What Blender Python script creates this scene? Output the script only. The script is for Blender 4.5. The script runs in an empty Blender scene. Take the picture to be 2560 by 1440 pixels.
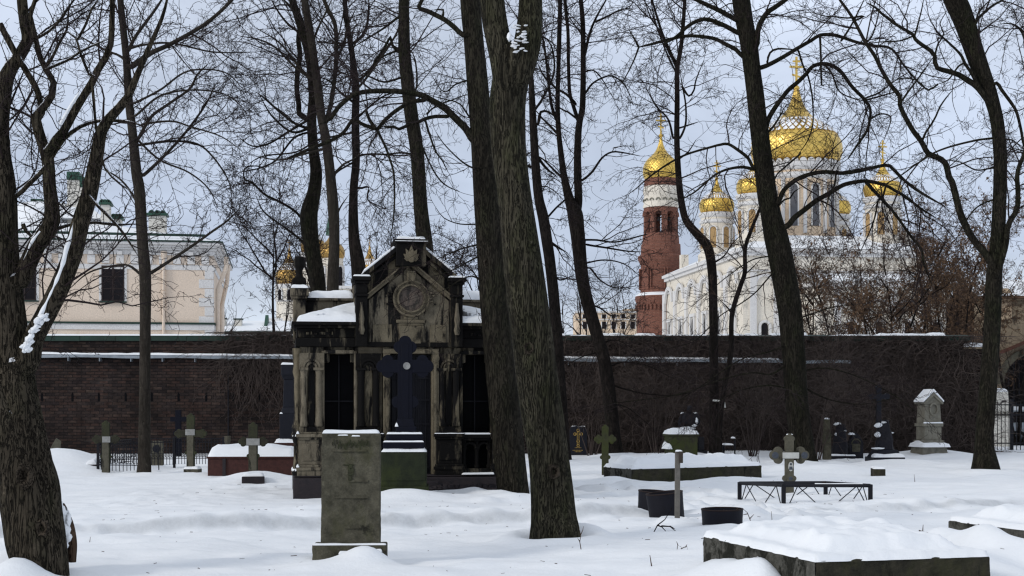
import bpy, math, random
import numpy as np
from mathutils import Vector, Matrix
F = 50.0/36.0*2560.0
H = 1.6
HY = 1010.0
PI = math.pi
SC = bpy.context.scene
COL = SC.collection
rng = np.random.default_rng(7)
random.seed(7)

def at(px, py, Y):
    return np.array([(px-1280.0)/F*Y, Y, H+(HY-py)/F*Y])

# ------------------------------------------------------------------ noise
def _h(ix, iy, s):
    n = (ix*374761393 + iy*668265263 + s*974634777) & 0xffffffff
    n = ((n ^ (n >> 13))*1274126177) & 0xffffffff
    return ((n ^ (n >> 16)) & 0xffff)/65535.0
def vnoise(x, y, s=0):
    x = np.asarray(x, float); y = np.asarray(y, float)
    ix = np.floor(x).astype(np.int64); iy = np.floor(y).astype(np.int64)
    fx = x-ix; fy = y-iy
    fx = fx*fx*fx*(fx*(fx*6-15)+10); fy = fy*fy*fy*(fy*(fy*6-15)+10)
    a = _h(ix, iy, s); b = _h(ix+1, iy, s); c = _h(ix, iy+1, s); d = _h(ix+1, iy+1, s)
    return (a*(1-fx)+b*fx)*(1-fy)+(c*(1-fx)+d*fx)*fy
def fbm(x, y, s=0, o=3):
    v = 0; a = .5; t = 0
    for k in range(o):
        v = v+a*vnoise(np.asarray(x)*2**k+k*13.7, np.asarray(y)*2**k-k*7.1, s+k); t += a; a *= .5
    return v/t

# ------------------------------------------------------------------ objects
def tag(o, label=None, cat=None, group=None, kind=None):
    if label: o['label'] = label
    if cat: o['category'] = cat
    if group: o['group'] = group
    if kind: o['kind'] = kind
    return o
def thing(name, label, cat, loc=(0, 0, 0), rz=0.0, group=None, tilt=(0, 0)):
    o = bpy.data.objects.new(name, None); COL.objects.link(o)
    o.empty_display_size = .2
    o.location = tuple(float(a) for a in loc); o.rotation_euler = (tilt[0], tilt[1], rz)
    return tag(o, label, cat, group)
def np_obj(name, V, polys, m, parent=None, smooth=True, loc=None):
    """V (n,3); polys list of (k-array) index arrays of one size each"""
    me = bpy.data.meshes.new(name)
    V = np.asarray(V, np.float32)
    me.vertices.add(len(V)); me.vertices.foreach_set('co', V.ravel())
    tot = []; idx = []
    for q in polys:
        if len(q) == 0: continue
        tot.append(np.full(len(q), q.shape[1], np.int32)); idx.append(q.ravel())
    tot = np.concatenate(tot); idx = np.concatenate(idx).astype(np.int32)
    me.loops.add(len(idx)); me.loops.foreach_set('vertex_index', idx)
    me.polygons.add(len(tot))
    st = np.concatenate([[0], np.cumsum(tot)[:-1]]).astype(np.int32)
    me.polygons.foreach_set('loop_start', st)
    try: me.polygons.foreach_set('loop_total', tot)
    except Exception: pass
    me.polygons.foreach_set('use_smooth', np.full(len(tot), smooth))
    me.update(calc_edges=True); me.validate()
    if m: me.materials.append(m)
    o = bpy.data.objects.new(name, me); COL.objects.link(o)
    if parent: o.parent = parent
    if loc is not None: o.location = tuple(float(a) for a in loc)
    return o

class MB:
    def __init__(s): s.v = []; s.f = []
    def add(s, vs, fs):
        o = len(s.v); s.v += [tuple(map(float, v)) for v in vs]; s.f += [tuple(i+o for i in f) for f in fs]; return s
    def box(s, x0, x1, y0, y1, z0, z1):
        return s.add([(x0,y0,z0),(x1,y0,z0),(x1,y1,z0),(x0,y1,z0),(x0,y0,z1),(x1,y0,z1),(x1,y1,z1),(x0,y1,z1)],
              [(3,2,1,0),(4,5,6,7),(0,1,5,4),(1,2,6,5),(2,3,7,6),(3,0,4,7)])
    def taper(s, cx, cy, z0, z1, w0, d0, w1, d1):
        a = lambda w, d, z: [(cx-w/2,cy-d/2,z),(cx+w/2,cy-d/2,z),(cx+w/2,cy+d/2,z),(cx-w/2,cy+d/2,z)]
        return s.add(a(w0,d0,z0)+a(w1,d1,z1), [(3,2,1,0),(4,5,6,7),(0,1,5,4),(1,2,6,5),(2,3,7,6),(3,0,4,7)])
    def prism(s, pts, y0, y1):            # outline in XZ (counter-clockwise seen from -Y), extruded along Y
        n = len(pts)
        return s.add([(x,y0,z) for x,z in pts]+[(x,y1,z) for x,z in pts],
            [tuple(range(n)), tuple(range(2*n-1,n-1,-1))]+[(i,i+n,(i+1)%n+n,(i+1)%n) for i in range(n)])
    def prismx(s, pts, x0, x1):           # outline in YZ extruded along X
        n = len(pts)
        return s.add([(x0,y,z) for y,z in pts]+[(x1,y,z) for y,z in pts],
            [tuple(range(n-1,-1,-1)), tuple(range(n,2*n))]+[(i,(i+1)%n,(i+1)%n+n,i+n) for i in range(n)])
    def slab(s, pts, z0, z1):             # outline in XY extruded up
        n = len(pts)
        return s.add([(x,y,z0) for x,y in pts]+[(x,y,z1) for x,y in pts],
            [tuple(range(n-1,-1,-1)), tuple(range(n,2*n))]+[(i,(i+1)%n,(i+1)%n+n,i+n) for i in range(n)])
    def lathe(s, prof, cx=0, cy=0, n=24, rot=0.0, cap=True):
        vs = []; fs = []
        for r, z in prof:
            for k in range(n):
                a = 2*PI*k/n+rot; vs.append((cx+r*math.cos(a), cy+r*math.sin(a), z))
        for i in range(len(prof)-1):
            for k in range(n):
                k2 = (k+1)%n; fs.append((i*n+k, i*n+k2, (i+1)*n+k2, (i+1)*n+k))
        if cap:
            if prof[0][0] > 1e-4: fs.append(tuple(range(n-1,-1,-1)))
            if prof[-1][0] > 1e-4: fs.append(tuple((len(prof)-1)*n+k for k in range(n)))
        return s.add(vs, fs)
    def disc(s, cx, cz, r, y0, y1, n=20):
        return s.prism([(cx+r*math.cos(2*PI*k/n), cz+r*math.sin(2*PI*k/n)) for k in range(n)], y0, y1)
    def arc(s, cx, cz, r0, r1, y0, y1, a0=0.0, a1=PI, n=14):   # arch ring in the XZ plane
        for k in range(n):
            t0 = a0+(a1-a0)*k/n; t1 = a0+(a1-a0)*(k+1)/n
            s.prism([(cx+r0*math.cos(t0),cz+r0*math.sin(t0)),(cx+r1*math.cos(t0),cz+r1*math.sin(t0)),
                     (cx+r1*math.cos(t1),cz+r1*math.sin(t1)),(cx+r0*math.cos(t1),cz+r0*math.sin(t1))], y0, y1)
        return s
    def tube(s, pts, r, n=6):
        pts = [Vector(p) for p in pts]
        rs = r if isinstance(r, (list, tuple)) else [r]*len(pts)
        vs = []; fs = []
        for i, p in enumerate(pts):
            t = (pts[min(i+1,len(pts)-1)]-pts[max(i-1,0)]).normalized()
            ref = Vector((0,0,1)) if abs(t.z) < .8 else Vector((0,1,0))
            a = t.cross(ref).normalized(); b = t.cross(a)
            for k in range(n):
                an = 2*PI*k/n; q = p+a*(math.cos(an)*rs[i])+b*(math.sin(an)*rs[i]); vs.append(q[:])
        for i in range(len(pts)-1):
            for k in range(n):
                k2 = (k+1)%n; fs.append((i*n+k, i*n+k2, (i+1)*n+k2, (i+1)*n+k))
        fs.append(tuple(range(n-1,-1,-1))); fs.append(tuple((len(pts)-1)*n+k for k in range(n)))
        return s.add(vs, fs)
    def build(s, name, m, parent=None, smooth=False, bevel=0.0, loc=None, seg=2):
        me = bpy.data.meshes.new(name); me.from_pydata(s.v, [], s.f); me.update()
        if m: me.materials.append(m)
        o = bpy.data.objects.new(name, me); COL.objects.link(o)
        if parent: o.parent = parent
        if loc is not None: o.location = tuple(float(a) for a in loc)
        if smooth:
            me.polygons.foreach_set('use_smooth', [True]*len(me.polygons))
            try: me.set_sharp_from_angle(angle=math.radians(40))
            except Exception: pass
        if bevel:
            b = o.modifiers.new('bevel', 'BEVEL'); b.width = bevel; b.segments = seg; b.limit_method = 'ANGLE'; b.angle_limit = math.radians(40)
        return o

def snow_pad(x0, x1, y0, y1, z, h, seed=0, step=None, parent=None, name='snow_cap', mound=0.0, loc=None, rough=.35, foot=.6, z_of=None, m=None):
    """a heap of snow lying on a rectangular top; rounded rim, uneven crest, closed at its foot"""
    w = x1-x0; d = y1-y0
    st = step or max(.012, min(w, d)/10)
    nx = int(min(90, max(6, w/st))); ny = int(min(60, max(5, d/st)))
    gx = (1-np.cos(np.linspace(0, PI, nx+1)))/2*.5+np.linspace(0,1,nx+1)*.5
    gy = (1-np.cos(np.linspace(0, PI, ny+1)))/2*.5+np.linspace(0,1,ny+1)*.5
    U, W = np.meshgrid(gx, gy)
    ex = np.minimum(U, 1-U)*w; ey = np.minimum(W, 1-W)*d
    e = np.minimum(ex, ey)
    prof = np.clip(e/(h*1.1), 0, 1); prof = np.sqrt(1-(1-prof)**2)
    nz = fbm(U*w/(.22+h)+seed*3.1, W*d/(.22+h)+seed*1.7, seed)
    Zt = z+h*prof*(1-rough+2*rough*nz)+mound*np.sin(PI*U)*np.sin(PI*W)
    wob = (fbm(U*w/.12+seed, W*d/.12, seed+5)-.5)*h*.5
    X = x0+U*w; Y = y0+W*d
    edge = (e < 1e-6)
    X = X+np.where(U < .01, -wob, 0)+np.where(U > .99, wob, 0)
    Y = Y+np.where(W < .01, -wob, 0)+np.where(W > .99, wob, 0)
    Zt = np.where(edge, z+.002, Zt)
    if z_of is not None: Zt = Zt+z_of(X, Y)
    n1 = nx+1
    V = np.stack([X.ravel(), Y.ravel(), Zt.ravel()], 1)
    i, j = np.meshgrid(np.arange(nx), np.arange(ny)); a = (j*n1+i).ravel()
    Q = np.stack([a, a+1, a+1+n1, a+n1], 1)
    return np_obj(name, V, [Q], m or M['snow'], parent, True, loc)

# ------------------------------------------------------------------ materials
M = {}
class NT:
    def __init__(s, name):
        s.m = bpy.data.materials.new(name); s.m.use_nodes = True
        s.t = s.m.node_tree; s.b = s.t.nodes['Principled BSDF']; s.tc = s.n('ShaderNodeTexCoord')
    def n(s, ty, **kw):
        x = s.t.nodes.new(ty)
        for k, v in kw.items(): setattr(x, k, v)
        return x
    def l(s, a, b): s.t.links.new(a, b)
    def mapping(s, scale, src='Object', loc=(0,0,0), rot=(0,0,0)):
        mp = s.n('ShaderNodeMapping'); mp.inputs['Scale'].default_value = scale; mp.inputs['Location'].default_value = loc
        mp.inputs['Rotation'].default_value = rot
        s.l(s.tc.outputs[src], mp.inputs['Vector']); return mp.outputs[0]
    def noise(s, vec, scale, detail=4, rough=.6, dist=0):
        x = s.n('ShaderNodeTexNoise'); x.inputs['Scale'].default_value = scale; x.inputs['Detail'].default_value = detail
        x.inputs['Roughness'].default_value = rough; x.inputs['Distortion'].default_value = dist
        s.l(vec, x.inputs['Vector']); return x.outputs['Fac']
    def ramp(s, fac, stops, interp='LINEAR'):
        r = s.n('ShaderNodeValToRGB'); r.color_ramp.interpolation = interp
        e = r.color_ramp.elements
        while len(e) < len(stops): e.new(.5)
        for el, (p, c) in zip(e, stops):
            el.position = p; el.color = (c, c, c, 1) if not isinstance(c, (tuple, list)) else (*c, 1)
        s.l(fac, r.inputs[0]); return r.outputs[0]
    def mix(s, fac, a, b, mode='MIX'):
        x = s.n('ShaderNodeMix', data_type='RGBA', blend_type=mode)
        for k, v in ((6, a), (7, b)):
            if isinstance(v, (tuple, list)): x.inputs[k].default_value = (*v[:3], 1)
            else: s.l(v, x.inputs[k])
        if isinstance(fac, (int, float)): x.inputs[0].default_value = fac
        else: s.l(fac, x.inputs[0])
        return x.outputs[2]
    def math(s, op, a, b=None, clamp=False):
        x = s.n('ShaderNodeMath', operation=op, use_clamp=clamp)
        for k, v in ((0, a), (1, b)):
            if v is None: continue
            if isinstance(v, (int, float)): x.inputs[k].default_value = v
            else: s.l(v, x.inputs[k])
        return x.outputs[0]
    def bump(s, h, strength, dist=.02, prev=None):
        b = s.n('ShaderNodeBump'); b.inputs['Strength'].default_value = strength; b.inputs['Distance'].default_value = dist
        s.l(h, b.inputs['Height'])
        if prev is not None: s.l(prev, b.inputs['Normal'])
        return b.outputs[0]
    def done(s, col, rough=.8, normal=None, metal=0.0, spec=.3):
        if isinstance(col, (tuple, list)): s.b.inputs['Base Color'].default_value = (*col[:3], 1)
        else: s.l(col, s.b.inputs['Base Color'])
        if isinstance(rough, (int, float)): s.b.inputs['Roughness'].default_value = rough
        else: s.l(rough, s.b.inputs['Roughness'])
        s.b.inputs['Metallic'].default_value = metal
        s.b.inputs['Specular IOR Level'].default_value = spec
        if normal is not None: s.l(normal, s.b.inputs['Normal'])
        return s.m

def stone(key, c1, c2, scale=6, bump=.35, soot=None, soot_amt=.5, soot_scale=(1.6,1.6,.55), moss=None, moss_amt=.5, rough=.9, fine=60, spec=.10):
    t = NT(key); v = t.mapping((1,1,1))
    c = t.mix(t.ramp(t.noise(v, scale, 6), [(.3,0.),(.7,1.)]), c1, c2)
    f = t.noise(v, fine, 3, .7)
    c = t.mix(.55, c, t.ramp(f, [(.3,.45),(.7,1.)]), 'MULTIPLY')
    if moss:
        mk = t.ramp(t.noise(t.mapping((1,1,.7), loc=(3,1,9)), 2.6, 6, .7), [(1-moss_amt-.12,0.),(1-moss_amt+.12,1.)])
        c = t.mix(mk, c, moss)
    if soot:
        k = t.noise(t.mapping(soot_scale, loc=(5,2,1)), 2.1, 7, .68, .4)
        mk = t.ramp(k, [(max(0,.84-.6*soot_amt-.035),0.),(min(1,.84-.6*soot_amt+.045),1.)])
        c = t.mix(mk, c, soot)
    nb = t.bump(t.noise(v, scale*2.5, 8, .7), bump, .03)
    nb = t.bump(f, bump*.6, .006, nb)
    M[key] = t.done(c, rough, nb, 0, spec); return M[key]

def plain(key, c, rough=.7, metal=0, spec=.3, var=.25, scale=5, bump=.1):
    t = NT(key); v = t.mapping((1,1,1))
    n = t.noise(v, scale, 6, .65)
    col = t.mix(1.0, c, t.ramp(n, [(.25,1-var),(.75,1+var*.4)]), 'MULTIPLY')
    nb = t.bump(t.noise(v, scale*9, 5, .7), bump, .01)
    M[key] = t.done(col, t.ramp(n, [(.2,max(.05,rough-.12)),(.8,min(1,rough+.12))]), nb, metal, spec); return M[key]

def make_snow(key='snow', packed_shade=False):
    t = NT(key); v = t.mapping((1,1,1))
    n1 = t.noise(v, 1.3, 5, .55); n2 = t.noise(v, 14, 5, .6); n3 = t.noise(v, 120, 2, .6)
    c = t.mix(t.ramp(n1, [(.3,0.),(.7,1.)]), (.775,.800,.830), (.83,.845,.865))
    if packed_shade:      # track bank's shade painted as darker snow; trodden, grimy snow in the trampled patches
        a = t.n('ShaderNodeAttribute', attribute_name='packed_shade')
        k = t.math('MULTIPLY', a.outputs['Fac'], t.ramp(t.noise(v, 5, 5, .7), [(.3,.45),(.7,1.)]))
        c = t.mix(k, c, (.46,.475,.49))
    nb = t.bump(n2, .3, .03); nb = t.bump(n3, .25, .005, nb)
    M[key] = t.done(c, .75, nb, 0, .25)
make_snow('snow_trodden_shade', True)
make_snow()

def bark(key, c1, c2, moss, moss_amt=.35, fis=26, snow=0.0, bump=.9, st=.13, ck=.35):
    t = NT(key)
    v = t.mapping((1,1,st)); w = t.mapping((1,1,1))
    n = t.noise(v, fis*.62, 4, .6, 1.1)
    rid = t.math('ABSOLUTE', t.math('SUBTRACT', n, .5))
    crack = t.ramp(rid, [(.0,0.),(.055,1.)])
    n0 = t.noise(t.mapping((1,1,.35)), 2.6, 6, .7)
    c = t.mix(t.ramp(t.noise(w, 16, 6, .7), [(.3,0.),(.7,1.)]), tuple(.62*x for x in c2), c2)
    mk = t.ramp(t.noise(t.mapping((1,1,.45), loc=(2,7,3)), 2.4, 6, .7), [(1-moss_amt-.1,0.),(1-moss_amt+.18,.85)])
    c = t.mix(mk, c, moss)
    c = t.mix(t.math('MAXIMUM', crack, ck), c1, c)
    c = t.mix(.75, c, t.ramp(n0, [(.30,.28),(.70,1.18)]), 'MULTIPLY')
    lk = t.ramp(t.noise(t.mapping((1,1,.8), loc=(9,4,1)), 7, 6, .75), [(.60,0.),(.68,.55)])
    c = t.mix(t.math('MULTIPLY', lk, crack), c, tuple(min(1,2.1*x) for x in c2))
    nb = t.bump(crack, bump, .05); nb = t.bump(t.noise(w, 60, 5, .7), .5, .010, nb)
    if snow:
        g = t.n('ShaderNodeNewGeometry'); sp = t.n('ShaderNodeSeparateXYZ'); t.l(g.outputs['Normal'], sp.inputs[0])
        s = t.math('ADD', sp.outputs[2], t.math('MULTIPLY', t.noise(w, 9, 5, .65), .8))
        c = t.mix(t.ramp(s, [(1.02-snow*.4,0.),(1.07-snow*.4,1.)]), c, (.82,.84,.88))
    M[key] = t.done(c, .95, nb, 0, .1)
bark('bark_oak', (.008,.007,.005), (.070,.058,.042), (.032,.036,.016), .42, 50, .42, 1.0, .10, .30)
bark('bark_fore', (.008,.0075,.006), (.070,.062,.043), (.034,.040,.014), .46, 62, 0, 1.0, .075, .38)
bark('bark_lime', (.007,.006,.005), (.036,.031,.023), (.020,.024,.010), .45, 40, .0, .8)
bark('bark_dark', (.006,.005,.0045), (.029,.023,.020), (.017,.020,.010), .36, 34, .0, .7)
bark('bark_scar', (.010,.008,.006), (.075,.060,.044), (.030,.032,.016), .25, 30, 0, .8, .5)
bark('bark_grey', (.024,.020,.016), (.052,.044,.036), (.030,.030,.018), .38, 20, .0, .4)
plain('twig', (.022,.015,.015), .85, 0, .15, .35, 3, 0)
plain('twig_far', (.045,.033,.030), .85, 0, .15, .35, 3, 0)
plain('twig_brown', (.075,.048,.034), .85, 0, .15, .35, 3, 0)
plain('vine_pale', (.135,.108,.096), .9, 0, .1, .5, 2, 0)
plain('vine', (.074,.058,.052), .9, 0, .1, .5, 2, 0)
plain('leaf_dry', (.150,.092,.055), .8, 0, .15, .5, 1.2, 0)

stone('sand_pale', (.215,.185,.135), (.125,.107,.078), 5, .4, (.010,.0095,.0095), .53, (2.0,2.0,.32))
stone('sand_clean', (.205,.175,.122), (.13,.11,.076), 6, .4, (.02,.018,.015), .44)
stone('sand_mid', (.22,.185,.125), (.13,.11,.075), 5, .4, (.009,.0085,.0085), .63, (2.0,2.0,.35))
stone('sand_soot', (.11,.094,.065), (.060,.052,.040), 5, .45, (.0075,.0070,.0068), .74, (2.2,2.2,.4))
stone('marble_rose', (.16,.125,.105), (.12,.10,.085), 5, .35, (.05,.045,.04), .5)
stone('granite_dark', (.028,.026,.030), (.045,.036,.038), 12, .2, fine=90, rough=.6)
stone('lime_grey', (.135,.125,.092), (.052,.049,.036), 9, .9, (.022,.021,.016), .36, (1.2,1.2,.9), moss=(.066,.066,.034), moss_amt=.36, fine=48)
stone('lime_moss', (.060,.060,.038), (.035,.036,.024), 7, .6, moss=(.046,.054,.018), moss_amt=.5)
stone('kerb_stone', (.135,.130,.115), (.060,.060,.050), 14, .8, (.018,.018,.014), .55, (2,2,1.5), fine=55)
stone('kerb_moss', (.058,.052,.037), (.024,.023,.018), 8, .8, (.012,.012,.009), .42, (2.5,2.5,.9), moss=(.042,.043,.020), moss_amt=.40, fine=50)
stone('red_granite', (.085,.036,.031), (.048,.023,.021), 16, .25, fine=110, rough=.55)
stone('black_granite', (.008,.009,.015), (.012,.013,.020), 10, .08, fine=110, rough=.5, spec=.2)
stone('black_rough', (.012,.012,.017), (.028,.027,.032), 10, .6, rough=.6)
stone('green_granite', (.026,.032,.017), (.016,.020,.012), 9, .2, moss=(.034,.042,.014), moss_amt=.4, rough=.6)
stone('cross_dark', (.048,.045,.034), (.028,.027,.021), 9, .5, moss=(.045,.05,.026), moss_amt=.45)
stone('cross_stone', (.135,.125,.095), (.085,.080,.060), 9, .5, (.022,.022,.018), .42, fine=70)
stone('marble_grey', (.27,.255,.21), (.16,.15,.12), 6, .3, (.10,.10,.085), .34)
stone('plaster_white', (.78,.75,.68), (.70,.67,.60), 1.2, .1, fine=20)
stone('plaster_church', (.86,.80,.70), (.78,.71,.60), .5, .1, (.42,.39,.34), .42, (.6,.6,.25), fine=8)
stone('plaster_ochre2', (.80,.64,.47), (.74,.57,.41), .8, .08, fine=10)
stone('plaster_cream', (.84,.70,.57), (.78,.64,.515), .6, .06, (.60,.48,.37), .30, (.8,.8,.2), fine=18)
stone('plaster_ochre', (.58,.44,.30), (.50,.38,.26), .8, .1, fine=14)
stone('arch_stone', (.34,.27,.19), (.24,.19,.13), 1.0, .3, (.07,.06,.05), .35, (1,1,.4), fine=12)
stone('arch_dark', (.16,.10,.07), (.11,.07,.05), 1.5, .2, fine=10)
stone('trim_white', (.78,.765,.75), (.71,.695,.68), 1.4, .08, fine=20)
plain('green_metal', (.020,.075,.048), .5, .0, .4, .4, 2)
plain('green_dark', (.018,.045,.033), .6, 0, .3, .5, 2)
plain('steel', (.26,.29,.32), .45, .6, .4, .3, 3)
plain('iron', (.007,.007,.011), .6, .1, .25, .4, 8)
plain('iron_blue', (.0052,.0060,.0115), .65, .0, .10, .3, 8)
plain('rust', (.024,.014,.012), .8, 0, .2, .5, 14)
plain('bin_black', (.008,.008,.013), .6, 0, .15, .5, 7, .3)
plain('wood_grey', (.155,.145,.130), .8, 0, .2, .4, 18, .3)
plain('wood_dark', (.055,.045,.038), .8, 0, .2, .4, 10, .3)
plain('glass_dark', (.010,.008,.010), .25, 0, .12, .3, 2, 0)
plain('window_frame', (.022,.012,.011), .5, 0, .3, .2)
plain('dark_void', (.006,.006,.007), .9, 0, .05, .3)
plain('enamel_grey', (.27,.27,.26), .5, 0, .3, .4, 9)
plain('enamel', (.50,.50,.47), .4, 0, .4, .25, 9)
plain('enamel_dark', (.06,.07,.09), .4, 0, .4, .6, 30)
plain('gold_leaf', (.55,.36,.10), .35, .85, .5, .2, 4)
plain('tile_red', (.115,.045,.032), .7, 0, .3, .4, 3)
plain('car_paint', (.42,.46,.50), .3, .1, .5, .1)
plain('glass_pale', (.10,.10,.11), .35, 0, .4, .3, 2, 0)
bark('stub_wood', (.03,.018,.012), (.105,.068,.046), (.05,.04,.025), .3, 40, .5, .8)
plain('tyre', (.012,.012,.012), .9)
plain('ochre_panel', (.40,.26,.12), .7, 0, .2, .2)

def brick(key, c1, c2, mortar, bw, bh, var=.5, axis='XZ', pale=None, soot=0.5):
    t = NT(key)
    sp = t.n('ShaderNodeSeparateXYZ'); t.l(t.tc.outputs['Object'], sp.inputs[0])
    cb = t.n('ShaderNodeCombineXYZ')
    if axis == 'XZ':
        t.l(sp.outputs[0], cb.inputs[0])
    else:
        an = t.math('MULTIPLY', t.math('ARCTAN2', sp.outputs[0], sp.outputs[1]), 3.0); t.l(an, cb.inputs[0])
    t.l(sp.outputs[2], cb.inputs[1])
    b = t.n('ShaderNodeTexBrick'); t.l(cb.outputs[0], b.inputs['Vector'])
    b.inputs['Color1'].default_value = (*c1,1); b.inputs['Color2'].default_value = (*c2,1); b.inputs['Mortar'].default_value = (*mortar,1)
    b.inputs['Scale'].default_value = 1; b.inputs['Brick Width'].default_value = bw; b.inputs['Row Height'].default_value = bh
    b.inputs['Mortar Size'].default_value = bh*.12; b.inputs['Bias'].default_value = -.1
    c = b.outputs['Color']
    w = t.mapping((1,1,1)); w0 = lambda: w
    if pale:
        b2 = t.n('ShaderNodeTexBrick'); t.l(cb.outputs[0], b2.inputs['Vector'])
        for q_,v_ in (('Color1',0.),('Color2',1.),('Mortar',.3)): b2.inputs[q_].default_value = (v_,v_,v_,1)
        for q_ in ('Scale','Brick Width','Row Height','Mortar Size'): b2.inputs[q_].default_value = b.inputs[q_].default_value
        wide = t.ramp(t.noise(w0(), .9, 4), [(.35,0.),(.62,1.)])
        c = t.mix(t.math('MULTIPLY', t.ramp(b2.outputs['Color'], [(.76,0.),(.84,1.)]), wide), c, pale)
        salt = t.ramp(t.noise(t.mapping((.5,1,2.2), loc=(4,0,7)), 1.3, 7, .72), [(.56,0.),(.72,.55)])
        c = t.mix(salt, c, (.085,.074,.068))
        c = t.mix(t.ramp(b2.outputs['Color'], [(.50,0.),(.66,.75)]), c, (.060,.034,.027))
        c = t.mix(t.ramp(b2.outputs['Color'], [(.16,.6),(.28,0.)]), c, (.016,.013,.015))
    if False:
        mp = t.n('ShaderNodeMapping'); mp.inputs['Scale'].default_value = (1/bw*.97,1/bh,1); t.l(cb.outputs[0], mp.inputs['Vector'])
        wn = t.n('ShaderNodeTexVoronoi', voronoi_dimensions='2D'); wn.inputs['Scale'].default_value = 1; t.l(mp.outputs[0], wn.inputs['Vector'])
        s2 = t.n('ShaderNodeSeparateColor'); t.l(wn.outputs['Color'], s2.inputs[0])
        c = t.mix(t.math('MULTIPLY', t.ramp(s2.outputs[0], [(.78,0.),(.86,1.)]), t.ramp(t.noise(w,.8,4), [(.35,.2),(.65,1.)])), c, pale)
    c = t.mix(soot, c, t.ramp(t.noise(w, .55, 6, .7), [(.3,.22),(.72,1.15)]), 'MULTIPLY')
    c = t.mix(.9, c, t.ramp(t.noise(t.mapping((1,1,2.6)), 6, 6, .75), [(.3,.25),(.7,1.35)]), 'MULTIPLY')
    nb = t.bump(b.outputs['Fac'], -.5, .015); nb = t.bump(t.noise(w, 30, 4, .7), .5, .012, nb)
    M[key] = t.done(c, .9, nb, 0, .15)
brick('brick_wall', (.058,.039,.033), (.029,.0225,.022), (.016,.013,.013), .29, .098, pale=(.17,.14,.115), soot=.95)
brick('brick_red', (.28,.120,.084), (.22,.090,.064), (.20,.115,.09), .5, .17, axis='A', soot=.3)

def gold(key, n, k, base=(.86,.55,.10)):
    t = NT(key); sp = t.n('ShaderNodeSeparateXYZ'); t.l(t.tc.outputs['Object'], sp.inputs[0])
    a = t.math('MULTIPLY', t.math('ARCTAN2', sp.outputs[0], sp.outputs[1]), n/(2*PI))
    z = t.math('MULTIPLY', sp.outputs[2], k)
    f1 = t.math('PINGPONG', t.math('ADD', a, z), .5); f2 = t.math('PINGPONG', t.math('SUBTRACT', a, z), .5)
    ln = t.math('MINIMUM', f1, f2)
    hgt = t.ramp(ln, [(.0,0.),(.22,1.)])
    v = t.mapping((1,1,1)); no = t.noise(v, 3, 4)
    c = t.mix(t.ramp(ln, [(.0,0.),(.10,1.)]), tuple(x*.42 for x in base), base)
    c = t.mix(.35, c, t.ramp(no, [(.3,.6),(.7,1.1)]), 'MULTIPLY')
    M[key] = t.done(c, t.ramp(no, [(.3,.28),(.7,.5)]), t.bump(hgt, .35, .06), 1.0, .5)
gold('gold_main', 36, 1.28, (.82,.56,.15)); gold('gold_small', 30, 2.2, (.84,.57,.14)); gold('gold_old', 30, 2.2, (.48,.30,.10))
# ------------------------------------------------------------------ snow ground
def gpos(px, py, z=0.0):
    Y = (H-z)*F/(py-HY); return ((px-1280)/F*Y, Y)
TRK = [gpos(-200,1352), gpos(190,1337), gpos(480,1327), gpos(800,1316), gpos(1100,1306), gpos(1330,1300), gpos(1700,1286), gpos(2100,1274), gpos(2450,1262), gpos(2900,1250)]
TRK2 = [gpos(1380,1235), gpos(1560,1222), gpos(1720,1232), gpos(1830,1268), gpos(2000,1300)]
WELLS = []
BUMPS = []      # x, y, sx, sy, h
def bump_px(px, py, wx, wy, h, z=0.0):
    X, Y = gpos(px, py, z); BUMPS.append((X, Y, wx, wy, h))
def seg_dist(X, Y, pl):
    d = np.full(np.shape(X), 1e9)
    for (x0,y0),(x1,y1) in zip(pl[:-1], pl[1:]):
        vx, vy = x1-x0, y1-y0; t = np.clip(((X-x0)*vx+(Y-y0)*vy)/(vx*vx+vy*vy), 0, 1)
        d = np.minimum(d, np.hypot(X-x0-t*vx, Y-y0-t*vy))
    return d
def ground(X, Y):
    X = np.asarray(X, float); Y = np.asarray(Y, float)
    z = (fbm(X*.22+3, Y*.22, 1, 3)-.5)*.16+(fbm(X*.8, Y*1.5, 4, 3)-.5)*.12
    near = np.clip((46-Y)/10, 0, 1)*np.clip((Y-6)/3, 0, 1)
    z = z*near
    z = z+(fbm(X*2.6, Y*3.6, 9, 2)-.5)*.034*near
    w = (fbm(X*.7, Y*.7, 21, 2)-.5)*.22
    d = seg_dist(X, Y+w, TRK)
    dy = Y+w-np.interp(X, [q[0] for q in TRK], [q[1] for q in TRK]); fadeT = np.exp(-(np.maximum(np.abs(X)-9,0)/4)**2)
    amp = np.where(X < 2.6, .150*np.clip((2.3-X)/.9,0,1), .105*np.clip((X-3.4)/.8,0,1))*(.75+.5*vnoise(X*.8, X*0+3, 5))
    z = z+fadeT*amp*(1/(1+np.exp(-np.clip(dy/.035,-40,40))))*np.exp(-(np.maximum(dy,0)/2.0)**2)-fadeT*.03*np.exp(-((dy+.35)/.3)**2)
    d2 = seg_dist(X, Y+w, TRK2)
    pit = np.clip((fbm(X*3.0, Y*3.0, 31, 2)-.5)*4, -1, 1)
    z = z+.085*pit*np.exp(-(d2/.85)**2)+.035*pit*np.exp(-(d/.7)**2)
    patch = np.clip((fbm(X*.35+9,Y*.35+2,51,2)-.52)*6,0,1)*near
    z = z+.024*pit*patch
    for tx,ty,tr in WELLS:
        r_ = np.hypot(X-tx,Y-ty); z = z-.09*np.exp(-(r_/(tr*1.25))**4)+.07*np.exp(-((r_-tr*2.1)/(tr*.7))**2)
    for bx, by, sx, sy, h in BUMPS:
        q = ((X-bx)/sx)**2+((Y-by)/sy)**2
        z = z+h*np.exp(-q)
    return z
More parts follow.
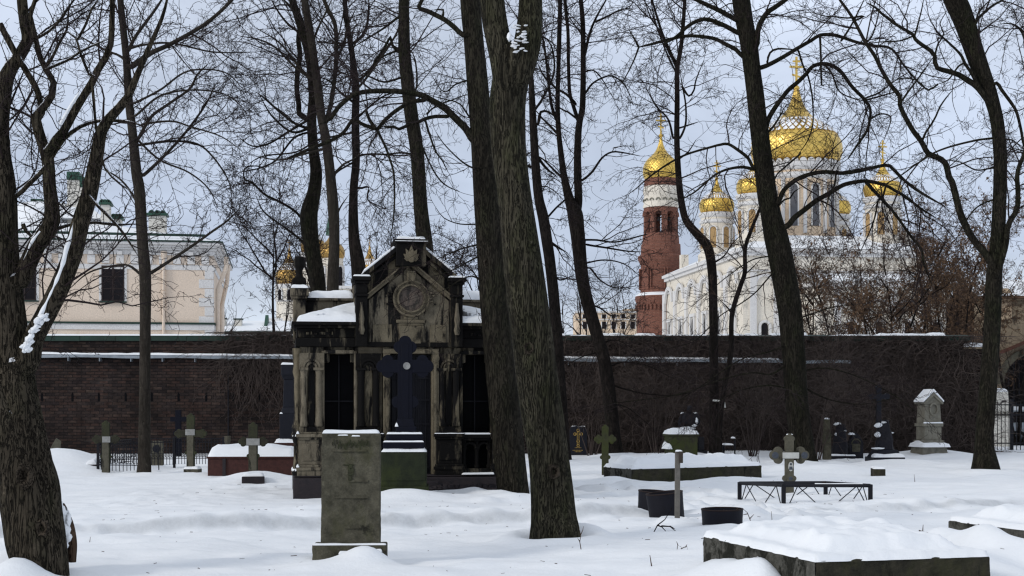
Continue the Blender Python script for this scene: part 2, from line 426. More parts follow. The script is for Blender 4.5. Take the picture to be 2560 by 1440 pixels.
# drifts and covered graves
bump_px(190, 1172, 1.1, 1.2, .36); bump_px(60, 1175, 1.3, 1.2, .30)
BUMPS.append((at(1015,0,22.3)[0], 22.3, 1.0, .55, .22)); BUMPS.append((at(1000,0,23.3)[0], 23.4, 1.3, .8, .06)); bump_px(820, 1240, .7, .4, .10)
bump_px(1130, 1250, 1.2, .8, .10); bump_px(780, 1285, .6, .4, .07)
bump_px(1215, 1268, .26, .20, .10); bump_px(1205, 1283, .20, .12, -.10)
bump_px(1435, 1345, .35, .30, .12); BUMPS.append((at(905,1400,14.0)[0], 13.98, .26, .24, .15)); BUMPS.append((at(948,1400,14.0)[0], 14.0, .2, .16, .06)); BUMPS.append((at(42,1400,12.75)[0], 12.75, .26, .26, .22)); BUMPS.append((at(634,0,30)[0], 29.6, .6, .5, .09)); BUMPS.append((at(790,1400,14.1)[0], 14.4, .5, .5, .04)); bump_px(860, 1425, .9, .35, .06)
bump_px(2050, 1180, 1.6, 1.4, .20); bump_px(1700, 1150, 2.2, 1.5, .22); bump_px(2330, 1140, 1.2, 1.5, .22)
bump_px(1560, 1222, .8, .5, .10); bump_px(2250, 1160, .9, .9, .12); bump_px(1850, 1130, 2.5, 2.0, .22)
bump_px(2480, 1200, .5, .6, .10); bump_px(330, 1195, .9, .6, .06); bump_px(480, 1190, .7, .5, .06)
BUMPS.append((1.98, 12.9, .36, 1.0, .20)); BUMPS.append((2.14,12.1,.22,.45,.20)); BUMPS.append((3.0,14.8,1.4,.5,.16)); BUMPS.append((4.3,13.2,.5,1.4,.22)); BUMPS.append((4.75,14.4,.30,.45,.18)); BUMPS.append((4.6,28.9,1.1,.7,.15)); BUMPS.append((2.9,28.6,.5,.5,.06)); BUMPS.append((2.05,29.3,.4,.6,.12)); BUMPS.append((4.62,15.3,.30,.45,.22)); BUMPS.append((4.92,14.7,.30,.45,.24)); BUMPS.append((5.25,14.0,.4,.5,.24)); bump_px(2520, 1372, .30, .22, .10); bump_px(2440, 1300, .5, .5, .06); bump_px(1860, 1300, .35, .3, .10)
bump_px(40, 1420, .35, .30, .18); bump_px(1280, 1262, .4, .3, .07); bump_px(640, 1200, .7, .4, .10)
for wx_,wy_,wr_,wY_ in ((1388,1350,.26,16.7),(1283,1245,.30,23.6),(361,1183,.2,33.0),(2007,1140,.36,38.0),(2466,1178,.30,33.8),(1693,1312,.10,18.8),(1535,1118,.3,42.0)):
    p_ = at(wx_,wy_,wY_); WELLS.append((p_[0],p_[1],wr_))
def axis(parts):
    a = []
    for lo, hi, st in parts:
        a += list(np.arange(lo, hi-1e-6, st))
    return np.array(a+[parts[-1][1]])
gx = axis([(-420,-60,40),(-60,-16,2.2),(-16,-7,.18),(-7,7,.062),(7,16,.18),(16,60,2.2),(60,420,40)])
gy = axis([(-120,0,20),(0,9,.9),(9,13,.12),(13,20,.05),(20,30,.075),(30,48,.16),(48,70,2),(70,500,30)])
GX, GY = np.meshgrid(gx, gy)
GZ = ground(GX, GY)
_n = len(gx); _i, _j = np.meshgrid(np.arange(_n-1), np.arange(len(gy)-1)); _a = (_j*_n+_i).ravel()
g = np_obj('snow_ground', np.stack([GX.ravel(), GY.ravel(), GZ.ravel()], 1), [np.stack([_a,_a+1,_a+1+_n,_a+_n],1)], M['snow_trodden_shade'])
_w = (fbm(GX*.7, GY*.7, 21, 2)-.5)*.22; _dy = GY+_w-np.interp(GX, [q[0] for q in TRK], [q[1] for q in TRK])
_pk_shade = .95*np.exp(-((_dy-.0)/.10)**2)*np.exp(-(np.maximum(np.abs(GX)-9,0)/4)**2)*np.clip(.25+1.5*fbm(GX*1.1,GY*.5,77,2),0,1)  # shade of the track's bank face, put into the snow colour as a band
_pk_shade = np.maximum(_pk_shade, .30*np.exp(-(seg_dist(GX,GY+_w,TRK2)/.8)**2)*np.clip((fbm(GX*3,GY*3,31,2)-.35)*3,0,1))
at_ = g.data.attributes.new('packed_shade','FLOAT','POINT'); at_.data.foreach_set('value', _pk_shade.ravel().astype(np.float32))
tag(g, kind='structure')

# ------------------------------------------------------------------ tree engine
def unit(v): return v/np.maximum(np.linalg.norm(v, axis=-1, keepdims=True), 1e-9)
def tube_batch(P, R, k):
    """P (B,n,3) R (B,n) -> verts, quads"""
    B, n, _ = P.shape
    T = np.gradient(P, axis=1); T = unit(T)
    md = unit(P[:, -1]-P[:, 0])
    ref = np.where(np.abs(md[:, 2:3]) < .7, np.array([[0,0,1.]]), np.array([[0.3,1.,0]]))[:, None, :]
    A = unit(np.cross(T, ref)); C = np.cross(T, A)
    an = 2*PI*np.arange(k)/k
    V = P[:, :, None, :]+R[:, :, None, None]*(np.cos(an)[None,None,:,None]*A[:, :, None, :]+np.sin(an)[None,None,:,None]*C[:, :, None, :])
    idx = np.arange(B*n*k).reshape(B, n, k)
    a = idx[:, :-1, :]; b = np.roll(a, -1, 2); d = idx[:, 1:, :]; c = np.roll(d, -1, 2)
    return V.reshape(-1, 3), np.stack([a, b, c, d], -1).reshape(-1, 4)
def spline(P, step):
    """Catmull-Rom through rows of P (x,y,z,r), resampled about every `step` metres"""
    P = np.asarray(P, float)
    E = np.vstack([2*P[0]-P[1], P, 2*P[-1]-P[-2]]); out = []
    for i in range(1, len(E)-2):
        L = np.linalg.norm(E[i+1,:3]-E[i,:3]); n = max(1, int(round(L/step)))
        for t in np.arange(n)/n:
            p0,p1,p2,p3 = E[i-1],E[i],E[i+1],E[i+2]
            out.append(.5*((2*p1)+(p2-p0)*t+(2*p0-5*p1+4*p2-p3)*t*t+(3*p1-p0-3*p2+p3)*t**3))
    out.append(E[-2]); out = np.array(out); out[:,3] = np.maximum(out[:,3], .003)
    return out
def trunk_mesh(S, k, seed, rough=.05, flare=.35, base=True):
    P = S[None,:,:3]; R = S[None,:,3]
    V, Q = tube_batch(P, R, k); n = len(S)
    V = V.reshape(n, k, 3); s = np.concatenate([[0], np.cumsum(np.linalg.norm(np.diff(S[:,:3],axis=0),axis=1))])
    th = 2*PI*np.arange(k)/k
    c = 1+rough*2*(fbm(np.cos(th)[None,:]*1.6+seed*3+s[:,None]*.9, np.sin(th)[None,:]*1.6+s[:,None]*.7, seed, 3)-.5)
    c = c+rough*.5*np.cos(th*5+seed)[None,:]*np.sin(s*.9+seed)[:,None]
    if k >= 24:
        c = c+.045*(vnoise(np.cos(th)[None,:]*5.5+s[:,None]*.35+seed, np.sin(th)[None,:]*5.5+s[:,None]*.28, seed+3)-.5)+.030*(vnoise(np.cos(th)[None,:]*11+s[:,None]*.9, np.sin(th)[None,:]*11-s[:,None]*.7, seed+9)-.5)
    if base:
        fl = np.exp(-np.maximum(s-.35,0)/.22)[:,None]
        c = c+flare*fl*(.45+.55*np.cos(th*5+seed*1.3)[None,:])
    V = P[0][:,None,:]+(V-P[0][:,None,:])*c[:,:,None]
    return V.reshape(-1,3), Q
def sample(batches, dens, rg, tmin=.15):
    P0=[];T0=[];R0=[]
    for P, R in batches:
        seg = np.diff(P, axis=1); L = np.linalg.norm(seg, axis=2); tot = L.sum(1)
        n = P.shape[1]
        cnt = rg.poisson(dens*tot*(1-tmin)+1e-6)
        b = np.repeat(np.arange(len(P)), cnt)
        t = tmin+(1-tmin)*rg.random(len(b))
        # tips
        b = np.concatenate([b, np.arange(len(P))]); t = np.concatenate([t, np.full(len(P), .999)])
        x = t*(n-1); i = np.minimum(x.astype(int), n-2); f = (x-i)[:,None]
        P0.append(P[b,i]*(1-f)+P[b,i+1]*f); T0.append(unit(seg[b,i])); R0.append(R[b,i]*(1-f[:,0])+R[b,i+1]*f[:,0])
        T0[-1][len(t)-len(P):] *= 1.0001
    return np.concatenate(P0), np.concatenate(T0), np.concatenate(R0)
def grow(batches, levels, rg, rmin, keep=None):
    """levels: (density per m, len lo, len hi, angle lo, angle hi, points, jitter, lift, tmin)"""
    out = []; cur = batches
    for (dens, l0, l1, a0, a1, n, jit, up, tmin) in levels:
        P0, T0, R0 = sample(cur, dens, rg, tmin)
        if keep is not None:
            k = keep(P0); P0, T0, R0 = P0[k], T0[k], R0[k]
        m = len(P0)
        if m == 0: break
        tip = np.linalg.norm(T0, axis=1) > 1.00005
        L = rg.uniform(l0, l1, m)*np.clip(R0/.03, .55, 1.15)
        ang = np.radians(rg.uniform(a0, a1, m)); ang = np.where(tip, ang*.25, ang)
        q = unit(np.cross(T0, rg.normal(size=(m,3))))
        d = unit(T0*np.cos(ang)[:,None]+q*np.sin(ang)[:,None])
        st = (L/(n-1))[:,None]; P = np.zeros((m,n,3)); P[:,0] = P0
        bend = unit(rg.normal(size=(m,3)))*jit*.5
        for j in range(1, n):
            d = unit(d+rg.normal(size=(m,3))*jit+bend*(1 if j % 2 else -.4)+np.array([0,0,up])*st*2.0)
            P[:,j] = P[:,j-1]+d*st
        r0 = np.clip(np.minimum(R0*.60, .0025+.0066*L), rmin, None)
        R = r0[:,None]+(rmin*.8-r0[:,None])*np.linspace(0,1,n)[None,:]
        out.append((P, R)); cur = [(P, R)]
    return out
def mesh_from(batches, ks):
    Vs=[];Qs=[];o=0
    for (P,R),k in zip(batches, ks):
        V,Q = tube_batch(P,R,k); Vs.append(V); Qs.append(Q+o); o += len(V)
    return np.vstack(Vs), np.vstack(Qs)
MAPLE = [(3.6,.8,2.4,30,70,9,.20,.08,.15),(7.0,.35,1.0,30,65,8,.30,.08,.12),(10.0,.12,.42,30,75,6,.42,.10,.1)]
LIME  = [(3.8,.8,2.6,35,75,9,.15,-.12,.12),(6.6,.4,1.2,30,65,8,.21,-.14,.1),(8.0,.15,.5,25,60,6,.27,-.06,.1)]

def parse(s): return [tuple(float(a) for a in p.split(',')) for p in s.split()]
def traced_tree(label, Y, base, trunk, limbs, seed, mat='bark_lime', levels=MAPLE, k=14, rough=.05, flare=.3, name='bare_tree',
                dens=1.0, twig_y=1e9, drift=.12, twig='twig', step=.12, group='bare winter trees in the graveyard', extend=True, extra=None, roots=None):
    """trunk: x,y,w in photo pixels, bottom to top; limbs: (w0, w1, 'x,y x,y ...', trunk name)"""
    rg = np.random.default_rng(seed)
    bx, by, _ = at(base[0], base[1], Y); B = np.array([bx, by, 0.0])
    T = thing(name, label, 'tree', (bx, by, float(ground(bx, by))), 0, group)
    B[2] = float(ground(bx, by))
    px = parse(trunk); lines = []
    def to3(pts, y0, slope):
        out = []; acc = 0; prev = None
        for x, y, w in pts:
            if prev is not None: acc += math.hypot(x-prev[0], y-prev[1])
            prev = (x, y); D = Y+y0+slope*acc*Y/F+.10*math.sin(acc/130.0+seed)*(Y/30)
            p = at(x, y, D); out.append((p[0]-B[0], p[1]-B[1], p[2]-B[2], w/2*D/F))
        return out
    tops = []
    def ext(pts):
        (x1,y1,w1),(x0,y0,w0) = pts[-1], pts[-2]
        dx, dy = x1-x0, y1-y0; L = math.hypot(dx,dy)+1e-6
        return pts+[(x1+dx/L*170, y1+dy/L*170, w1*.7),(x1+dx/L*330+20, y1+dy/L*330, w1*.25)]
    if extend and px[-1][1] < 60: px = ext(px)
    st = to3(px, 0, 0); st[0] = (st[0][0], st[0][1], st[0][2]-.45, st[0][3])
    main = spline(st, step); lines.append((px, main))
    allp = [(x, y, 0.0) for x, y, _ in px]; polys = [[(x,y) for x,y,_ in px]]
    Vs=[];Qs=[];o=0
    V,Q = trunk_mesh(main, k, seed, rough, flare); Vs.append(V); Qs.append(Q); o += len(V)
    par = [main]
    for li, lb in enumerate(limbs):
        w0, w1, s = lb[:3]; pts = parse(s); n = len(pts)
        if len(pts[0]) == 2: pts = [(x, y, w0+(w1-w0)*i/(n-1)) for i,(x,y) in enumerate(pts)]
        # depth offset from nearest known point
        x0,y0 = pts[0][:2]; j = min(range(len(allp)), key=lambda q: (allp[q][0]-x0)**2+(allp[q][1]-y0)**2)
        best = (1e9, None)
        for pl in polys:
            for (ax,ay),(bx_,by_) in zip(pl[:-1], pl[1:]):
                vx,vy = bx_-ax,by_-ay; tt = min(1,max(0,((x0-ax)*vx+(y0-ay)*vy)/(vx*vx+vy*vy+1e-9))); qx,qy = ax+vx*tt,ay+vy*tt; dd = math.hypot(qx-x0,qy-y0)
                if dd < best[0]: best = (dd,(qx,qy))
        if 2.5 < best[0] < 45: pts = [(best[1][0],best[1][1],pts[0][2])]+pts
        polys.append([(x,y) for x,y,_ in pts])
        if pts[-1][1] >= 40 or pts[-1][2] <= 7: pts[-1] = (pts[-1][0],pts[-1][1],max(1.6,pts[-1][2]*.5))
        off = allp[j][2]; sl = rg.uniform(.3,1)*drift*rg.choice([-1,1])*2
        if pts[-1][1] < 40 and pts[-1][2] > 7: pts = ext(pts)
        l3 = to3(pts, off, sl); S = spline(l3, max(.09, step*.9))
        acc = 0; pr = None
        for x,y,w in pts:
            if pr: acc += math.hypot(x-pr[0],y-pr[1])
            pr = (x,y); allp.append((x,y,off+sl*acc*Y/F))
        par.append(S)
        kk = 6 if S[0,3]*F/Y < 7 else 9 if S[0,3]*F/Y < 16 else k
        V,Q = trunk_mesh(S, kk, seed+li+1, rough*.9, 0, False); Vs.append(V); Qs.append(Q+o); o += len(V)
    tr = np_obj('trunk', np.vstack(Vs), [np.vstack(Qs)], M[mat], T)
    zmin = H+(HY-twig_y)/F*Y-B[2] if twig_y < 1e8 else None
    bt = []
    for i, S in enumerate(par):
        if zmin is not None and i == 0: S = S[S[:,2] > zmin]
        if len(S) > 2:
            rr = S[:,3].copy()
            if i == 0: rr = np.minimum(rr, .05)
            bt.append((S[None,:,:3], rr[None]))
    rmin = .0012+.000105*Y
    lv = [(a*dens,)+tuple(r) for a,*r in levels]
    lv[0] = (lv[0][0],)+lv[0][1:]
    cap = (H+(HY+330)/F*Y)
    tw = grow(bt, lv, rg, rmin, keep=lambda P: (P[:,2] < cap))
    if extra is not None: tw = tw+extra(bt, rg, rmin)
    if tw:
        V,Q = mesh_from(tw, [4]+[3]*(len(tw)-1)); np_obj('crown', V, [Q], M[twig], T)
    return T

def proc_tree(label, px, Y, h, seed, spread=.35, stems=1, r=.12, levels=MAPLE, mat='bark_dark', twig='twig_far', name='bare_tree', cat='tree',
              group=None, leaves=0, dens=1.0, z0=0.0, fork=.25, lean=0.0, leaf_size=.09, nl=7, cone=25):
    rg = np.random.default_rng(seed)
    X = (px-1280)/F*Y; T = thing(name, label, cat, (X, Y, z0), 0, group)
    par = []; Vs=[];Qs=[];o=0
    for s in range(stems):
        a = 2*PI*(s+rg.random()*.6)/stems; tilt = (rg.uniform(.05,.28) if stems > 1 else 0)
        d = np.array([math.cos(a)*tilt+lean, math.sin(a)*tilt, 1.0]); p = np.array([.05*math.cos(a),.05*math.sin(a),-.3]); pts = [(*p, r)]
        n = 7; hh = h*rg.uniform(.75,1.0)
        for i in range(n):
            d = unit(d+rg.normal(size=3)*np.array([.09,.09,.02])); p = p+d*hh/n; pts.append((*p, r*(1-(i+1)/n*.88)))
        S = spline(pts, max(.15,h/30)); par.append(S)
        V,Q = trunk_mesh(S, 7, seed+s, .06, .3); Vs.append(V); Qs.append(Q+o); o += len(V)
    b1 = [(S[None,:,:3][:, int(len(S)*fork):], np.minimum(S[None,:,3][:, int(len(S)*fork):], .06)) for S in par]
    limb = grow(b1, [(nl/h/ (stems**.5), h*spread*.6, h*spread, cone, cone+35, 9, .13, .05, .1)], rg, .012)
    P,R = limb[0]; R[:] = np.linspace(r*.36, r*.07, P.shape[1])[None]
    V,Q = tube_batch(P,R,5); Vs.append(V); Qs.append(Q+o)
    np_obj('trunk', np.vstack(Vs), [np.vstack(Qs)], M[mat], T)
    lv = [(a*dens,)+tuple(q) for a,*q in levels]
    tw = grow([(P, np.minimum(R,.03))]+[(S[None,len(S)//2:,:3], np.full((1,len(S)-len(S)//2),.03)) for S in par], lv, rg,   .0012+.00011*Y)
    V,Q = mesh_from(tw, [3]*len(tw)); np_obj('crown', V, [Q], M[twig], T)
    if leaves:
        allp = np.concatenate([P_[:,1:].reshape(-1,3) for P_,_ in tw[1:]])
        # withered leaves hang in clumps, bare in between
        cl = vnoise(allp[:,0]*1.3+seed, allp[:,2]*1.3+allp[:,1]*.7, seed)
        allp = allp[cl > .42]
        c = allp[rg.integers(0, len(allp), leaves)]+rg.normal(size=(leaves,3))*.04
        u = unit(rg.normal(size=(leaves,3))+np.array([0,0,-.6])); v = unit(np.cross(u, rg.normal(size=(leaves,3))))
        s = leaf_size*rg.uniform(.5,1.2,(leaves,1))
        V = np.stack([c-v*s*.35, c+u*s*.5-v*s*.12, c+u*s*1.2, c+u*s*.5+v*s*.45], 1).reshape(-1,3)
        np_obj('foliage', V, [np.arange(leaves*4).reshape(-1,4)], M['leaf_dry'], T, False)
    return T

# ------------------------------------------------------------------ the traced trees
# great oak-barked tree at the frame's edge, two trunks from one foot
TA = traced_tree('massive double-stemmed tree with furrowed bark and a snowy broken stub at its foot', 13.2, (100,1440),
  '112,1470,132 102,1420,134 90,1350,144 80,1280,146 66,1200,150 30,1090,130 -22,970,100 -62,850,86 -95,700,80 -120,520,70 -130,300,60',
  [(0,0,'102,1260,90 80,1160,98 58,1060,100 40,960,98 24,830,90 8,660,80 4,480,72 -6,380,62 -2,290,50 17,190,38 43,147,32 68,103,28 63,67,26 55,0,25 52,-90,22'),
   (0,0,'66,915,60 82,850,52 112,790,50 150,715,48 183,630,46 200,560,44 222,490,40 240,400,34 254,327,28 283,285,24 318,245,20 342,190,16 372,120,12 405,45,9 425,-30,7'),
   (0,0,'52,700,46 68,665,44 93,612,42 126,566,42 130,520,36 124,470,32 120,400,30 110,368,26 98,333,26 90,293,24 101,277,20 130,240,17 134,207,16 113,170,14 97,133,14 90,100,13 82,67,12 76,40,11 88,0,10'),
   (24,13,'121,378 140,350 160,327 193,267 230,207 243,178 265,143 277,110 280,50 281,0'),
   (16,15,'0,60 33,123 57,163 87,213 100,250 103,285'),
   (13,8,'40,490 70,462 103,430 130,393 160,347 200,317 247,302 313,303 350,312'),
   (9,5,'113,170 130,145 150,105 167,75 173,0'), (8,4,'118,172 170,150 200,130 240,110 270,98'),
   (12,7,'57,560 80,590 135,575 180,560 240,556 290,562 330,560'), (10,5,'222,490 250,520 290,560 320,600 340,632'),
   (9,4,'230,207 235,260 240,320 250,360 262,420 300,460 330,480'), (9,5,'83,100 120,80 150,50 170,20 200,-20'),
   (8,4,'223,185 200,130 190,95 170,80 140,88'), (8,4,'195,97 215,60 230,20 245,0')],
  11, 'bark_oak', [(4.2,.5,1.5,30,70,9,.20,.12,.15),(6.5,.2,.6,30,65,8,.32,.12,.12),(9.0,.08,.26,30,75,6,.45,.12,.1)], 60, .05, .06, dens=1.3, twig_y=300, step=.06, drift=.05)
# slender tree standing before the brick wall
traced_tree('slender grey tree with fine arching twigs standing between the two stone crosses', 33.0, (361,1183),
  '361,1190,42 361,1165,33 362,1000,28 363,830,27 363,690,29 356,600,27 349,480,28 341,430,26 331,330,22 322,250,20 316,150,18 307,60,17 301,0,16 295,-80,14',
  [(10,4,'374,684 417,657 477,617 533,577 567,553 600,520'), (8,3,'349,684 330,668 300,662 225,680 170,725'), (10,4,'360,437 417,383 467,327 513,263 540,210'),
   (9,4,'346,345 377,293 417,263 473,223 493,187 520,160'), (11,5,'322,125 340,90 393,17 415,-20'), (14,6,'330,166 377,133 433,107 517,57 580,0 610,-40'),
   (7,3,'345,363 427,353 493,360 533,393 567,443 580,480'), (6,3,'350,312 427,303 477,317 550,340 600,373'), (7,3,'322,122 360,112 430,108 533,130 640,130'),
   (6,3,'335,258 400,225 470,178 560,180 610,225'), (8,4,'322,160 300,140 270,128 225,105 200,90'), (7,3,'350,520 320,470 290,440 250,420'),
   (6,3,'345,350 400,400 470,430 520,470 545,520'), (6,3,'338,290 400,240 480,225 560,235 610,270')],
  12, 'bark_grey', MAPLE, 12, .03, .35, dens=.85, twig_y=520)
# three stems behind the tomb
traced_tree('dark tree with a right-angled stub limb just left behind the mausoleum gable', 35.0, (795,1175),
  '800,1180,50 798,900,42 795,720,40 780,620,40 772,540,44 785,480,34 790,430,30 783,370,26 779,300,24 782,230,22 773,140,22 758,83,22 742,33,20 731,0,18 725,-60,16',
  [(14,12,'776,305 765,296 748,284 747,262 742,225 744,180 750,140 746,100 748,60'), (9,3,'783,325 740,310 700,280 660,245 640,230'), (8,3,'742,33 720,10 700,-10'), (8,3,'775,320 730,330 680,290 650,240'),
   (7,3,'775,620 740,590 700,560 660,530 640,490'), (7,3,'765,562 740,530 700,505 660,485 630,455 612,450 610,425 625,415 655,417'),(7,3,'762,90 720,60 690,20 670,-20'),(7,3,'770,300 720,330 670,360 630,365 600,345'),(6,3,'776,330 735,345 690,400 650,420 600,430')],
  13, 'bark_lime', LIME, 12, .05, .2, dens=.75, twig_y=560)
traced_tree('straight grey-barked tree that forks high above the left wing of the mausoleum', 33.0, (832,1185),
  '834,1190,38 833,900,32 832,720,30 836,600,26 833,520,28 825,430,25 815,350,24 803,290,22 795,220,22 785,150,20 775,80,20 761,0,18 752,-70,15',
  [(13,10,'812,310 822,280 830,245 840,157 840,80 834,50 823,30 810,0'), (9,4,'838,150 860,110 868,70 890,20'), (7,3,'780,110 800,60 820,20 832,-10'), (8,3,'797,210 760,180 720,130 690,100 640,70'),
   (7,3,'830,440 860,410 880,400 905,380'), (9,4,'826,290 850,262 880,235 920,190 985,95 1000,60 1020,20'), (8,3,'790,205 740,170 690,120 650,100 600,90'), (6,3,'835,560 850,520 870,490'), (7,3,'820,370 760,385 700,400 640,390')],
  14, 'bark_grey', MAPLE, 12, .03, .2, dens=.75, twig_y=420)
traced_tree('thin dark tree rising directly above the left gable shoulder of the mausoleum', 34.0, (902,1180),
  '905,1185,46 902,900,40 898,690,38 885,590,28 884,480,22 890,400,20 888,300,20 890,220,18 882,150,16 875,100,14 868,60,13 862,0,12 858,-70,10',
  [(9,5,'884,108 905,90 918,60 922,20 922,0'), (6,3,'872,80 860,40 880,10'), (7,3,'889,260 850,230 820,200 780,190'), (7,3,'890,210 930,170 965,120 1000,80'), (6,3,'888,300 920,270 960,240 1010,225'),
   (6,3,'890,390 930,385 980,388 1020,390'), (6,3,'885,405 850,425 835,440'), (7,3,'885,470 905,470 922,468 920,500 960,520'), (6,3,'888,330 840,340 790,352 740,380 660,390 620,410')],
  15, 'bark_dark', LIME, 10, .05, .2, dens=.9, twig_y=520)
traced_tree('smooth dark tree leaning behind the peak of the mausoleum gable', 31.0, (1075,1190),
  '1078,1195,52 1072,900,46 1066,660,42 1052,520,36 1047,440,35 1041,370,34 1027,280,34 1018,200,33 1011,130,31 1010,60,28 1010,0,26 1014,-90,22',
  [(8,4,'996,130 980,110 976,92 966,110 940,150 920,180 880,210'), (7,3,'1000,40 960,70 920,95 880,120'), (6,3,'1026,250 1042,215 1038,150 1026,125'), (6,3,'1000,125 960,140 930,165 900,200'),
   (6,3,'1047,392 1010,382 960,386 905,385'), (6,3,'1015,190 960,205 920,190 890,190')],
  16, 'bark_lime', LIME, 14, .04, .2, dens=.8, twig_y=330)
# the two big foreground trunks
traced_tree('tall straight trunk with a knot hole directly behind the nearest thick trunk', 23.6, (1283,1245),
  '1287,1262,92 1283,1235,80 1274,1150,80 1255,960,77 1240,800,73 1228,640,69 1215,480,62 1205,350,56 1194,210,53 1184,100,49 1178,40,49 1172,-40,47',
  [(20,8,'1185,352 1165,322 1140,297 1112,270 1083,253 1060,240 1033,233 973,227 907,230 880,240 847,267 827,297 800,310'), (11,9,'1062,250 1028,255 1000,270 977,287 958,305 943,323 925,318 903,309 882,300 860,330 830,350 780,370 720,395'),
   (9,7,'938,320 924,300 915,275 920,270 912,262'), (7,4,'943,325 965,370 975,400 984,430 986,480 985,530 978,590'), (10,7,'1119,291 1090,291 1063,297 1040,308 1020,313 997,323 985,317 970,318 960,316'), (13,10,'1158,88 1136,68 1113,50 1090,38 1067,27 1050,22 1047,15 1055,0 1060,-20'),
   (7,4,'1105,48 1108,25 1085,25'), (6,3,'1063,300 1075,340 1090,380 1105,400 1120,430'), (5,3,'1040,308 1050,350 1080,420 1110,460 1150,480'), (5,3,'1068,285 1090,265 1130,250 1170,235'),
   (5,2,'1200,640 1160,660 1120,680 1085,690'), (5,2,'1205,610 1160,620 1110,640 1090,650'), (4,2,'1200,560 1150,560 1110,545 1090,520'), (5,2,'1180,300 1150,260 1120,250 1080,240'), (5,2,'1183,420 1150,400 1110,360 1090,330'), (5,2,'1175,200 1140,210 1110,230 1080,190'),
   (5,2,'1205,700 1180,690 1150,700 1120,720 1100,730')],
  17, 'bark_lime', [(3.4,.7,1.8,30,70,9,.14,-.05,.12),(5.5,.3,.9,30,65,8,.22,-.06,.12),(7,.12,.4,25,60,6,.3,0,.1)], 52, .03, .18, dens=1.0, twig_y=260, step=.08, drift=.10)
traced_tree('thickest foreground trunk, mossy bark, forked near the top with snow in the fork', 16.7, (1388,1350),
  '1390,1372,140 1388,1340,124 1384,1290,112 1379,1220,107 1371,1140,102 1358,1050,106 1345,960,106 1330,830,104 1315,720,101 1299,590,92 1285,480,83 1273,390,86 1269,330,88 1268,260,90 1276,200,90 1284,150,96 1287,120,98',
  [(0,0,'1266,220,60 1256,150,62 1246,100,62 1236,50,62 1228,-10,60 1212,-90,58 1200,-220,44 1196,-340,20'), (0,0,'1296,200,58 1308,150,68 1319,100,68 1324,50,62 1326,0,58 1326,-90,52 1335,-220,40 1340,-340,18')],
  18, 'bark_fore', [(1.2,.5,1.2,30,70,9,.14,0,.2),(4.2,.3,.8,30,65,7,.22,0,.12)], 60, .025, .14, dens=.6, twig_y=-60, step=.06, drift=.03, extend=False)
# right of the foreground trunks
traced_tree('dark upright tree half hidden behind the right edge of the thickest trunk', 40.0, (1410,1150),
  '1412,1155,46 1409,1120,34 1400,960,30 1382,720,28 1361,560,28 1345,480,24 1334,330,20 1328,200,14 1322,120,10 1318,40,8',
  [(9,4,'1345,310 1352,280 1372,280 1390,295'), (8,5,'1342,390 1365,420 1390,440'), (8,3,'1332,160 1352,95 1392,115'), (7,3,'1330,285 1360,240 1385,180 1380,120 1360,90'),
   (10,5,'1368,600 1390,615 1415,630'), (7,3,'1340,420 1300,405 1340,370'), (6,3,'1375,680 1400,700 1430,690'), (6,3,'1355,560 1390,520 1420,490 1440,440')],
  19, 'bark_dark', LIME, 10, .05, .25, dens=.9, twig_y=640)
traced_tree('tall dark tree splitting into two upright stems to the right of the thickest trunk', 42.0, (1535,1118),
  '1537,1128,48 1534,1100,36 1525,1000,34 1510,900,33 1490,830,32 1460,720,32 1446,600,36 1438,535,40 1424,500,26 1410,440,18 1402,380,15 1396,320,13 1394,260,12 1396,180,11 1398,100,12 1400,20,11 1400,-60,10',
  [(22,10,'1440,540 1446,500 1444,440 1444,380 1446,330 1450,298 1456,270 1458,200 1458,130 1457,60 1452,0 1448,-40'), (10,8,'1446,302 1432,260 1424,228 1421,150 1420,80 1414,20 1412,-20'),
   (8,3,'1461,140 1474,85 1490,45 1515,0 1530,-30'), (6,3,'1488,55 1520,40 1550,25 1580,20'), (7,4,'1440,260 1415,235 1390,220 1360,190 1345,160'), (6,3,'1462,235 1480,210 1505,195 1530,190 1560,210 1580,250'),
   (7,3,'1456,450 1480,430 1505,395 1530,380 1560,382 1600,390'), (5,2,'1462,180 1480,175 1500,190 1530,240'), (6,3,'1450,600 1490,600 1540,605 1600,590 1620,585'), (6,3,'1462,610 1520,620 1570,628 1610,630'),
   (5,2,'1475,670 1500,700 1540,720 1590,715'), (7,3,'1395,335 1360,300 1345,290'), (9,4,'1392,300 1378,260 1370,190 1358,100 1345,80'), (7,3,'1412,450 1390,430 1360,400 1345,390'),
   (5,2,'1455,660 1510,650 1560,660 1600,690'), (6,3,'1440,295 1420,280 1400,270 1385,240'), (5,2,'1500,860 1540,850 1580,870'), (6,2,'1470,760 1500,770 1530,790 1560,785'),(5,2,'1522,960 1570,975 1620,985 1690,988 1750,975'),(5,2,'1515,920 1560,905 1620,915 1680,945'),(5,2,'1500,880 1460,890 1420,910'),(4,2,'1528,1010 1570,1020 1620,1060')],
  20, 'bark_dark', MAPLE, 12, .06, .25, dens=.75, twig_y=700)
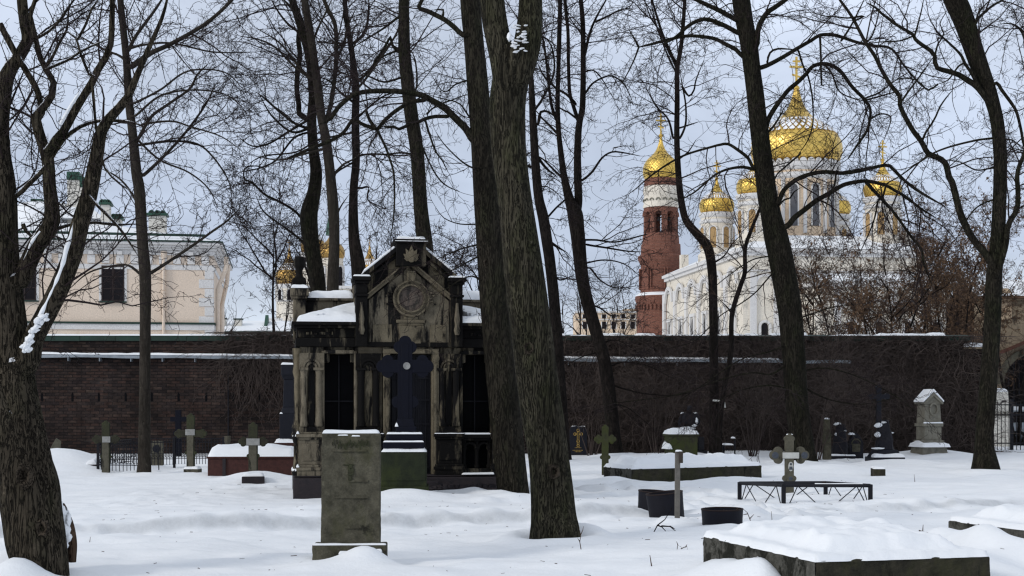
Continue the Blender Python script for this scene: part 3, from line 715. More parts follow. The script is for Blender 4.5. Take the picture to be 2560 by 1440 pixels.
traced_tree('thin kinked tree before the white church, a pale rag tied low round it', 41.0, (1787,1122),
  '1788,1130,36 1786,1100,26 1785,960,23 1783,747,22 1779,667,23 1769,618,24 1747,590,22 1725,565,20 1711,540,18 1700,480,17 1694,400,15 1692,330,14 1693,250,13 1693,175,12 1702,120,11 1708,60,10 1712,0,9 1716,-60,8',
  [(9,4,'1692,168 1680,140 1660,95 1645,50 1630,0 1622,-30'), (6,3,'1692,165 1672,130 1650,80 1625,40 1612,0'), (6,3,'1700,345 1714,310 1714,260 1706,215 1702,190'), (6,3,'1704,215 1722,240 1735,225 1740,200 1760,150'),
   (6,3,'1683,345 1675,310 1665,290 1640,265 1610,210'), (5,2,'1694,400 1720,380 1740,350'), (5,3,'1690,180 1670,140 1640,60 1625,-10'), (5,2,'1780,660 1810,640 1830,610 1850,590'), (5,2,'1698,320 1730,310 1745,305')],
  21, 'bark_dark', LIME, 10, .04, .3, dens=.8, twig_y=560)
traced_tree('leaning reddish sapling beside the thin kinked tree at the brick wall', 40.0, (1796,1120),
  '1796,1126,18 1800,1060,13 1812,960,13 1827,880,13 1830,787,12 1850,718,12 1862,680,11 1863,620,10 1880,570,9 1902,515,7 1915,470,5',
  [(5,2,'1830,787 1820,770 1800,750'), (4,2,'1858,690 1880,670 1900,650'), (4,2,'1864,640 1850,600 1850,560')],
  22, 'bark_dark', LIME, 8, .04, .2, dens=.8, twig_y=760, twig='twig_brown', extend=False)
traced_tree('large dark lime tree with arching limbs directly in front of the golden church dome', 38.0, (2007,1140),
  '2010,1148,78 2006,1120,60 1992,1000,57 1985,900,57 1975,780,60 1960,690,62 1942,600,60 1928,540,52 1916,470,50 1900,340,45 1886,220,43 1873,120,43 1862,60,44 1853,0,44 1843,-90,38',
  [(15,11,'1884,125 1892,108 1897,67 1917,33 1935,20 1963,0 1985,-20'), (13,10,'1852,55 1800,27 1763,10 1735,-4'), (12,8,'1850,84 1803,60 1760,48 1723,63 1693,90 1660,110'), (12,6,'1856,140 1840,124 1813,110 1790,98 1760,92 1717,90 1667,100 1630,110 1597,118'), (6,3,'1597,118 1585,95 1573,75'), (5,2,'1597,118 1585,150 1565,190 1545,220'),
   (10,4,'1884,418 1870,395 1845,375 1820,360 1800,362 1780,367 1707,390 1640,430 1580,480'), (9,4,'1888,424 1860,418 1833,420 1805,428 1780,443 1737,480 1700,500'),
   (14,6,'1912,330 1920,300 1937,270 1955,245 1973,223 1995,205 2017,183 2033,165 2067,160 2100,177 2127,213 2145,232 2160,247 2175,270 2175,295 2167,327 2145,360 2120,397'), (12,4,'1906,168 1935,155 1967,137 1990,123 2030,100 2050,88 2080,87 2105,93 2133,103 2160,110 2190,115 2220,118 2240,133 2257,160 2300,210 2320,225'),
   (6,5,'1918,155 1925,132 1945,122 1985,124'), (5,3,'1997,130 2003,150 2010,170 2020,190 2028,225 2032,260 2032,310 2020,350 2000,380'), (7,3,'1905,345 1930,320 1950,290 1960,270'),
   (15,5,'1968,565 1985,545 2013,523 2040,502 2070,485 2107,463 2140,455 2170,453 2213,463 2240,478 2265,492 2300,520 2340,545'), (13,7,'1945,505 1960,475 1990,450 2020,437 2060,430 2107,433 2150,427 2213,413 2232,422 2260,450 2300,480 2360,515'),
   (9,4,'2165,455 2197,490 2225,520 2245,545 2277,590 2303,623 2310,660 2330,713'), (6,3,'2050,92 2052,140 2054,213 2060,214'), (5,2,'2160,247 2200,230 2240,200 2290,170'), (5,2,'2165,250 2220,235 2270,220'), (5,2,'2172,300 2200,285 2225,290 2225,310 2210,350'),
   (6,3,'1940,520 1960,500 1975,495 1985,480 2000,470'), (5,2,'2060,160 2080,185 2100,230 2150,250 2200,255'), (6,2,'2103,103 2130,60 2150,20 2170,-20'), (5,2,'2160,110 2180,90 2195,40 2200,0'), (5,3,'2000,385 1960,420 1940,440 1930,480'),
   (5,2,'2090,435 2085,465 2070,500 2060,540'), (5,2,'2196,500 2185,550 2165,600 2145,640'), (5,2,'2213,470 2205,520 2225,560'), (4,2,'1935,680 1890,730 1850,760 1800,790 1740,850 1680,870'), (4,2,'1930,640 1880,650 1820,690 1760,740'),(6,2,'1978,900 1930,935 1880,932 1800,950 1700,985 1600,1000 1500,1012'),(6,2,'1990,955 2040,985 2090,1003 2160,1010 2250,992'),(5,2,'1985,800 2030,785 2080,768 2130,762'),(5,2,'1975,860 1920,880 1850,900 1760,960 1700,1000'),(6,2,'1996,1010 1960,970 1900,965 1830,985 1760,1030'),(5,2,'2000,930 2060,920 2140,940 2230,985 2290,1030')],
  23, 'bark_lime', LIME, 16, .055, .3, dens=.8, twig_y=540, drift=.10)
traced_tree('curved mossy-sided tree with a long left limb beside the iron railings', 33.8, (2466,1178),
  '2470,1190,92 2464,1165,66 2461,1110,47 2465,1040,44 2471,960,43 2480,830,41 2485,700,40 2492,620,36 2497,540,34 2501,440,33 2500,370,33 2494,310,33 2484,265,34 2468,215,38 2447,160,43 2432,115,46 2417,70,50 2402,30,54 2388,0,54 2362,-70,48',
  [(20,6,'2484,668 2470,643 2453,622 2440,607 2420,577 2400,530 2387,480 2380,455 2373,443 2363,407 2340,392 2320,383 2303,353 2283,327 2262,290 2250,262 2249,240 2227,213 2203,173 2187,140 2165,108 2150,80 2133,47 2115,20 2100,0 2090,-20'),
   (16,5,'2478,262 2463,243 2447,222 2430,207 2412,196 2397,187 2370,178 2343,170 2337,155 2337,140 2327,127 2305,112 2288,98 2283,87 2265,76 2243,63 2225,50 2203,33 2190,20 2167,7'), (9,4,'2448,222 2430,185 2413,160 2405,142 2393,127 2370,105 2350,87 2335,70'), (9,5,'2432,72 2442,50 2460,32 2483,13 2507,0 2525,-15'), (5,3,'2440,60 2445,35 2460,15 2475,0'),
   (9,6,'2492,208 2502,222 2513,237 2530,260 2540,277 2547,300 2553,327 2560,363 2575,400'), (17,9,'2490,690 2505,645 2515,608 2519,570 2530,545 2543,522 2545,480 2543,440 2550,410 2560,387 2570,340'),
   (6,3,'2487,345 2445,350 2400,360 2365,370 2333,383 2310,398 2287,413 2250,440 2220,457 2190,480'), (6,3,'2305,353 2315,330 2327,313 2340,290 2350,267 2365,245 2380,227'), (5,2,'2397,165 2370,200 2345,210'), (5,2,'2286,92 2295,60 2305,20 2310,-10'),
   (5,2,'2337,140 2345,110 2360,85 2350,60 2365,30'), (5,2,'2283,90 2250,102 2200,105 2165,110'), (5,2,'2160,40 2120,45 2090,42 2060,40 2030,30'), (5,2,'2320,225 2290,200 2240,195'), (6,3,'2248,262 2270,230 2300,190 2335,140'),
   (5,2,'2480,420 2440,425 2400,405 2360,400'), (5,2,'2499,350 2530,350 2560,375'), (4,2,'2510,420 2530,440 2545,470'), (5,2,'2480,500 2440,520 2410,560 2390,600')],
  24, 'bark_lime', MAPLE, 14, .055, .3, dens=.62, twig_y=430, drift=.10)
traced_tree('bare tree outside the right edge whose twigs reach in beneath the curved tree', 37.0, (2640,1160),
  '2645,1165,60 2640,1000,46 2632,800,42 2628,600,38 2622,400,32 2618,200,26 2615,0,22 2615,-80,18',
  [(9,4,'2620,300 2590,240 2575,180 2560,95 2545,70'), (8,3,'2622,420 2590,400 2565,380 2530,370'), (8,3,'2625,520 2590,470 2560,460 2540,470'), (7,3,'2618,190 2590,120 2560,80 2530,60 2500,60')],
  25, 'bark_lime', MAPLE, 10, .05, .3, dens=1.0, twig_y=500, drift=.1)
# trees whose trunks stand outside the frame or further back but whose twigs fill the sky
proc_tree('bushy bare tree behind the mausoleum gable, against the small gold domes', 960, 52.0, 8.6, 43, .38, 2, .13, MAPLE, 'bark_dark', 'twig', dens=.75, fork=.3, nl=18, group='bare winter trees beyond the wall')
proc_tree('bushy bare tree left of the mausoleum, tangled before the smallest gold dome', 735, 55.0, 8.8, 44, .38, 2, .12, MAPLE, 'bark_dark', 'twig', dens=.85, fork=.3, nl=20, group='bare winter trees beyond the wall')
proc_tree('small twiggy tree behind the mausoleum right of its gable', 1150, 56.0, 9.0, 45, .36, 2, .11, MAPLE, 'bark_dark', 'twig', dens=.8, fork=.3, nl=18, group='bare winter trees beyond the wall')
for i, (px, Yd, hh, st, lv, nleaf, lb) in enumerate([
    (2020, 60, 7.6, 4, MAPLE, 500, 'leafless many-stemmed shrub before the church wall, beside the big lime trunk'),
    (2110, 56, 7.8, 3, MAPLE, 1500, 'many-stemmed shrub with few brown leaves, second along the wall top'),
    (2215, 52, 8.0, 3, MAPLE, 5500, 'bushy young tree full of withered brown leaves in the middle behind the wall'),
    (2310, 55, 8.6, 4, MAPLE, 5200, 'tall shrub thick with withered brown leaves, right of the bushy young tree'),
    (2400, 58, 10.0, 4, MAPLE, 4200, 'tallest brown-leaved shrub just left of the curved tree'),
    (2545, 55, 9.0, 4, MAPLE, 2600, 'brown-leaved shrub right of the curved tree before the arched building'),
    (2330, 64, 10.5, 3, MAPLE, 900, 'taller thin bare tree rising behind the brown-leaved shrubs')]):
    proc_tree(lb, px, Yd, hh, 60+i, .30, st, .09, lv, 'bark_dark', 'twig_brown' if nleaf > 1000 else 'twig_far', 'leafy_shrub', 'shrub', 'shrubs behind the brick wall', int(nleaf*.75), .8, 0, .15, 0, .11, 14, 22)
for i, (px, Yd, hh, lb) in enumerate([(585, 95, 9.2, 'small distant bare tree right of the cream house above the low roof'), (1470, 90, 8.5, 'distant bare tree before the pale block, left of the brick tower'), (1560, 110, 10.5, 'distant bare tree touching the red brick tower'), (1425, 75, 8.0, 'distant thicket of bare twigs between the two dark trunks')]):
    proc_tree(lb, px, Yd, hh, 80+i, .34, 2, .12, [(2.2,.8,1.8,30,65,7,.2,.1,.2),(4,.35,.8,30,65,5,.3,.1,.15)], 'bark_dark', 'twig_far', group='distant bare trees', dens=.9, fork=.25, nl=14)
for i, (px, Yd, hh, lb) in enumerate([(1640, 43.5, 2.8, 'bare arching shrub against the wall left of the dark statue'), (1880, 42.0, 2.6, 'bare arching shrub against the wall between kinked tree and big lime'), (2120, 43.0, 2.6, 'bare arching shrub behind the black monuments'), (1480, 44.0, 2.6, 'bare arching shrub beside the black headstone with gold cross'), (2040, 41.0, 3.0, 'bare shrub of whippy stems at the foot of the big lime tree')]):
    proc_tree(lb, px, Yd, hh, 90+i, .75, 7, .022, [(2.6,.8,2.2,25,60,9,.14,-.25,.2),(3.5,.3,.8,30,60,6,.2,-.1,.15)], 'vine', 'vine', 'bare_shrub', 'shrub', 'bare shrubs along the brick wall', 0, 1.0, 0.05, .25, 0, .1, 16, 35)
# snow clinging to the two nearest trees, and the broken stub
def clump(parent, px, py, Y, w, h, d, seed, mat='snow', base=None, name='snow_patch', tilt=0):
    rr = np.random.default_rng(seed); n=14; mm=9; V=[]; 
    c = at(px,py,Y)-np.array(parent.location)
    for j in range(mm+1):
        ph = PI*j/mm-PI/2
        for i in range(n):
            th = 2*PI*i/n; r_ = 1+.5*(float(vnoise(i*.9+seed*3.3, j*.8, seed))-.5)
            x,y,z = w/2*r_*math.cos(th)*math.cos(ph), d/2*r_*math.sin(th)*math.cos(ph), h/2*r_*math.sin(ph)
            V.append((c[0]+x*math.cos(tilt)-z*math.sin(tilt), c[1]+y, c[2]+x*math.sin(tilt)+z*math.cos(tilt)))
    a = np.array([(j*n+i, j*n+(i+1)%n, (j+1)*n+(i+1)%n, (j+1)*n+i) for j in range(mm) for i in range(n)])
    return np_obj(name, np.array(V), [a], M[mat], parent)
path_ = [(70,888),(71,862),(76,840),(88,820),(101,803),(116,782)]
for k in range(34):
    t_ = rng.uniform(0,4.99); a_ = int(t_); f_ = t_-a_; px = path_[a_][0]*(1-f_)+path_[a_+1][0]*f_+rng.normal()*5; py = path_[a_][1]*(1-f_)+path_[a_+1][1]*f_+rng.normal()*4
    clump(TA, px, py, 12.96+rng.uniform(-.02,.03), rng.uniform(.025,.085), rng.uniform(.02,.06), .06, 300+k, tilt=rng.uniform(-.2,.9))
B_ = np.array(TA.location)
for sd,pth in ((1,[(100,792),(116,756),(132,722),(146,690),(158,656),(166,622),(176,590),(183,556)]),(2,[(58,650),(66,634),(80,604),(100,578)]),(3,[(150,312),(166,284),(186,250),(206,218),(222,190)])):
    S_ = spline([(*(at(x,y,13.02)-B_), .01) for x,y in pth], .02)
    tt = np.arange(len(S_))*.02; S_[:,3] = np.clip((fbm(tt*4+sd*9, tt*0+sd, sd, 3)-.42)*.085, .0004, .022)*(1 if sd < 3 else .6)
    V_,Q_ = trunk_mesh(S_, 8, 300+sd, .35, 0, False); np_obj('snow_strip', V_, [Q_], M['snow'], TA)
TE = [o for o in bpy.data.objects if o.get('label','').startswith('thickest foreground trunk')][0]
for k in range(10):
    for q in range(3): clump(TE, 1282+rng.uniform(0,34), 64+k*7.2+rng.uniform(-2,2), 16.42, rng.uniform(.03,.09), rng.uniform(.010,.020), .05, 140+k*3+q, tilt=rng.uniform(-.25,.35))
clump(TE, 1273, 92, 16.45, .05, .10, .06, 155)
# broken stub with snow at the foot of the double tree
st_ = []
B_ = np.array(TA.location)
P_ = [(178,1405,24),(180,1360,24),(175,1315,20),(166,1280,12),(158,1258,5)]
S_ = spline([(*(at(x,y,13.45)-B_), w/2*13.45/F) for x,y,w in P_], .03)
V_,Q_ = trunk_mesh(S_, 12, 77, .12, 0, False); np_obj('broken_stub', V_, [Q_], M['stub_wood'], TA)
for k,(px,py,w,h) in enumerate([(157,1300,.07,.22),(164,1335,.07,.2),(156,1285,.08,.16),(163,1320,.09,.16),(160,1360,.08,.14),(168,1345,.09,.10),(150,1262,.05,.08),(172,1300,.04,.12)]): clump(TA, px, py, 13.33, w, h, .10, 170+k)

# knot holes and old branch scars on the two big trunks
TD = [o for o in bpy.data.objects if o.get('label','').startswith('tall straight trunk with a knot')][0]
def knot(T, px, py, Y, w, h, seed):
    b = MB(); c = at(px,py,Y)-np.array(T.location)
    n=16; rr = random.Random(seed)
    rings = [(1.0,.02),(.75,-.03),(.5,-.02),(.3,.02),(.0,.03)]
    vs=[]; fs=[]
    for r_,dy in rings:
        for k in range(n):
            a=2*PI*k/n; q=r_*rr.uniform(.8,1.2); vs.append((c[0]+w/2*q*math.cos(a), c[1]+dy, c[2]+h/2*q*math.sin(a)))
    for i in range(len(rings)-1):
        for k in range(n): k2=(k+1)%n; fs.append((i*n+k,i*n+k2,(i+1)*n+k2,(i+1)*n+k))
    b.add(vs,fs); b.build('knot', M['bark_scar'], T, True)
knot(TD, 1216, 657, 23.42, .10, .13, 1); knot(TE, 1322, 870, 16.50, .09, .13, 3)
knot(TE, 1322, 870, 16.48, .13, .17, 3); knot(TE, 1385, 1180, 16.47, .15, .2, 4); knot(TE, 1300, 560, 16.52, .10, .12, 5); knot(TA, 60, 1190, 12.90, .16, .24, 6); knot(TA, 105, 1320, 12.93, .14, .18, 7)
# ------------------------------------------------------------------ brick wall
WY = 46.0; WS = WY/F
wx = lambda px: (px-1280)*WS
wz = lambda py: H+(HY-py)*WS
W = thing('brick_wall', 'long old dark brick wall with green metal coping closing the graveyard', 'wall', (0, WY, 0))
XL, XR = wx(-420), wx(2418)
MB().box(XL, XR, 0, .62, -.5, wz(852)).build('brickwork', M['brick_wall'], W)
MB().box(XL, XR+.02, -.035, 0, -.4, wz(897)).build('lower_brickwork', M['brick_wall'], W)
cop = MB(); x = XL
while x < XR:
    x2 = min(x+1.15, XR+.1); dz = random.uniform(-.008,.008)
    cop.prismx([(-.10,wz(852)+dz),(.72,wz(852)+dz),(.72,wz(843)+dz),(.33,wz(836)+dz),(-.12,wz(840.5)+dz)], x, x2-.012); x = x2
cop.build('metal_coping', M['green_dark'], W)
segs = [(XL, wx(560)), (wx(560)+.02, wx(735)), (wx(1330), wx(1640)), (wx(1660), wx(1900)), (wx(1930), wx(2060)), (wx(2075), wx(2400))]
rs_ = random.Random(12); segs2 = []
for a,b in segs[2:]:
    q = a
    while q < b-.3:
        L_ = rs_.uniform(.35,1.9); segs2.append((q, min(q+L_,b), rs_.uniform(.03,.10))); q += L_+rs_.choice([.0,.03,.12,.3])
for k,(a,b,h_) in enumerate(segs2): snow_pad(a, b, -.09-.03*rs_.random(), .66, wz(839.5), h_, 20+k, .09, W, 'snow_cap', rough=.6)
for k,(a,b) in enumerate(segs[:2]):
    snow_pad(a, b, -.10, .66, wz(839.5), [.055,.04,.05,.035,.05,.04][k], k, .10, W, 'snow_cap')
gl = lambda x: wz(889.5)-(x-wx(90))*(wz(889.5)-wz(905))/(wx(2122)-wx(90))
for nm,(a,b) in (('gutter', (XL, wx(738))), ('gutter', (wx(1270), wx(2122)))):
    g_ = MB(); n = 24
    for k in range(n):
        xa = a+(b-a)*k/n; xb = a+(b-a)*(k+1)/n
        za, zb = gl(xa)-.015*math.sin(k*1.3), gl(xb)-.015*math.sin((k+1)*1.3)
        pts = [(-.30,-.055),(-.04,-.055),(-.04,.055),(-.30,.04)]
        g_.add([(xa,y,za+z) for y,z in pts]+[(xb,y,zb+z) for y,z in pts], [(0,1,5,4),(1,2,6,5),(2,3,7,6),(3,0,4,7)]+([(3,2,1,0)] if k==0 else [])+([(4,5,6,7)] if k==n-1 else []))
    go = g_.build('gutter', M['steel'], W)
    snow_pad(a, b if b < 0 else wx(1945), -.30, -.03, 0, .065, 5, .07, go, 'snow_cap', z_of=lambda X,Y: np.interp(X, [XL, XR], [gl(XL)+.045, gl(XR)+.045]))
for px in (100, 177, 255, 333, 411, 492, 1420, 1560, 1690):
    MB().box(wx(px)-.012, wx(px)+.012, -.30, -.035, gl(wx(px))-.17, gl(wx(px))-.055).build('gutter_bracket', M['steel'], W)
dp = MB(); dp.tube([(wx(572),-.08,wz(900)),(wx(572),-.08,wz(1125))], .022, 8); dp.build('drainpipe', M['iron'], W)
MB().box(wx(569), wx(576), -.11, -.06, wz(903), wz(895)).build('pipe_box', M['enamel'], W)
slot = None
for px in (106, 182, 248, 315, 380, 447, 516, 584, 650):
    s_ = MB().prism([(wx(px)-.035,wz(1003)),(wx(px)+.035,wz(1003)),(wx(px)+.035,wz(986)),(wx(px),wz(980)),(wx(px)-.035,wz(986))], -.042, -.03).build('wall_slot', M['dark_void'], W)
# end pier and stub of a lower wall with snow
P = thing('gate_pillar', 'low reddish brick pillar with a heap of snow at the wall\'s right end', 'pillar', (wx(2433), WY+.2, 0))
MB().box(-.30,.30,-.3,.3,-.4,wz(873)).build('brick_shaft', M['brick_wall'], P); MB().box(-.36,.36,-.36,.36,wz(873)+.002,wz(868)).build('cap', M['arch_stone'], P)
snow_pad(-.36,.36,-.36,.36,wz(868),.16,3,None,P)

# creeper: countless bare stems hugging the wall
def creeper(name, label, spans, n, seed, zlo, zhi, mt='vine'):
    rg = np.random.default_rng(seed); bt = []
    a = np.array(spans); wts = (a[:,1]-a[:,0])*a[:,2]; ch = rg.choice(len(a), n, p=wts/wts.sum())
    xs = a[ch,0]+rg.random(n)*(a[ch,1]-a[ch,0]); L = rg.uniform(.6,2.6,n); m = 12
    P = np.zeros((n,m,3)); z0 = rg.uniform(zlo, zhi, n); P[:,0] = np.stack([xs, -rg.uniform(.03,.22,n), z0],1)
    d = unit(np.stack([rg.normal(size=n)*.7, np.zeros(n), rg.normal(size=n)*.8-.25],1))
    for j in range(1,m):
        d = unit(d+rg.normal(size=(n,3))*np.array([.32,.10,.30])+np.array([0,0,-.05])); P[:,j] = P[:,j-1]+d*(L/(m-1))[:,None]
        P[:,j,1] = np.clip(P[:,j,1], -.34, -.02); P[:,j,2] = np.clip(P[:,j,2], .05, zhi+.05)
    R = rg.uniform(.005,.012,n)[:,None]*np.linspace(1,.5,m)[None]
    k = rg.random(n) < .5
    kids = grow([(P[k],R[k])], [(1.6,.25,.8,30,80,7,.3,-.1,.05)], rg, .004)
    for q,_ in kids: q[:,:,1] = np.clip(q[:,:,1], -.42, -.02); q[:,:,2] = np.clip(q[:,:,2], .05, zhi+.1)
    V,Q = mesh_from([(P,R)]+kids, [3]*(1+len(kids)))
    o = np_obj(name, V, [Q], M[mt], None, True, (0, WY, 0)); tag(o, label, 'climber', None, 'stuff')
creeper('creeper', 'dense bare brown creeper covering the right half of the brick wall', [(wx(1290),wx(1500),.8),(wx(1500),wx(2425),1.2)], 10500, 5, .1, wz(846))
creeper('creeper', 'paler thin creeper stems looping over the right half of the brick wall', [(wx(1290),wx(1500),.6),(wx(1500),wx(2425),1.2)], 1700, 8, .1, wz(846), 'vine_pale')
creeper('creeper', 'tangle of bare creeper hanging over the wall top left of the mausoleum', [(wx(575),wx(735),1)], 900, 6, wz(905), wz(836))

# ------------------------------------------------------------------ mausoleum
MY = 24.5; S = MY/F; CX = 1022
U = lambda px: (px-CX)*S
Z = lambda py: H+(HY-py)*S
MA = thing('mausoleum', 'soot-stained stone chapel tomb with gabled centre and snow-covered side roofs', 'mausoleum', ((CX-1280)*S, MY, 0), math.radians(9))
def mk(name, mat, fn, bevel=.012, smooth=False, parent=None):
    b = MB(); fn(b); return b.build(name, M[mat], parent or MA, smooth, bevel)
zt = Z(868)
mk('plinth', 'granite_dark', lambda b: (b.box(U(736),U(1308),-.22,3.3,-.4,Z(1192)), b.box(U(748),U(1296),-.14,3.2,Z(1192),Z(1186))), .02)
# wings and centre walls with real openings
def wall(b):
    for s in (-1, 1):
        f = lambda px: s*abs(U(px))
        def bx(p0,p1,v0,v1,z0,z1):
            a,c = sorted((f(p0),f(p1))); b.box(a,c,v0,v1,z0,z1)
        bx(752,812,.06,.42,Z(1186),zt)                 # outer pier
        bx(888,957,.06,.42,Z(1186),zt)                 # inner pier
        bx(812,888,.10,.36,Z(885),zt)                  # lintel
        bx(812,826,.13,.34,Z(906),Z(885)); bx(877,888,.13,.34,Z(906),Z(885))   # stepped head
        bx(752,760,.42,3.0,Z(1186),zt)                 # flank walls
        bx(888,893,.42,3.0,Z(1186),zt)
        bx(752,893,2.8,3.0,Z(1186),zt-.01)
    b.box(U(957),U(1087),-.02,.30,Z(884),zt)           # over the door
mk('wall', 'sand_pale', wall)
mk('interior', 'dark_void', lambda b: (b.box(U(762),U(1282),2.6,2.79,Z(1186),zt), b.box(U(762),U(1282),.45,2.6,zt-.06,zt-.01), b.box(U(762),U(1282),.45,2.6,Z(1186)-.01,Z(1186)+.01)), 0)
for s in (-1, 1):
    f = lambda px, s=s: s*abs(U(px))
    # window void with iron grille
    def grille(b):
        a, c = sorted((f(814),f(886)))
        b.box(a,c,.318,.33,Z(1003)-.010,Z(1003)+.010); b.box((a+c)/2-.008,(a+c)/2+.008,.30,.316,Z(1086),Z(888))
    mk('window_grille', 'iron', grille, 0)
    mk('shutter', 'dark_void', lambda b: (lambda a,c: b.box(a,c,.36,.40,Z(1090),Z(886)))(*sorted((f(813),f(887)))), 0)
    mk('window_surround', 'sand_pale' if s<0 else 'sand_mid', lambda b: [(lambda a,c: b.box(a,c,.02,.10,z0,z1))(*sorted((f(p0),f(p1)))) for p0,p1,z0,z1 in ((806,813,Z(1086),Z(878)),(886,893,Z(1086),Z(878)),(813,886,Z(885)+.002,Z(876)))], .008)
    # entablature
    a, c = sorted((f(742),f(893)))
    mk('entablature', 'sand_soot', lambda b: (b.box(a,c,-.02,3.05,zt,Z(846)), b.box(a+.02,c-.003,.02,3.0,Z(846),Z(822)), b.box(a-.03,c+(.0 if s<0 else .03),-.08,3.08,Z(822),Z(815)), b.box(a-.07 if s<0 else a-.0,c if s<0 else c+.07,-.16,3.12,Z(815),Z(807))), .014)
    mk('relief_band', 'sand_mid', lambda b: [b.box(q,q+.05+.03*math.sin(k*5.),-.012,.02,Z(838)+.012*math.sin(k*3.1),Z(832)+.012*math.sin(k*2.3)) for k,q in enumerate(np.arange(a+.18,a+.62,.072))], .006)
    # pilaster groups: outer (at 781) and inner (at 922)
    for cxp, mat_, hw in ((781,'sand_pale' if s<0 else 'sand_mid',31),(922,'sand_soot' if s<0 else 'sand_mid',32)):
        cu = f(cxp); w_ = hw*S
        def pil(b):
            b.box(cu-w_,cu+w_,-.03,.058,Z(925),Z(884)); b.box(cu-w_*.98,cu+w_*.98,-.02,.058,Z(1080),Z(1066))
            for q in (-1,1):
                b.lathe([(.066,Z(1066)),(.074,Z(1060)),(.060,Z(1052)),(.056,Z(1040)),(.054,Z(948)),(.060,Z(944)),(.054,Z(941)),(.066,Z(930)),(.074,Z(925))], cu+q*w_*.58, -.005, 16)
                b.box(cu+q*w_*.58-.09,cu+q*w_*.58+.09,-.085,.07,Z(926)-.004,Z(920))
        mk('column_pair', mat_, pil, .006, True)
        mk('arch_moulding', mat_, lambda b: (b.arc(cu,Z(920),.062,.098,-.052,-.028), b.arc(cu,Z(920),.118,.152,-.060,-.028)), 0)
        mk('niche', 'sand_mid', lambda b: (b.box(cu-.055,cu+.055,.02,.06,Z(1064),Z(922)), b.disc(cu,Z(920),.056,-.036,-.026)), 0)
        def ped(b):
            b.box(cu-w_*1.02,cu+w_*1.02,-.10,.10,Z(1160),Z(1098)); b.box(cu-w_*1.12,cu+w_*1.12,-.13,.10,Z(1098),Z(1092)); b.box(cu-w_*1.2,cu+w_*1.2,-.16,.10,Z(1092),Z(1084)); b.box(cu-w_*1.08,cu+w_*1.08,-.115,.10,Z(1084),Z(1079))
            b.box(cu-w_*1.12,cu+w_*1.12,-.13,.10,Z(1166),Z(1160)); b.box(cu-w_*1.2,cu+w_*1.2,-.16,.10,Z(1174),Z(1166)); b.box(cu-w_*1.14,cu+w_*1.14,-.145,.10,Z(1187),Z(1174))
            b.box(cu-w_*.7,cu+w_*.7,-.115,-.10,Z(1150),Z(1108))
        po = mk('pedestal', 'sand_pale' if (s<0 and cxp==781) else 'sand_mid' if cxp==781 else 'sand_soot', ped, .012)
        if s < 0 and cxp == 781:
            for zz, e in ((1084,.16),(1166,.16)): snow_pad(cu-w_*1.2,cu-w_*.95,-e,.1,Z(zz)+.001,.05,2,None,po)
        elif cxp == 922: snow_pad(cu-w_*1.15,cu+w_*1.15,-.16,-.03,Z(1084)-.002,.018,4,None,po)
    # stacked mouldings turning the outer corner, caught with snow
    for q in range(3):
        cu = f(746-3*0); v0 = .10+.34*q
        co = mk('corner_shaft', 'sand_mid', lambda b: b.lathe([(.085,Z(1187)),(.10,Z(1176)),(.07,Z(1168)),(.055,Z(1150)),(.055,Z(1110)),(.08,Z(1098)),(.10,Z(1090)),(.075,Z(1080)),(.09,Z(1070)),(.06,Z(1058)),(.05,Z(1040)),(.05,Z(945)),(.075,Z(930)),(.06,Z(915)),(.075,Z(890)),(.085,Z(872))], cu, v0, 12), 0, True)
        for zz in (1176,1090): mk('snow_cap', 'snow', lambda b: b.lathe([(.10,Z(zz)),(.085,Z(zz)+.035),(.04,Z(zz)+.07),(0,Z(zz)+.075)], cu, v0, 10), 0, True, co)
    # balustrade under the window
    a, c = sorted((f(815),f(886)))
    mk('balustrade', 'sand_soot', lambda b: (b.box(a-.02,c+.02,-.10,.14,Z(1096),Z(1086)), b.box(a-.02,c+.02,-.07,.12,Z(1102),Z(1096)), b.box(a-.02,c+.02,-.10,.16,Z(1186),Z(1172)), b.arc((a*3+c)/4,Z(1122),.075,.12,-.03,.08), b.arc((a+3*c)/4,Z(1122),.075,.12,-.03,.08), [b.lathe([(.05,Z(1172)),(.055,Z(1166)),(.036,Z(1160)),(.036,Z(1128)),(.055,Z(1122)),(.05,Z(1102))], q, .03, 12) for q in (a+.02,(a+c)/2,c-.02)]), .006, True)
    mk('back_panel', 'dark_void', lambda b: b.box(a,c,.16,.2,Z(1172),Z(1102)), 0)
    snow_pad(a,c,-.10,.08,Z(1086)-.002,.03,7,None,MA); snow_pad(a-.04,c+.04,-.2,-.02,Z(1186)-.002,.035,8,None,MA)
    # hip roof and its snow
    e0 = f(744); e1 = f(893); zE = Z(807); zR = Z(760); 
    def roof(b, dz, inset):
        i_ = s*inset*-1
        A_ = (e0-i_, -.14+inset, zE+dz); B_ = (e1, -.14+inset, zE+dz); C_ = (e1, 1.15, zR+dz); D_ = (e0-i_, 1.25, zE+dz)
        lo = lambda p: (p[0],p[1],zE-.002)
        vs = [A_,B_,C_,D_,lo(A_),lo(B_),lo(C_),lo(D_)]
        b.add(vs, [(0,1,2),(0,2,3),(4,5,1,0),(5,6,2,1),(3,2,6,7),(0,3,7,4)] if s<0 else [(2,1,0),(3,2,0),(0,1,5,4),(1,2,6,5),(7,6,2,3),(4,7,3,0)])
    ro = mk('side_roof', 'granite_dark', lambda b: roof(b,.004,.0), 0)
    # snow as a gridded sheet with bare spots left where it slid off
    N_ = 46; vs=[]; fs=[]; A_=np.array((e0,-.15)); 
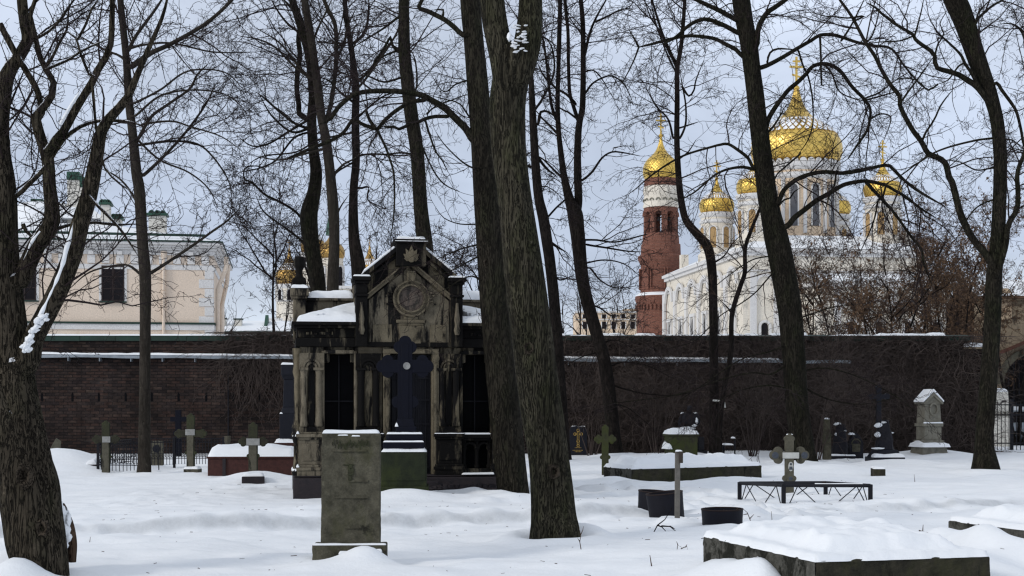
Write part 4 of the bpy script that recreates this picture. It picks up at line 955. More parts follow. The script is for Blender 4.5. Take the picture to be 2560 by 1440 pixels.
    for j in range(N_+1):
        for i in range(N_+1):
            u_ = i/N_; t_ = j/N_; xq = e0+(e1-e0)*u_; yq = -.15+1.35*t_
            ridge = -.14+1.29*u_                                    # hip line in plan
            zq = zE+(zR-zE)*(min(u_, max(0.,(yq+.14)/1.29)) if yq < ridge else u_)
            ed = min(u_*1.0, t_*1.35, 1-t_*.5); th = .10*min(1,(ed/.06))**.5
            nn = float(fbm(xq*3.1+s*7+2.3, yq*3.1+4, 3, 3)); th *= .7+.6*nn
            bare = (nn < (.30 if s<0 else .47)) and .12 < t_ < .9 and (u_ > .25)
            vs.append((xq,yq,zq+(th if not bare else -.03)))
    for j in range(N_):
        for i in range(N_):
            a_ = j*(N_+1)+i; q_ = (a_,a_+1,a_+N_+2,a_+N_+1); fs.append(q_ if s<0 else q_[::-1])
    mb_ = MB(); mb_.add(vs, fs); mb_.build('snow_cap', M['snow'], ro, True)
    # rear parapet with corner pier
    a, c = sorted((f(750),f(893)))
    po = mk('parapet', 'sand_pale', lambda b: (b.box(a,c,1.55,1.85,zE-.3,Z(756)+.12), b.box(a-.04,c,1.48,1.92,Z(756)+.12,Z(749)+.12)), .015)
    snow_pad(a-.02 if s>0 else a+.16,c-.16 if s>0 else c+.02,1.47,1.93,Z(749)+.12,.16,9+s,None,po)
    a2, c2 = sorted((f(737),f(770)))
    pc = mk('corner_pier', 'sand_pale', lambda b: (b.box(a2,c2,1.40,1.80,zE-.3,Z(735)), b.box(a2-.03,c2+.03,1.34,1.86,Z(735),Z(728)), b.box(a2-.05,c2+.05,1.32,1.88,Z(728),Z(708))), .018)
    snow_pad(a2-.04,c2+.04,1.32,1.50,Z(708),.09,4,None,pc)
    m2 = (a2+c2)/2
    mk('finial', 'sand_soot', lambda b: (b.taper(m2,1.62,Z(708),Z(690),.20,.22,.26,.26), b.taper(m2,1.62,Z(690),Z(678),.26,.26,.22,.22), b.lathe([(.09,Z(678)),(.055,Z(668)),(.06,Z(656)),(.10,Z(646)),(.10,Z(630)),(.085,Z(622))], m2,1.62,8)), .01, False, pc)
# central bay
yG = Z(700)
def centre(b):
    b.box(U(893),U(1151),-.02,3.0,zt+.001,Z(745))
    b.prism([(U(893),Z(745)+.001),(U(1151),Z(745)+.001),(U(1151),Z(700)),(U(1136),Z(697)),(U(CX),Z(604)),(U(908),Z(697)),(U(893),Z(700))], -.02, 3.0)
mk('central_bay', 'sand_mid', centre, .01)
mk('tympanum', 'sand_pale', lambda b: b.prism([(U(922),Z(862)),(U(1122),Z(862)),(U(1122),Z(752)),(U(CX),Z(668)),(U(922),Z(752))], -.045, -.018), .006)
mk('lintel_band', 'sand_soot', lambda b: (b.box(U(893),U(1151),-.09,-.021,zt+.002,Z(856)), b.box(U(893),U(922)-.004,-.06,-.022,Z(856),Z(745)), b.box(U(1122)+.004,U(1151),-.06,-.022,Z(856),Z(745))), .01)
def rake(b, p0, p1, th, v0, v1):
    (x0,z0),(x1,z1) = p0,p1
    n = Vector((-(z1-z0),(x1-x0))).normalized()*th
    pts = [(x0,z0),(x1,z1),(x1+n.x,z1+n.y),(x0+n.x,z0+n.y)]
    b.prism(pts, v0, v1)
for sgn in (-1, 1):
    g_ = lambda px: sgn*abs(U(px))
    p = lambda a, z: (g_(a), Z(z))
    o1 = mk('raking_cornice', 'sand_mid', lambda b: (rake(b, *( (p(908,699),(U(CX)-.002*sgn*-1,Z(606))) if sgn<0 else ((U(CX),Z(606)),p(908,699)) ), .070, -.20, 3.1),
                                                       rake(b, *( (p(910,712),(U(CX),Z(620))) if sgn<0 else ((U(CX),Z(620)),p(910,712)) ), .045, -.13, -.022)), .01)
    mk('inner_moulding', 'sand_clean', lambda b: (rake(b, *( (p(910,757),(U(CX),Z(663))) if sgn<0 else ((U(CX),Z(663)),p(910,757)) ), .05, -.10, -.02), rake(b, *( (p(910,748),(U(CX),Z(654))) if sgn<0 else ((U(CX),Z(654)),p(910,748)) ), .028, -.14, -.02)), .006)
    # snow along the rake
    mk('snow_cap', 'snow', lambda b: rake(b, *( (p(912,684),(U(988),Z(623))) if sgn<0 else ((U(1056),Z(623)),p(912,684)) ), .05, -.19, 3.0), .02, False, o1)
    # shoulder piers
    a, c = sorted((g_(889),g_(918)))
    sp_ = mk('shoulder_pier', 'sand_soot', lambda b: (b.box(a,c,-.16,.2,zt+.003,Z(744)), b.box(a-.02,c+.02,-.19,.2,Z(744),Z(737)), b.box(a-.0,c+.0,-.165,.25,Z(737),Z(712)), b.box(a-.03,c+.03,-.21,.3,Z(712),Z(705)), b.box(a-.06,c+.06,-.25,.4,Z(705),Z(695))), .014)
    snow_pad(a-.05,c+.05,-.24,.38,Z(695)-.002,.035,6,None,sp_)
    mk('scroll_bracket', 'sand_pale', lambda b: (b.lathe([(.035,Z(838)),(.055,Z(826)),(.035,Z(814)),(.05,Z(800)),(.03,Z(776)),(.02,Z(758))], (a+c)/2, -.165, 10)), 0, True)
def pylon(b):
    b.box(U(988),U(1062),-.26,.5,Z(668),Z(612)); b.taper(U(1025),.12,Z(612),Z(607),.52,.77,.60,.86); b.taper(U(1025),.12,Z(607),Z(602),.62,.88,.58,.84)
py_ = mk('pylon', 'sand_soot', pylon, .012)
snow_pad(U(989),U(1061),-.26,.5,Z(602)-.002,.055,1,None,py_)
snow_pad(U(984),U(1066),-.32,-.27,Z(607)-.01,.025,3,None,py_)
def leafy(b):
    for k,(an,L) in enumerate(((90,.25),(62,.21),(118,.21),(35,.17),(145,.17),(10,.13),(170,.13))):
        an = math.radians(an); cx_,cz_ = U(1025), Z(653); dx,dz = math.cos(an),math.sin(an); w_ = .042
        b.prism([(cx_+.02*dz,cz_-.02*dx),(cx_+dx*L*.55+w_*dz,cz_+dz*L*.55-w_*dx),(cx_+dx*L,cz_+dz*L),(cx_+dx*L*.55-w_*dz,cz_+dz*L*.55+w_*dx),(cx_-.02*dz,cz_+.02*dx)], -.315+.004*k, -.262)
    b.disc(U(1025),Z(653),.05,-.33,-.262,14)
mk('palmette', 'sand_clean', leafy, .008, False, py_)
# medallion
def ring(b, r0, r1, v0, v1): b.arc(U(1027),Z(747),r0,r1,v0,v1,0,2*PI,40)
mk('medallion', 'sand_clean', lambda b: (ring(b,.215,.243,-.13,-.044), ring(b,.243,.285,-.09,-.044), ring(b,.285,.315,-.115,-.044)), 0)
mk('portrait_disc', 'marble_rose', lambda b: (b.disc(U(1027),Z(747),.213,-.072,-.044,36),), 0)
def prof(b):
    for k in range(9):
        b.disc(U(1027)+.09*math.sin(k*2.1), Z(752)+.07*math.cos(k*1.7), .05+.02*math.sin(k*3.), -.078-.0015*k, -.07, 10)
mk('relief', 'marble_rose', prof, .004)
mk('keystone', 'sand_clean', lambda b: (b.taper(U(1027),-.09,Z(705),Z(684),.12,.14,.16,.18), b.box(U(1017),U(1037),-.17,-.04,Z(684),Z(679)), b.arc(U(1027),Z(674),.05,.09,-.12,-.046,0,PI,8)), .008)
mk('swag', 'sand_pale', lambda b: [b.lathe([(0,-.045),(.03,-.03),(.04,0),(.03,.03),(0,.045)], 0,0,7) for _ in ()] or [b.taper(U(1027)+sg*(.36+.05*math.sin(k*2.)), -.075, Z(735+k*7), Z(731+k*7), .06,.06,.10-.01*k,.05) for sg in (-1,1) for k in range(5)], .01)
mk('relief_urn', 'sand_clean', lambda b: (b.box(U(990),U(1064),-.09,-.044,Z(808),Z(800)), b.box(U(996),U(1058),-.075,-.044,Z(815),Z(808)), b.taper(U(1027),-.06,Z(860),Z(815),.34,.06,.44,.08), b.box(U(932),U(980),-.062,-.044,Z(858),Z(812)), b.box(U(1074),U(1115),-.062,-.044,Z(858),Z(812)), b.box(U(1010),U(1044),-.08,-.044,Z(800),Z(792))), .01)
# door
mk('door_frame', 'sand_clean', lambda b: (b.box(U(958),U(975),-.05,.33,Z(1186),Z(885)), b.box(U(1080),U(1097),-.05,.33,Z(1186),Z(885)), b.box(U(958),U(1097),-.052,.0,Z(885),Z(872)), b.box(U(965),U(972),-.08,-.051,Z(1180),Z(910)), b.box(U(1084),U(1091),-.08,-.051,Z(1180),Z(910)), b.box(U(975),U(1080),-.075,-.053,Z(884)+.002,Z(876))), .008)
for px in (966, 1089): mk('rosette', 'sand_clean', lambda b: (b.disc(U(px),Z(896),.062,-.085,-.051,18), b.disc(U(px),Z(896),.03,-.10,-.086,12)), .004)
def door(b):
    b.box(U(976),U(1079),.20,.25,Z(1186),Z(886))
    for k in range(9): b.box(U(982)+k*.082,U(982)+k*.082+.016,.17,.198,Z(1184),Z(890))
    for zz in (1170,1120,1060,1000,945,905): b.box(U(977),U(1078),.155,.169,Z(zz)-.012,Z(zz)+.012)
mk('door', 'iron', door, 0)
mk('step', 'granite_dark', lambda b: b.box(U(965),U(1090),-.5,-.221,-.3,Z(1200)), .015)
# ------------------------------------------------------------------ graves and small things
class Item:
    """a thing standing at a photo point: local metres from photo measures at its own distance"""
    def __init__(s, name, label, cat, px, py, Y, rz=0, group=None, tilt=(0,0)):
        s.px, s.py, s.Y, s.k = px, py, Y, Y/F
        s.o = thing(name, label, cat, at(px,py,Y), math.radians(rz), group, tilt)
    def u(s, p): return (p-s.px)*s.k
    def z(s, q): return (s.py-q)*s.k
    def mk(s, name, mat, fn, bevel=.01, smooth=False, parent=None):
        b = MB(); fn(b); return b.build(name, M[mat], parent or s.o, smooth, bevel)
    def snow(s, x0, x1, y0, y1, z, h, seed=0, parent=None, **kw): return snow_pad(x0,x1,y0,y1,z,h,seed,None,parent or s.o,**kw)

def lump(it, px, py, v, w, h, d, seed, parent=None, tilt=0):
    c = (it.u(px), v, it.z(py)); n=12; mm=8; V=[]
    for j in range(mm+1):
        ph = PI*j/mm-PI/2
        for i in range(n):
            th = 2*PI*i/n; r_ = 1+.6*(float(vnoise(i*.9+seed*3.3, j*.8, seed))-.5)
            x,y,z = w/2*r_*math.cos(th)*math.cos(ph), d/2*r_*math.sin(th)*math.cos(ph), h/2*r_*math.sin(ph)
            V.append((c[0]+x*math.cos(tilt)-z*math.sin(tilt), c[1]+y, c[2]+x*math.sin(tilt)+z*math.cos(tilt)))
    a = np.array([(j*n+i, j*n+(i+1)%n, (j+1)*n+(i+1)%n, (j+1)*n+i) for j in range(mm) for i in range(n)])
    return np_obj('snow_cap', np.array(V), [a], M['snow'], parent or it.o)
def tref(b, cx, cz, dx, dz, r, d):
    """three-lobed end of a cross arm that points along (dx,dz)"""
    b.disc(cx+dx*r*.75, cz+dz*r*.75, r, -d, d, 16)
    b.disc(cx-dz*r*.85, cz+dx*r*.85, r*.92, -d+.003, d-.003, 16)
    b.disc(cx+dz*r*.85, cz-dx*r*.85, r*.92, -d+.005, d-.005, 16)
def grave_cross(b, zb, zt, za, hw, t, d, r, low=None, rt=1.0):
    b.box(-t,t,-d,d,zb,zt-r*rt); b.box(-hw+r,hw-r,-d+.002,d-.002,za-t*.9,za+t*.9)
    tref(b,0,zt-r*rt*1.6,0,1,r*rt,d-.004); tref(b,hw-r*1.6,za,1,0,r,d-.004); tref(b,-hw+r*1.6,za,-1,0,r,d-.004)
    if low:
        lz, lw, lr = low; b.box(-lw,lw,-d+.006,d-.006,lz-lr*.7,lz+lr*.7); b.disc(lw,lz,lr,-d+.008,d-.008,14); b.disc(-lw,lz,lr,-d+.008,d-.008,14)

TXT = bpy.data.textures.new('stone_wear','CLOUDS'); TXT.noise_scale = .07; TXT.noise_depth = 4
def wear(o, strength=.014, lev=5):
    a = o.modifiers.new('sub','SUBSURF'); a.subdivision_type = 'SIMPLE'; a.levels = lev; a.render_levels = lev
    d_ = o.modifiers.new('wear','DISPLACE'); d_.texture = TXT; d_.strength = strength; d_.mid_level = .5
    return o
# nearest headstone
g = Item('gravestone', 'tall weathered grey-green slab headstone on a plinth, nearest in the foreground', 'gravestone', 878, 1408, 14.4, 2.5)
st = g.mk('slab', 'lime_grey', lambda b: b.add([(g.u(804),-.09,g.z(1360)),(g.u(951),-.09,g.z(1360)),(g.u(951),.09,g.z(1360)),(g.u(804),.09,g.z(1360)),(g.u(807),-.085,g.z(1083)),(g.u(951),-.085,g.z(1083)),(g.u(951),.085,g.z(1083)),(g.u(807),.085,g.z(1083))], [(3,2,1,0),(4,5,6,7),(0,1,5,4),(1,2,6,5),(2,3,7,6),(3,0,4,7)]), .010); wear(st, .012)
wear(g.mk('plinth', 'lime_grey', lambda b: b.box(g.u(785),g.u(967),-.17,.17,-.25,g.z(1360)+.004), .012), .016)
def ledges(b):
    for x0,x1,y in (ledge_,):
        b.add([(g.u(x0),-.087,g.z(y)),(g.u(x1),-.087,g.z(y)),(g.u(x1),-.087,g.z(y-5)),(g.u(x0),-.087,g.z(y-5)),(g.u(x0)+.01,-.104,g.z(y)),(g.u(x1)-.004,-.108,g.z(y))],[(0,1,5,4),(4,5,2,3),(0,4,3),(1,2,5)])
for ledge_ in ((832,918,1128),(868,922,1203),(838,922,1244),(862,905,1319)): g.mk('relief_ledge', 'lime_grey', ledges, 0, False, st)
def worn(b):
    r_ = random.Random(4)
    for k in range(26):
        x_ = 832+k*3.6; y_ = 1110+r_.uniform(-6,6); b.box(g.u(x_),g.u(x_+r_.uniform(1.5,3)),-.096,-.086,g.z(y_+r_.uniform(3,9)),g.z(y_-r_.uniform(2,8)))
    for k in range(16):
        a_ = r_.uniform(0,6.28); q = r_.uniform(0,1); b.taper(g.u(876+16*q*math.cos(a_)),-.09,g.z(1178+22*q*math.sin(a_)),g.z(1170+22*q*math.sin(a_)),.03,.03,.015,.02)
    b.box(g.u(860),g.u(888),-.094,-.0865,g.z(1163),g.z(1160)); b.box(g.u(872),g.u(882),-.096,-.0868,g.z(1195),g.z(1165))
g.mk('worn_relief', 'cross_dark', worn, .004, False, st)
g.snow(g.u(808),g.u(948),-.08,.085,g.z(1083)-.002,.035,1,st); g.snow(g.u(846),g.u(872),-.092,-.06,g.z(1089),.02,3,st); g.snow(g.u(880),g.u(902),-.094,-.06,g.z(1091),.022,4,st)
g.snow(g.u(786),g.u(966),-.17,-.092,g.z(1360)+.002,.018,2); g.snow(g.u(850),g.u(945),-.20,-.155,g.z(1381),.05,6); g.snow(g.u(925),g.u(957),-.19,-.16,g.z(1375),.045,7)

# big black cross before the mausoleum
c = Item('memorial_cross', 'tall blue-black polished orthodox cross on a stepped plinth before the mausoleum door', 'cross', 1013, 1210, 23.0, 3)
cr = c.mk('cross', 'iron_blue', lambda b: (grave_cross(b, c.z(1064), c.z(842), c.z(916), c.u(1013+69), c.u(1013+18), .075, .105, (c.z(1005), c.u(1013+18), .10)), b.box(-.06,.06,-.082,-.07,c.z(1050),c.z(860)), b.taper(0,0,c.z(1068),c.z(1046),.32,.26,.25,.17)), .01, True)
c.mk('medallion', 'enamel_grey', lambda b: (b.disc(c.u(1017),c.z(915),.050,-.095,-.07,20), b.arc(c.u(1017),c.z(915),.026,.034,-.101,-.09,0,PI*1.4,10), b.arc(c.u(1017),c.z(915),.05,.058,-.10,-.09,0,2*PI,20)), 0, False, cr)
c.mk('step', 'iron_blue', lambda b: b.box(c.u(990),c.u(1041),-.16,.16,c.z(1080),c.z(1066)), .02)
c.mk('step', 'iron_blue', lambda b: b.box(c.u(966),c.u(1058),-.29,.29,c.z(1102),c.z(1084)), .05, False)
c.mk('step', 'iron_blue', lambda b: (b.box(c.u(959),c.u(1061),-.33,.33,c.z(1120),c.z(1104)),), .018)
c.mk('block', 'green_granite', lambda b: (b.box(c.u(955),c.u(1067),-.36,.36,-.4,c.z(1128)), b.box(c.u(957),c.u(1065),-.37,.36,c.z(1200),c.z(1132)), b.box(c.u(950),c.u(1072),-.40,.40,-.4,-.02)), .014)
c.snow(c.u(955),c.u(1067),-.36,.36,c.z(1128)-.002,.055,2); c.snow(c.u(960),c.u(1060),-.33,-.25,c.z(1104)-.002,.03,3); c.snow(c.u(968),c.u(1056),-.29,-.1,c.z(1084)-.004,.035,4); c.snow(c.u(988),c.u(996),-.15,-.02,c.z(1066)-.002,.09,5)

# black stele with gilded cross
s = Item('headstone', 'small black polished headstone with a gilded orthodox cross by the brick wall', 'gravestone', 1446, 1132, 44.5)
sb = s.mk('slab', 'black_granite', lambda b: b.prism([(s.u(1424),-.3),(s.u(1468),-.3),(s.u(1468),s.z(1071)),(s.u(1462),s.z(1066)),(s.u(1446),s.z(1064)),(s.u(1430),s.z(1066)),(s.u(1424),s.z(1071))], -.07, .07), .012)
def gx(b):
    t=.010; y0,y1=-.082,-.071; X=s.u(1445)
    zt_,zb_,za_ = s.z(1073),s.z(1114),s.z(1085)
    b.box(X-.035,X-.020,y0,y1,zb_,zt_-.05); b.box(X+.020,X+.035,y0,y1,zb_,zt_-.05)
    for dx,dz,cx_,cz_ in ((0,1,X,zt_-.03),(1,0,X+.10,za_),(-1,0,X-.10,za_)):
        b.arc(cx_,cz_,.032,.048,y0-.001,y1,0,2*PI,10)
    b.box(X-.09,X-.03,y0,y1,za_-.012,za_+.012); b.box(X+.03,X+.09,y0,y1,za_-.012,za_+.012)
    b.arc(X,s.z(1103),.038,.052,y0,y1,0,2*PI,10); b.arc(X,zb_,.032,.046,y0-.001,y1,0,2*PI,10)
s.mk('gilded_cross', 'gold_leaf', gx, 0, False, sb)
s.mk('inscription', 'gold_leaf', lambda b: [b.box(s.u(x0)+k*.03,s.u(x0)+k*.03+.016+.006*math.sin(k*4+x0),-.079,-.071,s.z(y)-.011,s.z(y)+.011) for x0,n_,y in ((1437,7,1119),(1431,11,1125.5),(1437,7,1129)) for k in range(n_)], 0, False, sb)
s.snow(s.u(1428),s.u(1464),-.07,.07,s.z(1067),.03,1,sb)

# stone crosses at left
def stone_cross(label, px, py, Y, top, arm, hw, low, plaque, rz=0, mat='cross_dark', t=9.5, r=.06, name='stone_cross', group='stone orthodox crosses', d=.055, tilt=(0,0)):
    c = Item(name, label, 'cross', px, py, Y, rz, group, tilt)
    c.mk('cross', mat, lambda b: grave_cross(b, -.35, c.z(top), c.z(arm), hw*c.k, t*c.k, d, r, (c.z(low), t*c.k*.95, r*.8) if low else None, .72), .008, True)
    if plaque: c.mk('shaft_face', 'cross_stone', lambda b: b.box(-t*c.k*.86,t*c.k*.86,-d-.008,-d+.002,-.3,c.z(plaque[3])), .004)
    if plaque:
        x0,x1,y0,y1 = plaque; c.mk('plaque', 'enamel_grey', lambda b: b.box(c.u(x0),c.u(x1),-d-.014,-d-.001,c.z(y1),c.z(y0)), .004)
    return c
stone_cross('mossy stone cross with a pale plaque beside the wrought iron railing', 265, 1176, 33.2, 1052, 1098, 33, 1142, (257,277,1091,1106), 4)
c3 = stone_cross('tallest of the stone crosses, pale plaque at its arms, right of the slender tree', 477, 1180, 32.8, 1034, 1084, 40, 1132, (465,489,1073,1088), -3)
c3.mk('base_slab', 'cross_stone', lambda b: b.box(c3.u(463),c3.u(500),-.15,.18,-.25,c3.z(1172)), .01); c3.snow(c3.u(463),c3.u(500),-.15,.18,c3.z(1172)-.003,.07,3)
stone_cross('stone cross with a grey plaque in front of the red granite tomb', 633, 1182, 30.2, 1056, 1104, 36, 1140, (617,650,1096,1113), 2, t=11)
stone_cross('dark mossy stone cross just left of the long kerbed tomb', 1513, 1165, 32.5, 1062, 1098, 27, 1143, None, -6, 'lime_moss', 8.5)
bc = Item('iron_cross', 'small blue-painted cross against the brick wall behind the tallest stone cross', 'cross', 446, 1128, 44.0)
bc.mk('cross', 'iron_blue', lambda b: (b.box(bc.u(439),bc.u(453),-.05,.05,-.3,bc.z(1025)), b.box(bc.u(426),bc.u(466),-.047,.047,bc.z(1054),bc.z(1042)), b.box(bc.u(434),bc.u(458),-.046,.046,bc.z(1088),bc.z(1078))), .006)
# cross with enamel portrait
pc = Item('portrait_cross', 'stone cross with enamel plaque and oval portrait inside the black iron enclosure', 'cross', 1973, 1214, 25.6, 4)
pc.mk('cross', 'cross_stone', lambda b: grave_cross(b,-.3,pc.z(1085),pc.z(1138),48*pc.k,10.5*pc.k,.05,.088,(pc.z(1196),.07,.055),.62), .008, True)
pc.mk('plaque', 'enamel', lambda b: b.box(pc.u(1954),pc.u(1996),-.066,-.052,pc.z(1146),pc.z(1131)), .004)
pc.mk('portrait', 'enamel', lambda b: b.prism([(pc.u(1975)+.045*math.cos(a),pc.z(1166)+.085*math.sin(a)) for a in np.linspace(0,2*PI,20)[:-1]], -.062,-.051), 0)
pc.mk('portrait_figure', 'enamel_dark', lambda b: (b.disc(pc.u(1975),pc.z(1160),.022,-.066,-.0625,12), b.prism([(pc.u(1975)-.036,pc.z(1174)),(pc.u(1975)+.036,pc.z(1174)),(pc.u(1975)+.026,pc.z(1166)),(pc.u(1975)-.026,pc.z(1166))], -.065,-.0625)), 0)
for px_ in (1936, 2010): pc.mk('enamel_boss', 'enamel_dark', lambda b: (b.disc(pc.u(px_),pc.z(1138),.06,-.055,-.049,14), b.disc(pc.u(px_)-.02,pc.z(1134),.02,-.06,-.0551,10), b.disc(pc.u(px_)+.02,pc.z(1143),.022,-.06,-.0551,10)), 0)
pc.mk('enamel_boss', 'enamel_dark', lambda b: b.disc(pc.u(1975),pc.z(1196),.036,-.056,-.044,12), 0)
pc.snow(pc.u(1966),pc.u(1981),-.04,.04,pc.z(1087),.02,3)

# red granite tomb and its neighbours
t = Item('box_tomb', 'long red granite box tomb under a thick layer of snow left of the mausoleum', 'tomb', 628, 1192, 31.2, 3)
tb = t.mk('chest', 'red_granite', lambda b: (b.box(t.u(522),t.u(742),-.1,1.15,-.3,t.z(1146)), b.box(t.u(519),t.u(745),-.13,1.18,t.z(1146)-.001,t.z(1141))), .012)
t.snow(t.u(521),t.u(743),-.13,1.17,t.z(1141)-.002,.20,2,tb,mound=.08)
t.mk('side_post', 'granite_dark', lambda b: b.box(t.u(559),t.u(567),-.135,-.102,-.2,t.z(1146)), .004)
sl = Item('stone_slab', 'dark sunken slab edged with snow at the foot of the red granite tomb', 'slab', 634, 1206, 29.0, 8)
so = sl.mk('slab', 'granite_dark', lambda b: b.slab([(sl.u(606),-.25),(sl.u(662),-.2),(sl.u(658),.35),(sl.u(612),.3)], -.3, sl.z(1190)), .012); sl.snow(sl.u(608),sl.u(660),-.17,.3,sl.z(1190)-.002,.07,3,so)
ur = Item('stone_urn', 'little stone urn standing behind the red granite tomb', 'urn', 569, 1118, 33.5)
ur.mk('urn', 'cross_stone', lambda b: b.lathe([(.05,-.1),(.05,.02),(.035,.05),(.06,.09),(.085,.16),(.07,.22),(.08,.26),(.07,.265)],0,0,16), 0, True)
tp = Item('stone_slab', 'small leaning grey slab poking from the drift by the big left tree', 'slab', 133, 1134, 40.0, 10, None, (0,.3))
tp.mk('slab', 'cross_stone', lambda b: b.prism([(-.18,-.2),(.22,-.2),(.1,.40),(-.05,.44)], -.05,.05), .01)
# dark pillar monument
ob = Item('pillar_monument', 'dark polished pillar monument with stepped base pressed against the left flank of the mausoleum', 'monument', 722, 1120, 33.0, 6)
ob.mk('pillar', 'black_granite', lambda b: (b.taper(0,0,ob.z(1018),ob.z(950),.26,.26,.22,.22), b.box(-.17,.17,-.17,.17,ob.z(938),ob.z(912)), b.taper(0,0,ob.z(950),ob.z(938),.22,.22,.33,.33)), .012)
ob.mk('pedestal', 'black_granite', lambda b: (b.taper(0,0,ob.z(1034),ob.z(1018),.38,.38,.27,.27), b.box(-.20,.20,-.2,.2,ob.z(1096),ob.z(1034))), .012)
ob.mk('footing', 'red_granite', lambda b: b.box(-.31,.31,-.31,.31,-.3,ob.z(1106)), .012)
ob.snow(-.17,.17,-.17,.17,ob.z(912)-.002,.05,1); ob.snow(-.31,.31,-.31,.31,ob.z(1106)-.002,.08,2); ob.snow(-.20,-.13,-.2,.2,ob.z(1034)-.004,.05,3)

# wrought iron railings round the left graves
def scroll_panel(b, x0, y0, x1, y1, zb, zt_, n, low=True):
    dx,dy = (x1-x0),(y1-y0); L = math.hypot(dx,dy); p = lambda t: (x0+dx*t, y0+dy*t)
    for zz in (zt_, zt_-.10, zb+.05): b.tube([(*p(0),zz),(*p(1),zz)], .011, 5)
    for k in range(n):
        t_ = (k+.5)/n; q = p(t_); b.tube([(*q,zb-.1),(*q,zt_)], .0085, 5)
        for zc,rr in ((zb+.14,.055),(zt_-.05,.042),((zb+zt_)/2,.045)):
            if not low and zc > zb+.2 and k % 2: continue
            b.tube([(q[0]+dx/L*rr*math.cos(a),q[1]+dy/L*rr*math.cos(a),zc+rr*math.sin(a)) for a in np.linspace(0,2*PI,9)], .007, 4)
rl = Item('iron_railing', 'old black wrought iron railing with scrollwork round the left graves', 'railing', 380, 1172, 33.6)
ru = rl.u
rl.mk('scroll_panel', 'iron', lambda b: scroll_panel(b, ru(246),.1, ru(352),-.1, rl.z(1168), rl.z(1108), 11), 0)
rl.mk('scroll_panel', 'iron', lambda b: scroll_panel(b, ru(378),2.3, ru(505),2.3, rl.z(1160), rl.z(1102), 16, False), 0)
rl.mk('scroll_panel', 'iron', lambda b: scroll_panel(b, ru(240),.1, ru(262),2.4, rl.z(1168), rl.z(1105), 15), 0)
rl.mk('scroll_panel', 'iron', lambda b: scroll_panel(b, ru(262),2.4, ru(378),2.3, rl.z(1162), rl.z(1102), 14, False), 0)
for px_,yy in ((242,.1),(352,-.1),(378,2.3),(509,2.3),(397,.0)): rl.mk('post', 'iron', lambda b: (b.box(ru(px_)-.028,ru(px_)+.028,yy-.028,yy+.028,-.3,rl.z(1098) if px_ != 397 else rl.z(1112)), b.lathe([(.0,0),(.04,.035),(0,.08)],ru(px_),yy,8)) if px_!=397 else b.tube([(ru(397),0,-.3),(ru(397),0,rl.z(1112))],.013,6), 0)
fp = Item('grave_plate', 'flat grave plate with a dark inscription panel behind the wrought iron railing', 'gravestone', 392, 1150, 37.0)
fp.mk('slab', 'cross_stone', lambda b: b.box(fp.u(378),fp.u(408),-.04,.04,-.2,fp.z(1102)), .02); fp.mk('panel', 'black_granite', lambda b: b.disc(0,fp.z(1122),.10,-.05,-.041,16), 0)
pl = Item('grave_kerb', 'dark low kerb capped with a snowdrift at the left end of the iron railing', 'kerb', 240, 1172, 34.2)
ko = pl.mk('kerb', 'granite_dark', lambda b: b.box(pl.u(228),pl.u(252),-.3,.4,-.3,pl.z(1160)), .012); pl.snow(pl.u(224),pl.u(250),-.3,.4,pl.z(1160)-.002,.16,3,ko)

# kerbed tombs: corners come from where their edges meet the ground
def kerb_tomb(name, label, corners, z1, zg, mats, snow_h, seed, mound=.12, wall_t=.16):
    cx = sum(p[0] for p in corners)/4; cy = sum(p[1] for p in corners)/4
    o = thing(name, label, 'tomb', (cx,cy,zg)); C = [Vector((p[0]-cx,p[1]-cy)) for p in corners]
    In = [q*(1-wall_t/q.length*1.3) for q in C]
    for k in range(4):
        a,b_ = C[k],C[(k+1)%4]; ia,ib = In[k],In[(k+1)%4]; e = (b_-a).normalized()*.004
        m_ = MB(); m_.slab([tuple(a+e),tuple(b_-e),tuple(ib-e),tuple(ia+e)], -.4, z1-zg); wear(m_.build('kerb_stone', M[mats[k]], o, False, .022), .03, 5)
    # snow bed over the whole, bulging in the middle
    n = 70; uu,vv = np.meshgrid(np.linspace(0,1,n+1), np.linspace(0,1,n+1))
    q = [np.array(c) for c in C]
    XY = ((1-uu)*(1-vv))[...,None]*q[0]+(uu*(1-vv))[...,None]*q[1]+(uu*vv)[...,None]*q[2]+((1-uu)*vv)[...,None]*q[3]
    w = np.linalg.norm(q[1]-q[0]); d = np.linalg.norm(q[3]-q[0])
    e = np.minimum(np.minimum(uu,1-uu)*w, np.minimum(vv,1-vv)*d); pr = np.clip(e/.07,0,1); pr = np.sqrt(1-(1-pr)**2)
    X = XY[...,0]+cx; Y_ = XY[...,1]+cy
    nz = fbm(X*2.2+seed,Y_*2.2,seed,3)-.5; fine = fbm(X*8,Y_*8,seed+2,2)-.5
    inn = np.clip((e-.16)/.16,0,1); inn = inn*inn*(3-2*inn)
    pits = np.clip((fbm(X*5,Y_*5,seed+7,2)-.5)*3,-1,1)*inn*.022
    Zs = z1-zg+snow_h*pr*(1+.5*nz)+inn*mound*(.95+nz*.9)+fine*.02*pr+pits
    wob = (fbm(X*9,Y_*9,seed+3,2)-.5)*.04; out = XY/np.maximum(np.linalg.norm(XY,axis=-1,keepdims=True),1e-6)
    XY = XY+out*np.where(e<1e-6,wob+.004,0)[...,None]; Zs = np.where(e<1e-6, z1-zg-.012, Zs)
    a = (np.arange(n)[:,None]*(n+1)+np.arange(n)[None]).ravel()
    np_obj('snow_cap', np.stack([XY[...,0].ravel(),XY[...,1].ravel(),Zs.ravel()],1), [np.stack([a,a+1,a+n+2,a+n+1],1)], M['snow'], o)
    return o
def P2(px, py, z): Y = (H-z)*F/(py-HY); return ((px-1280)/F*Y, Y)
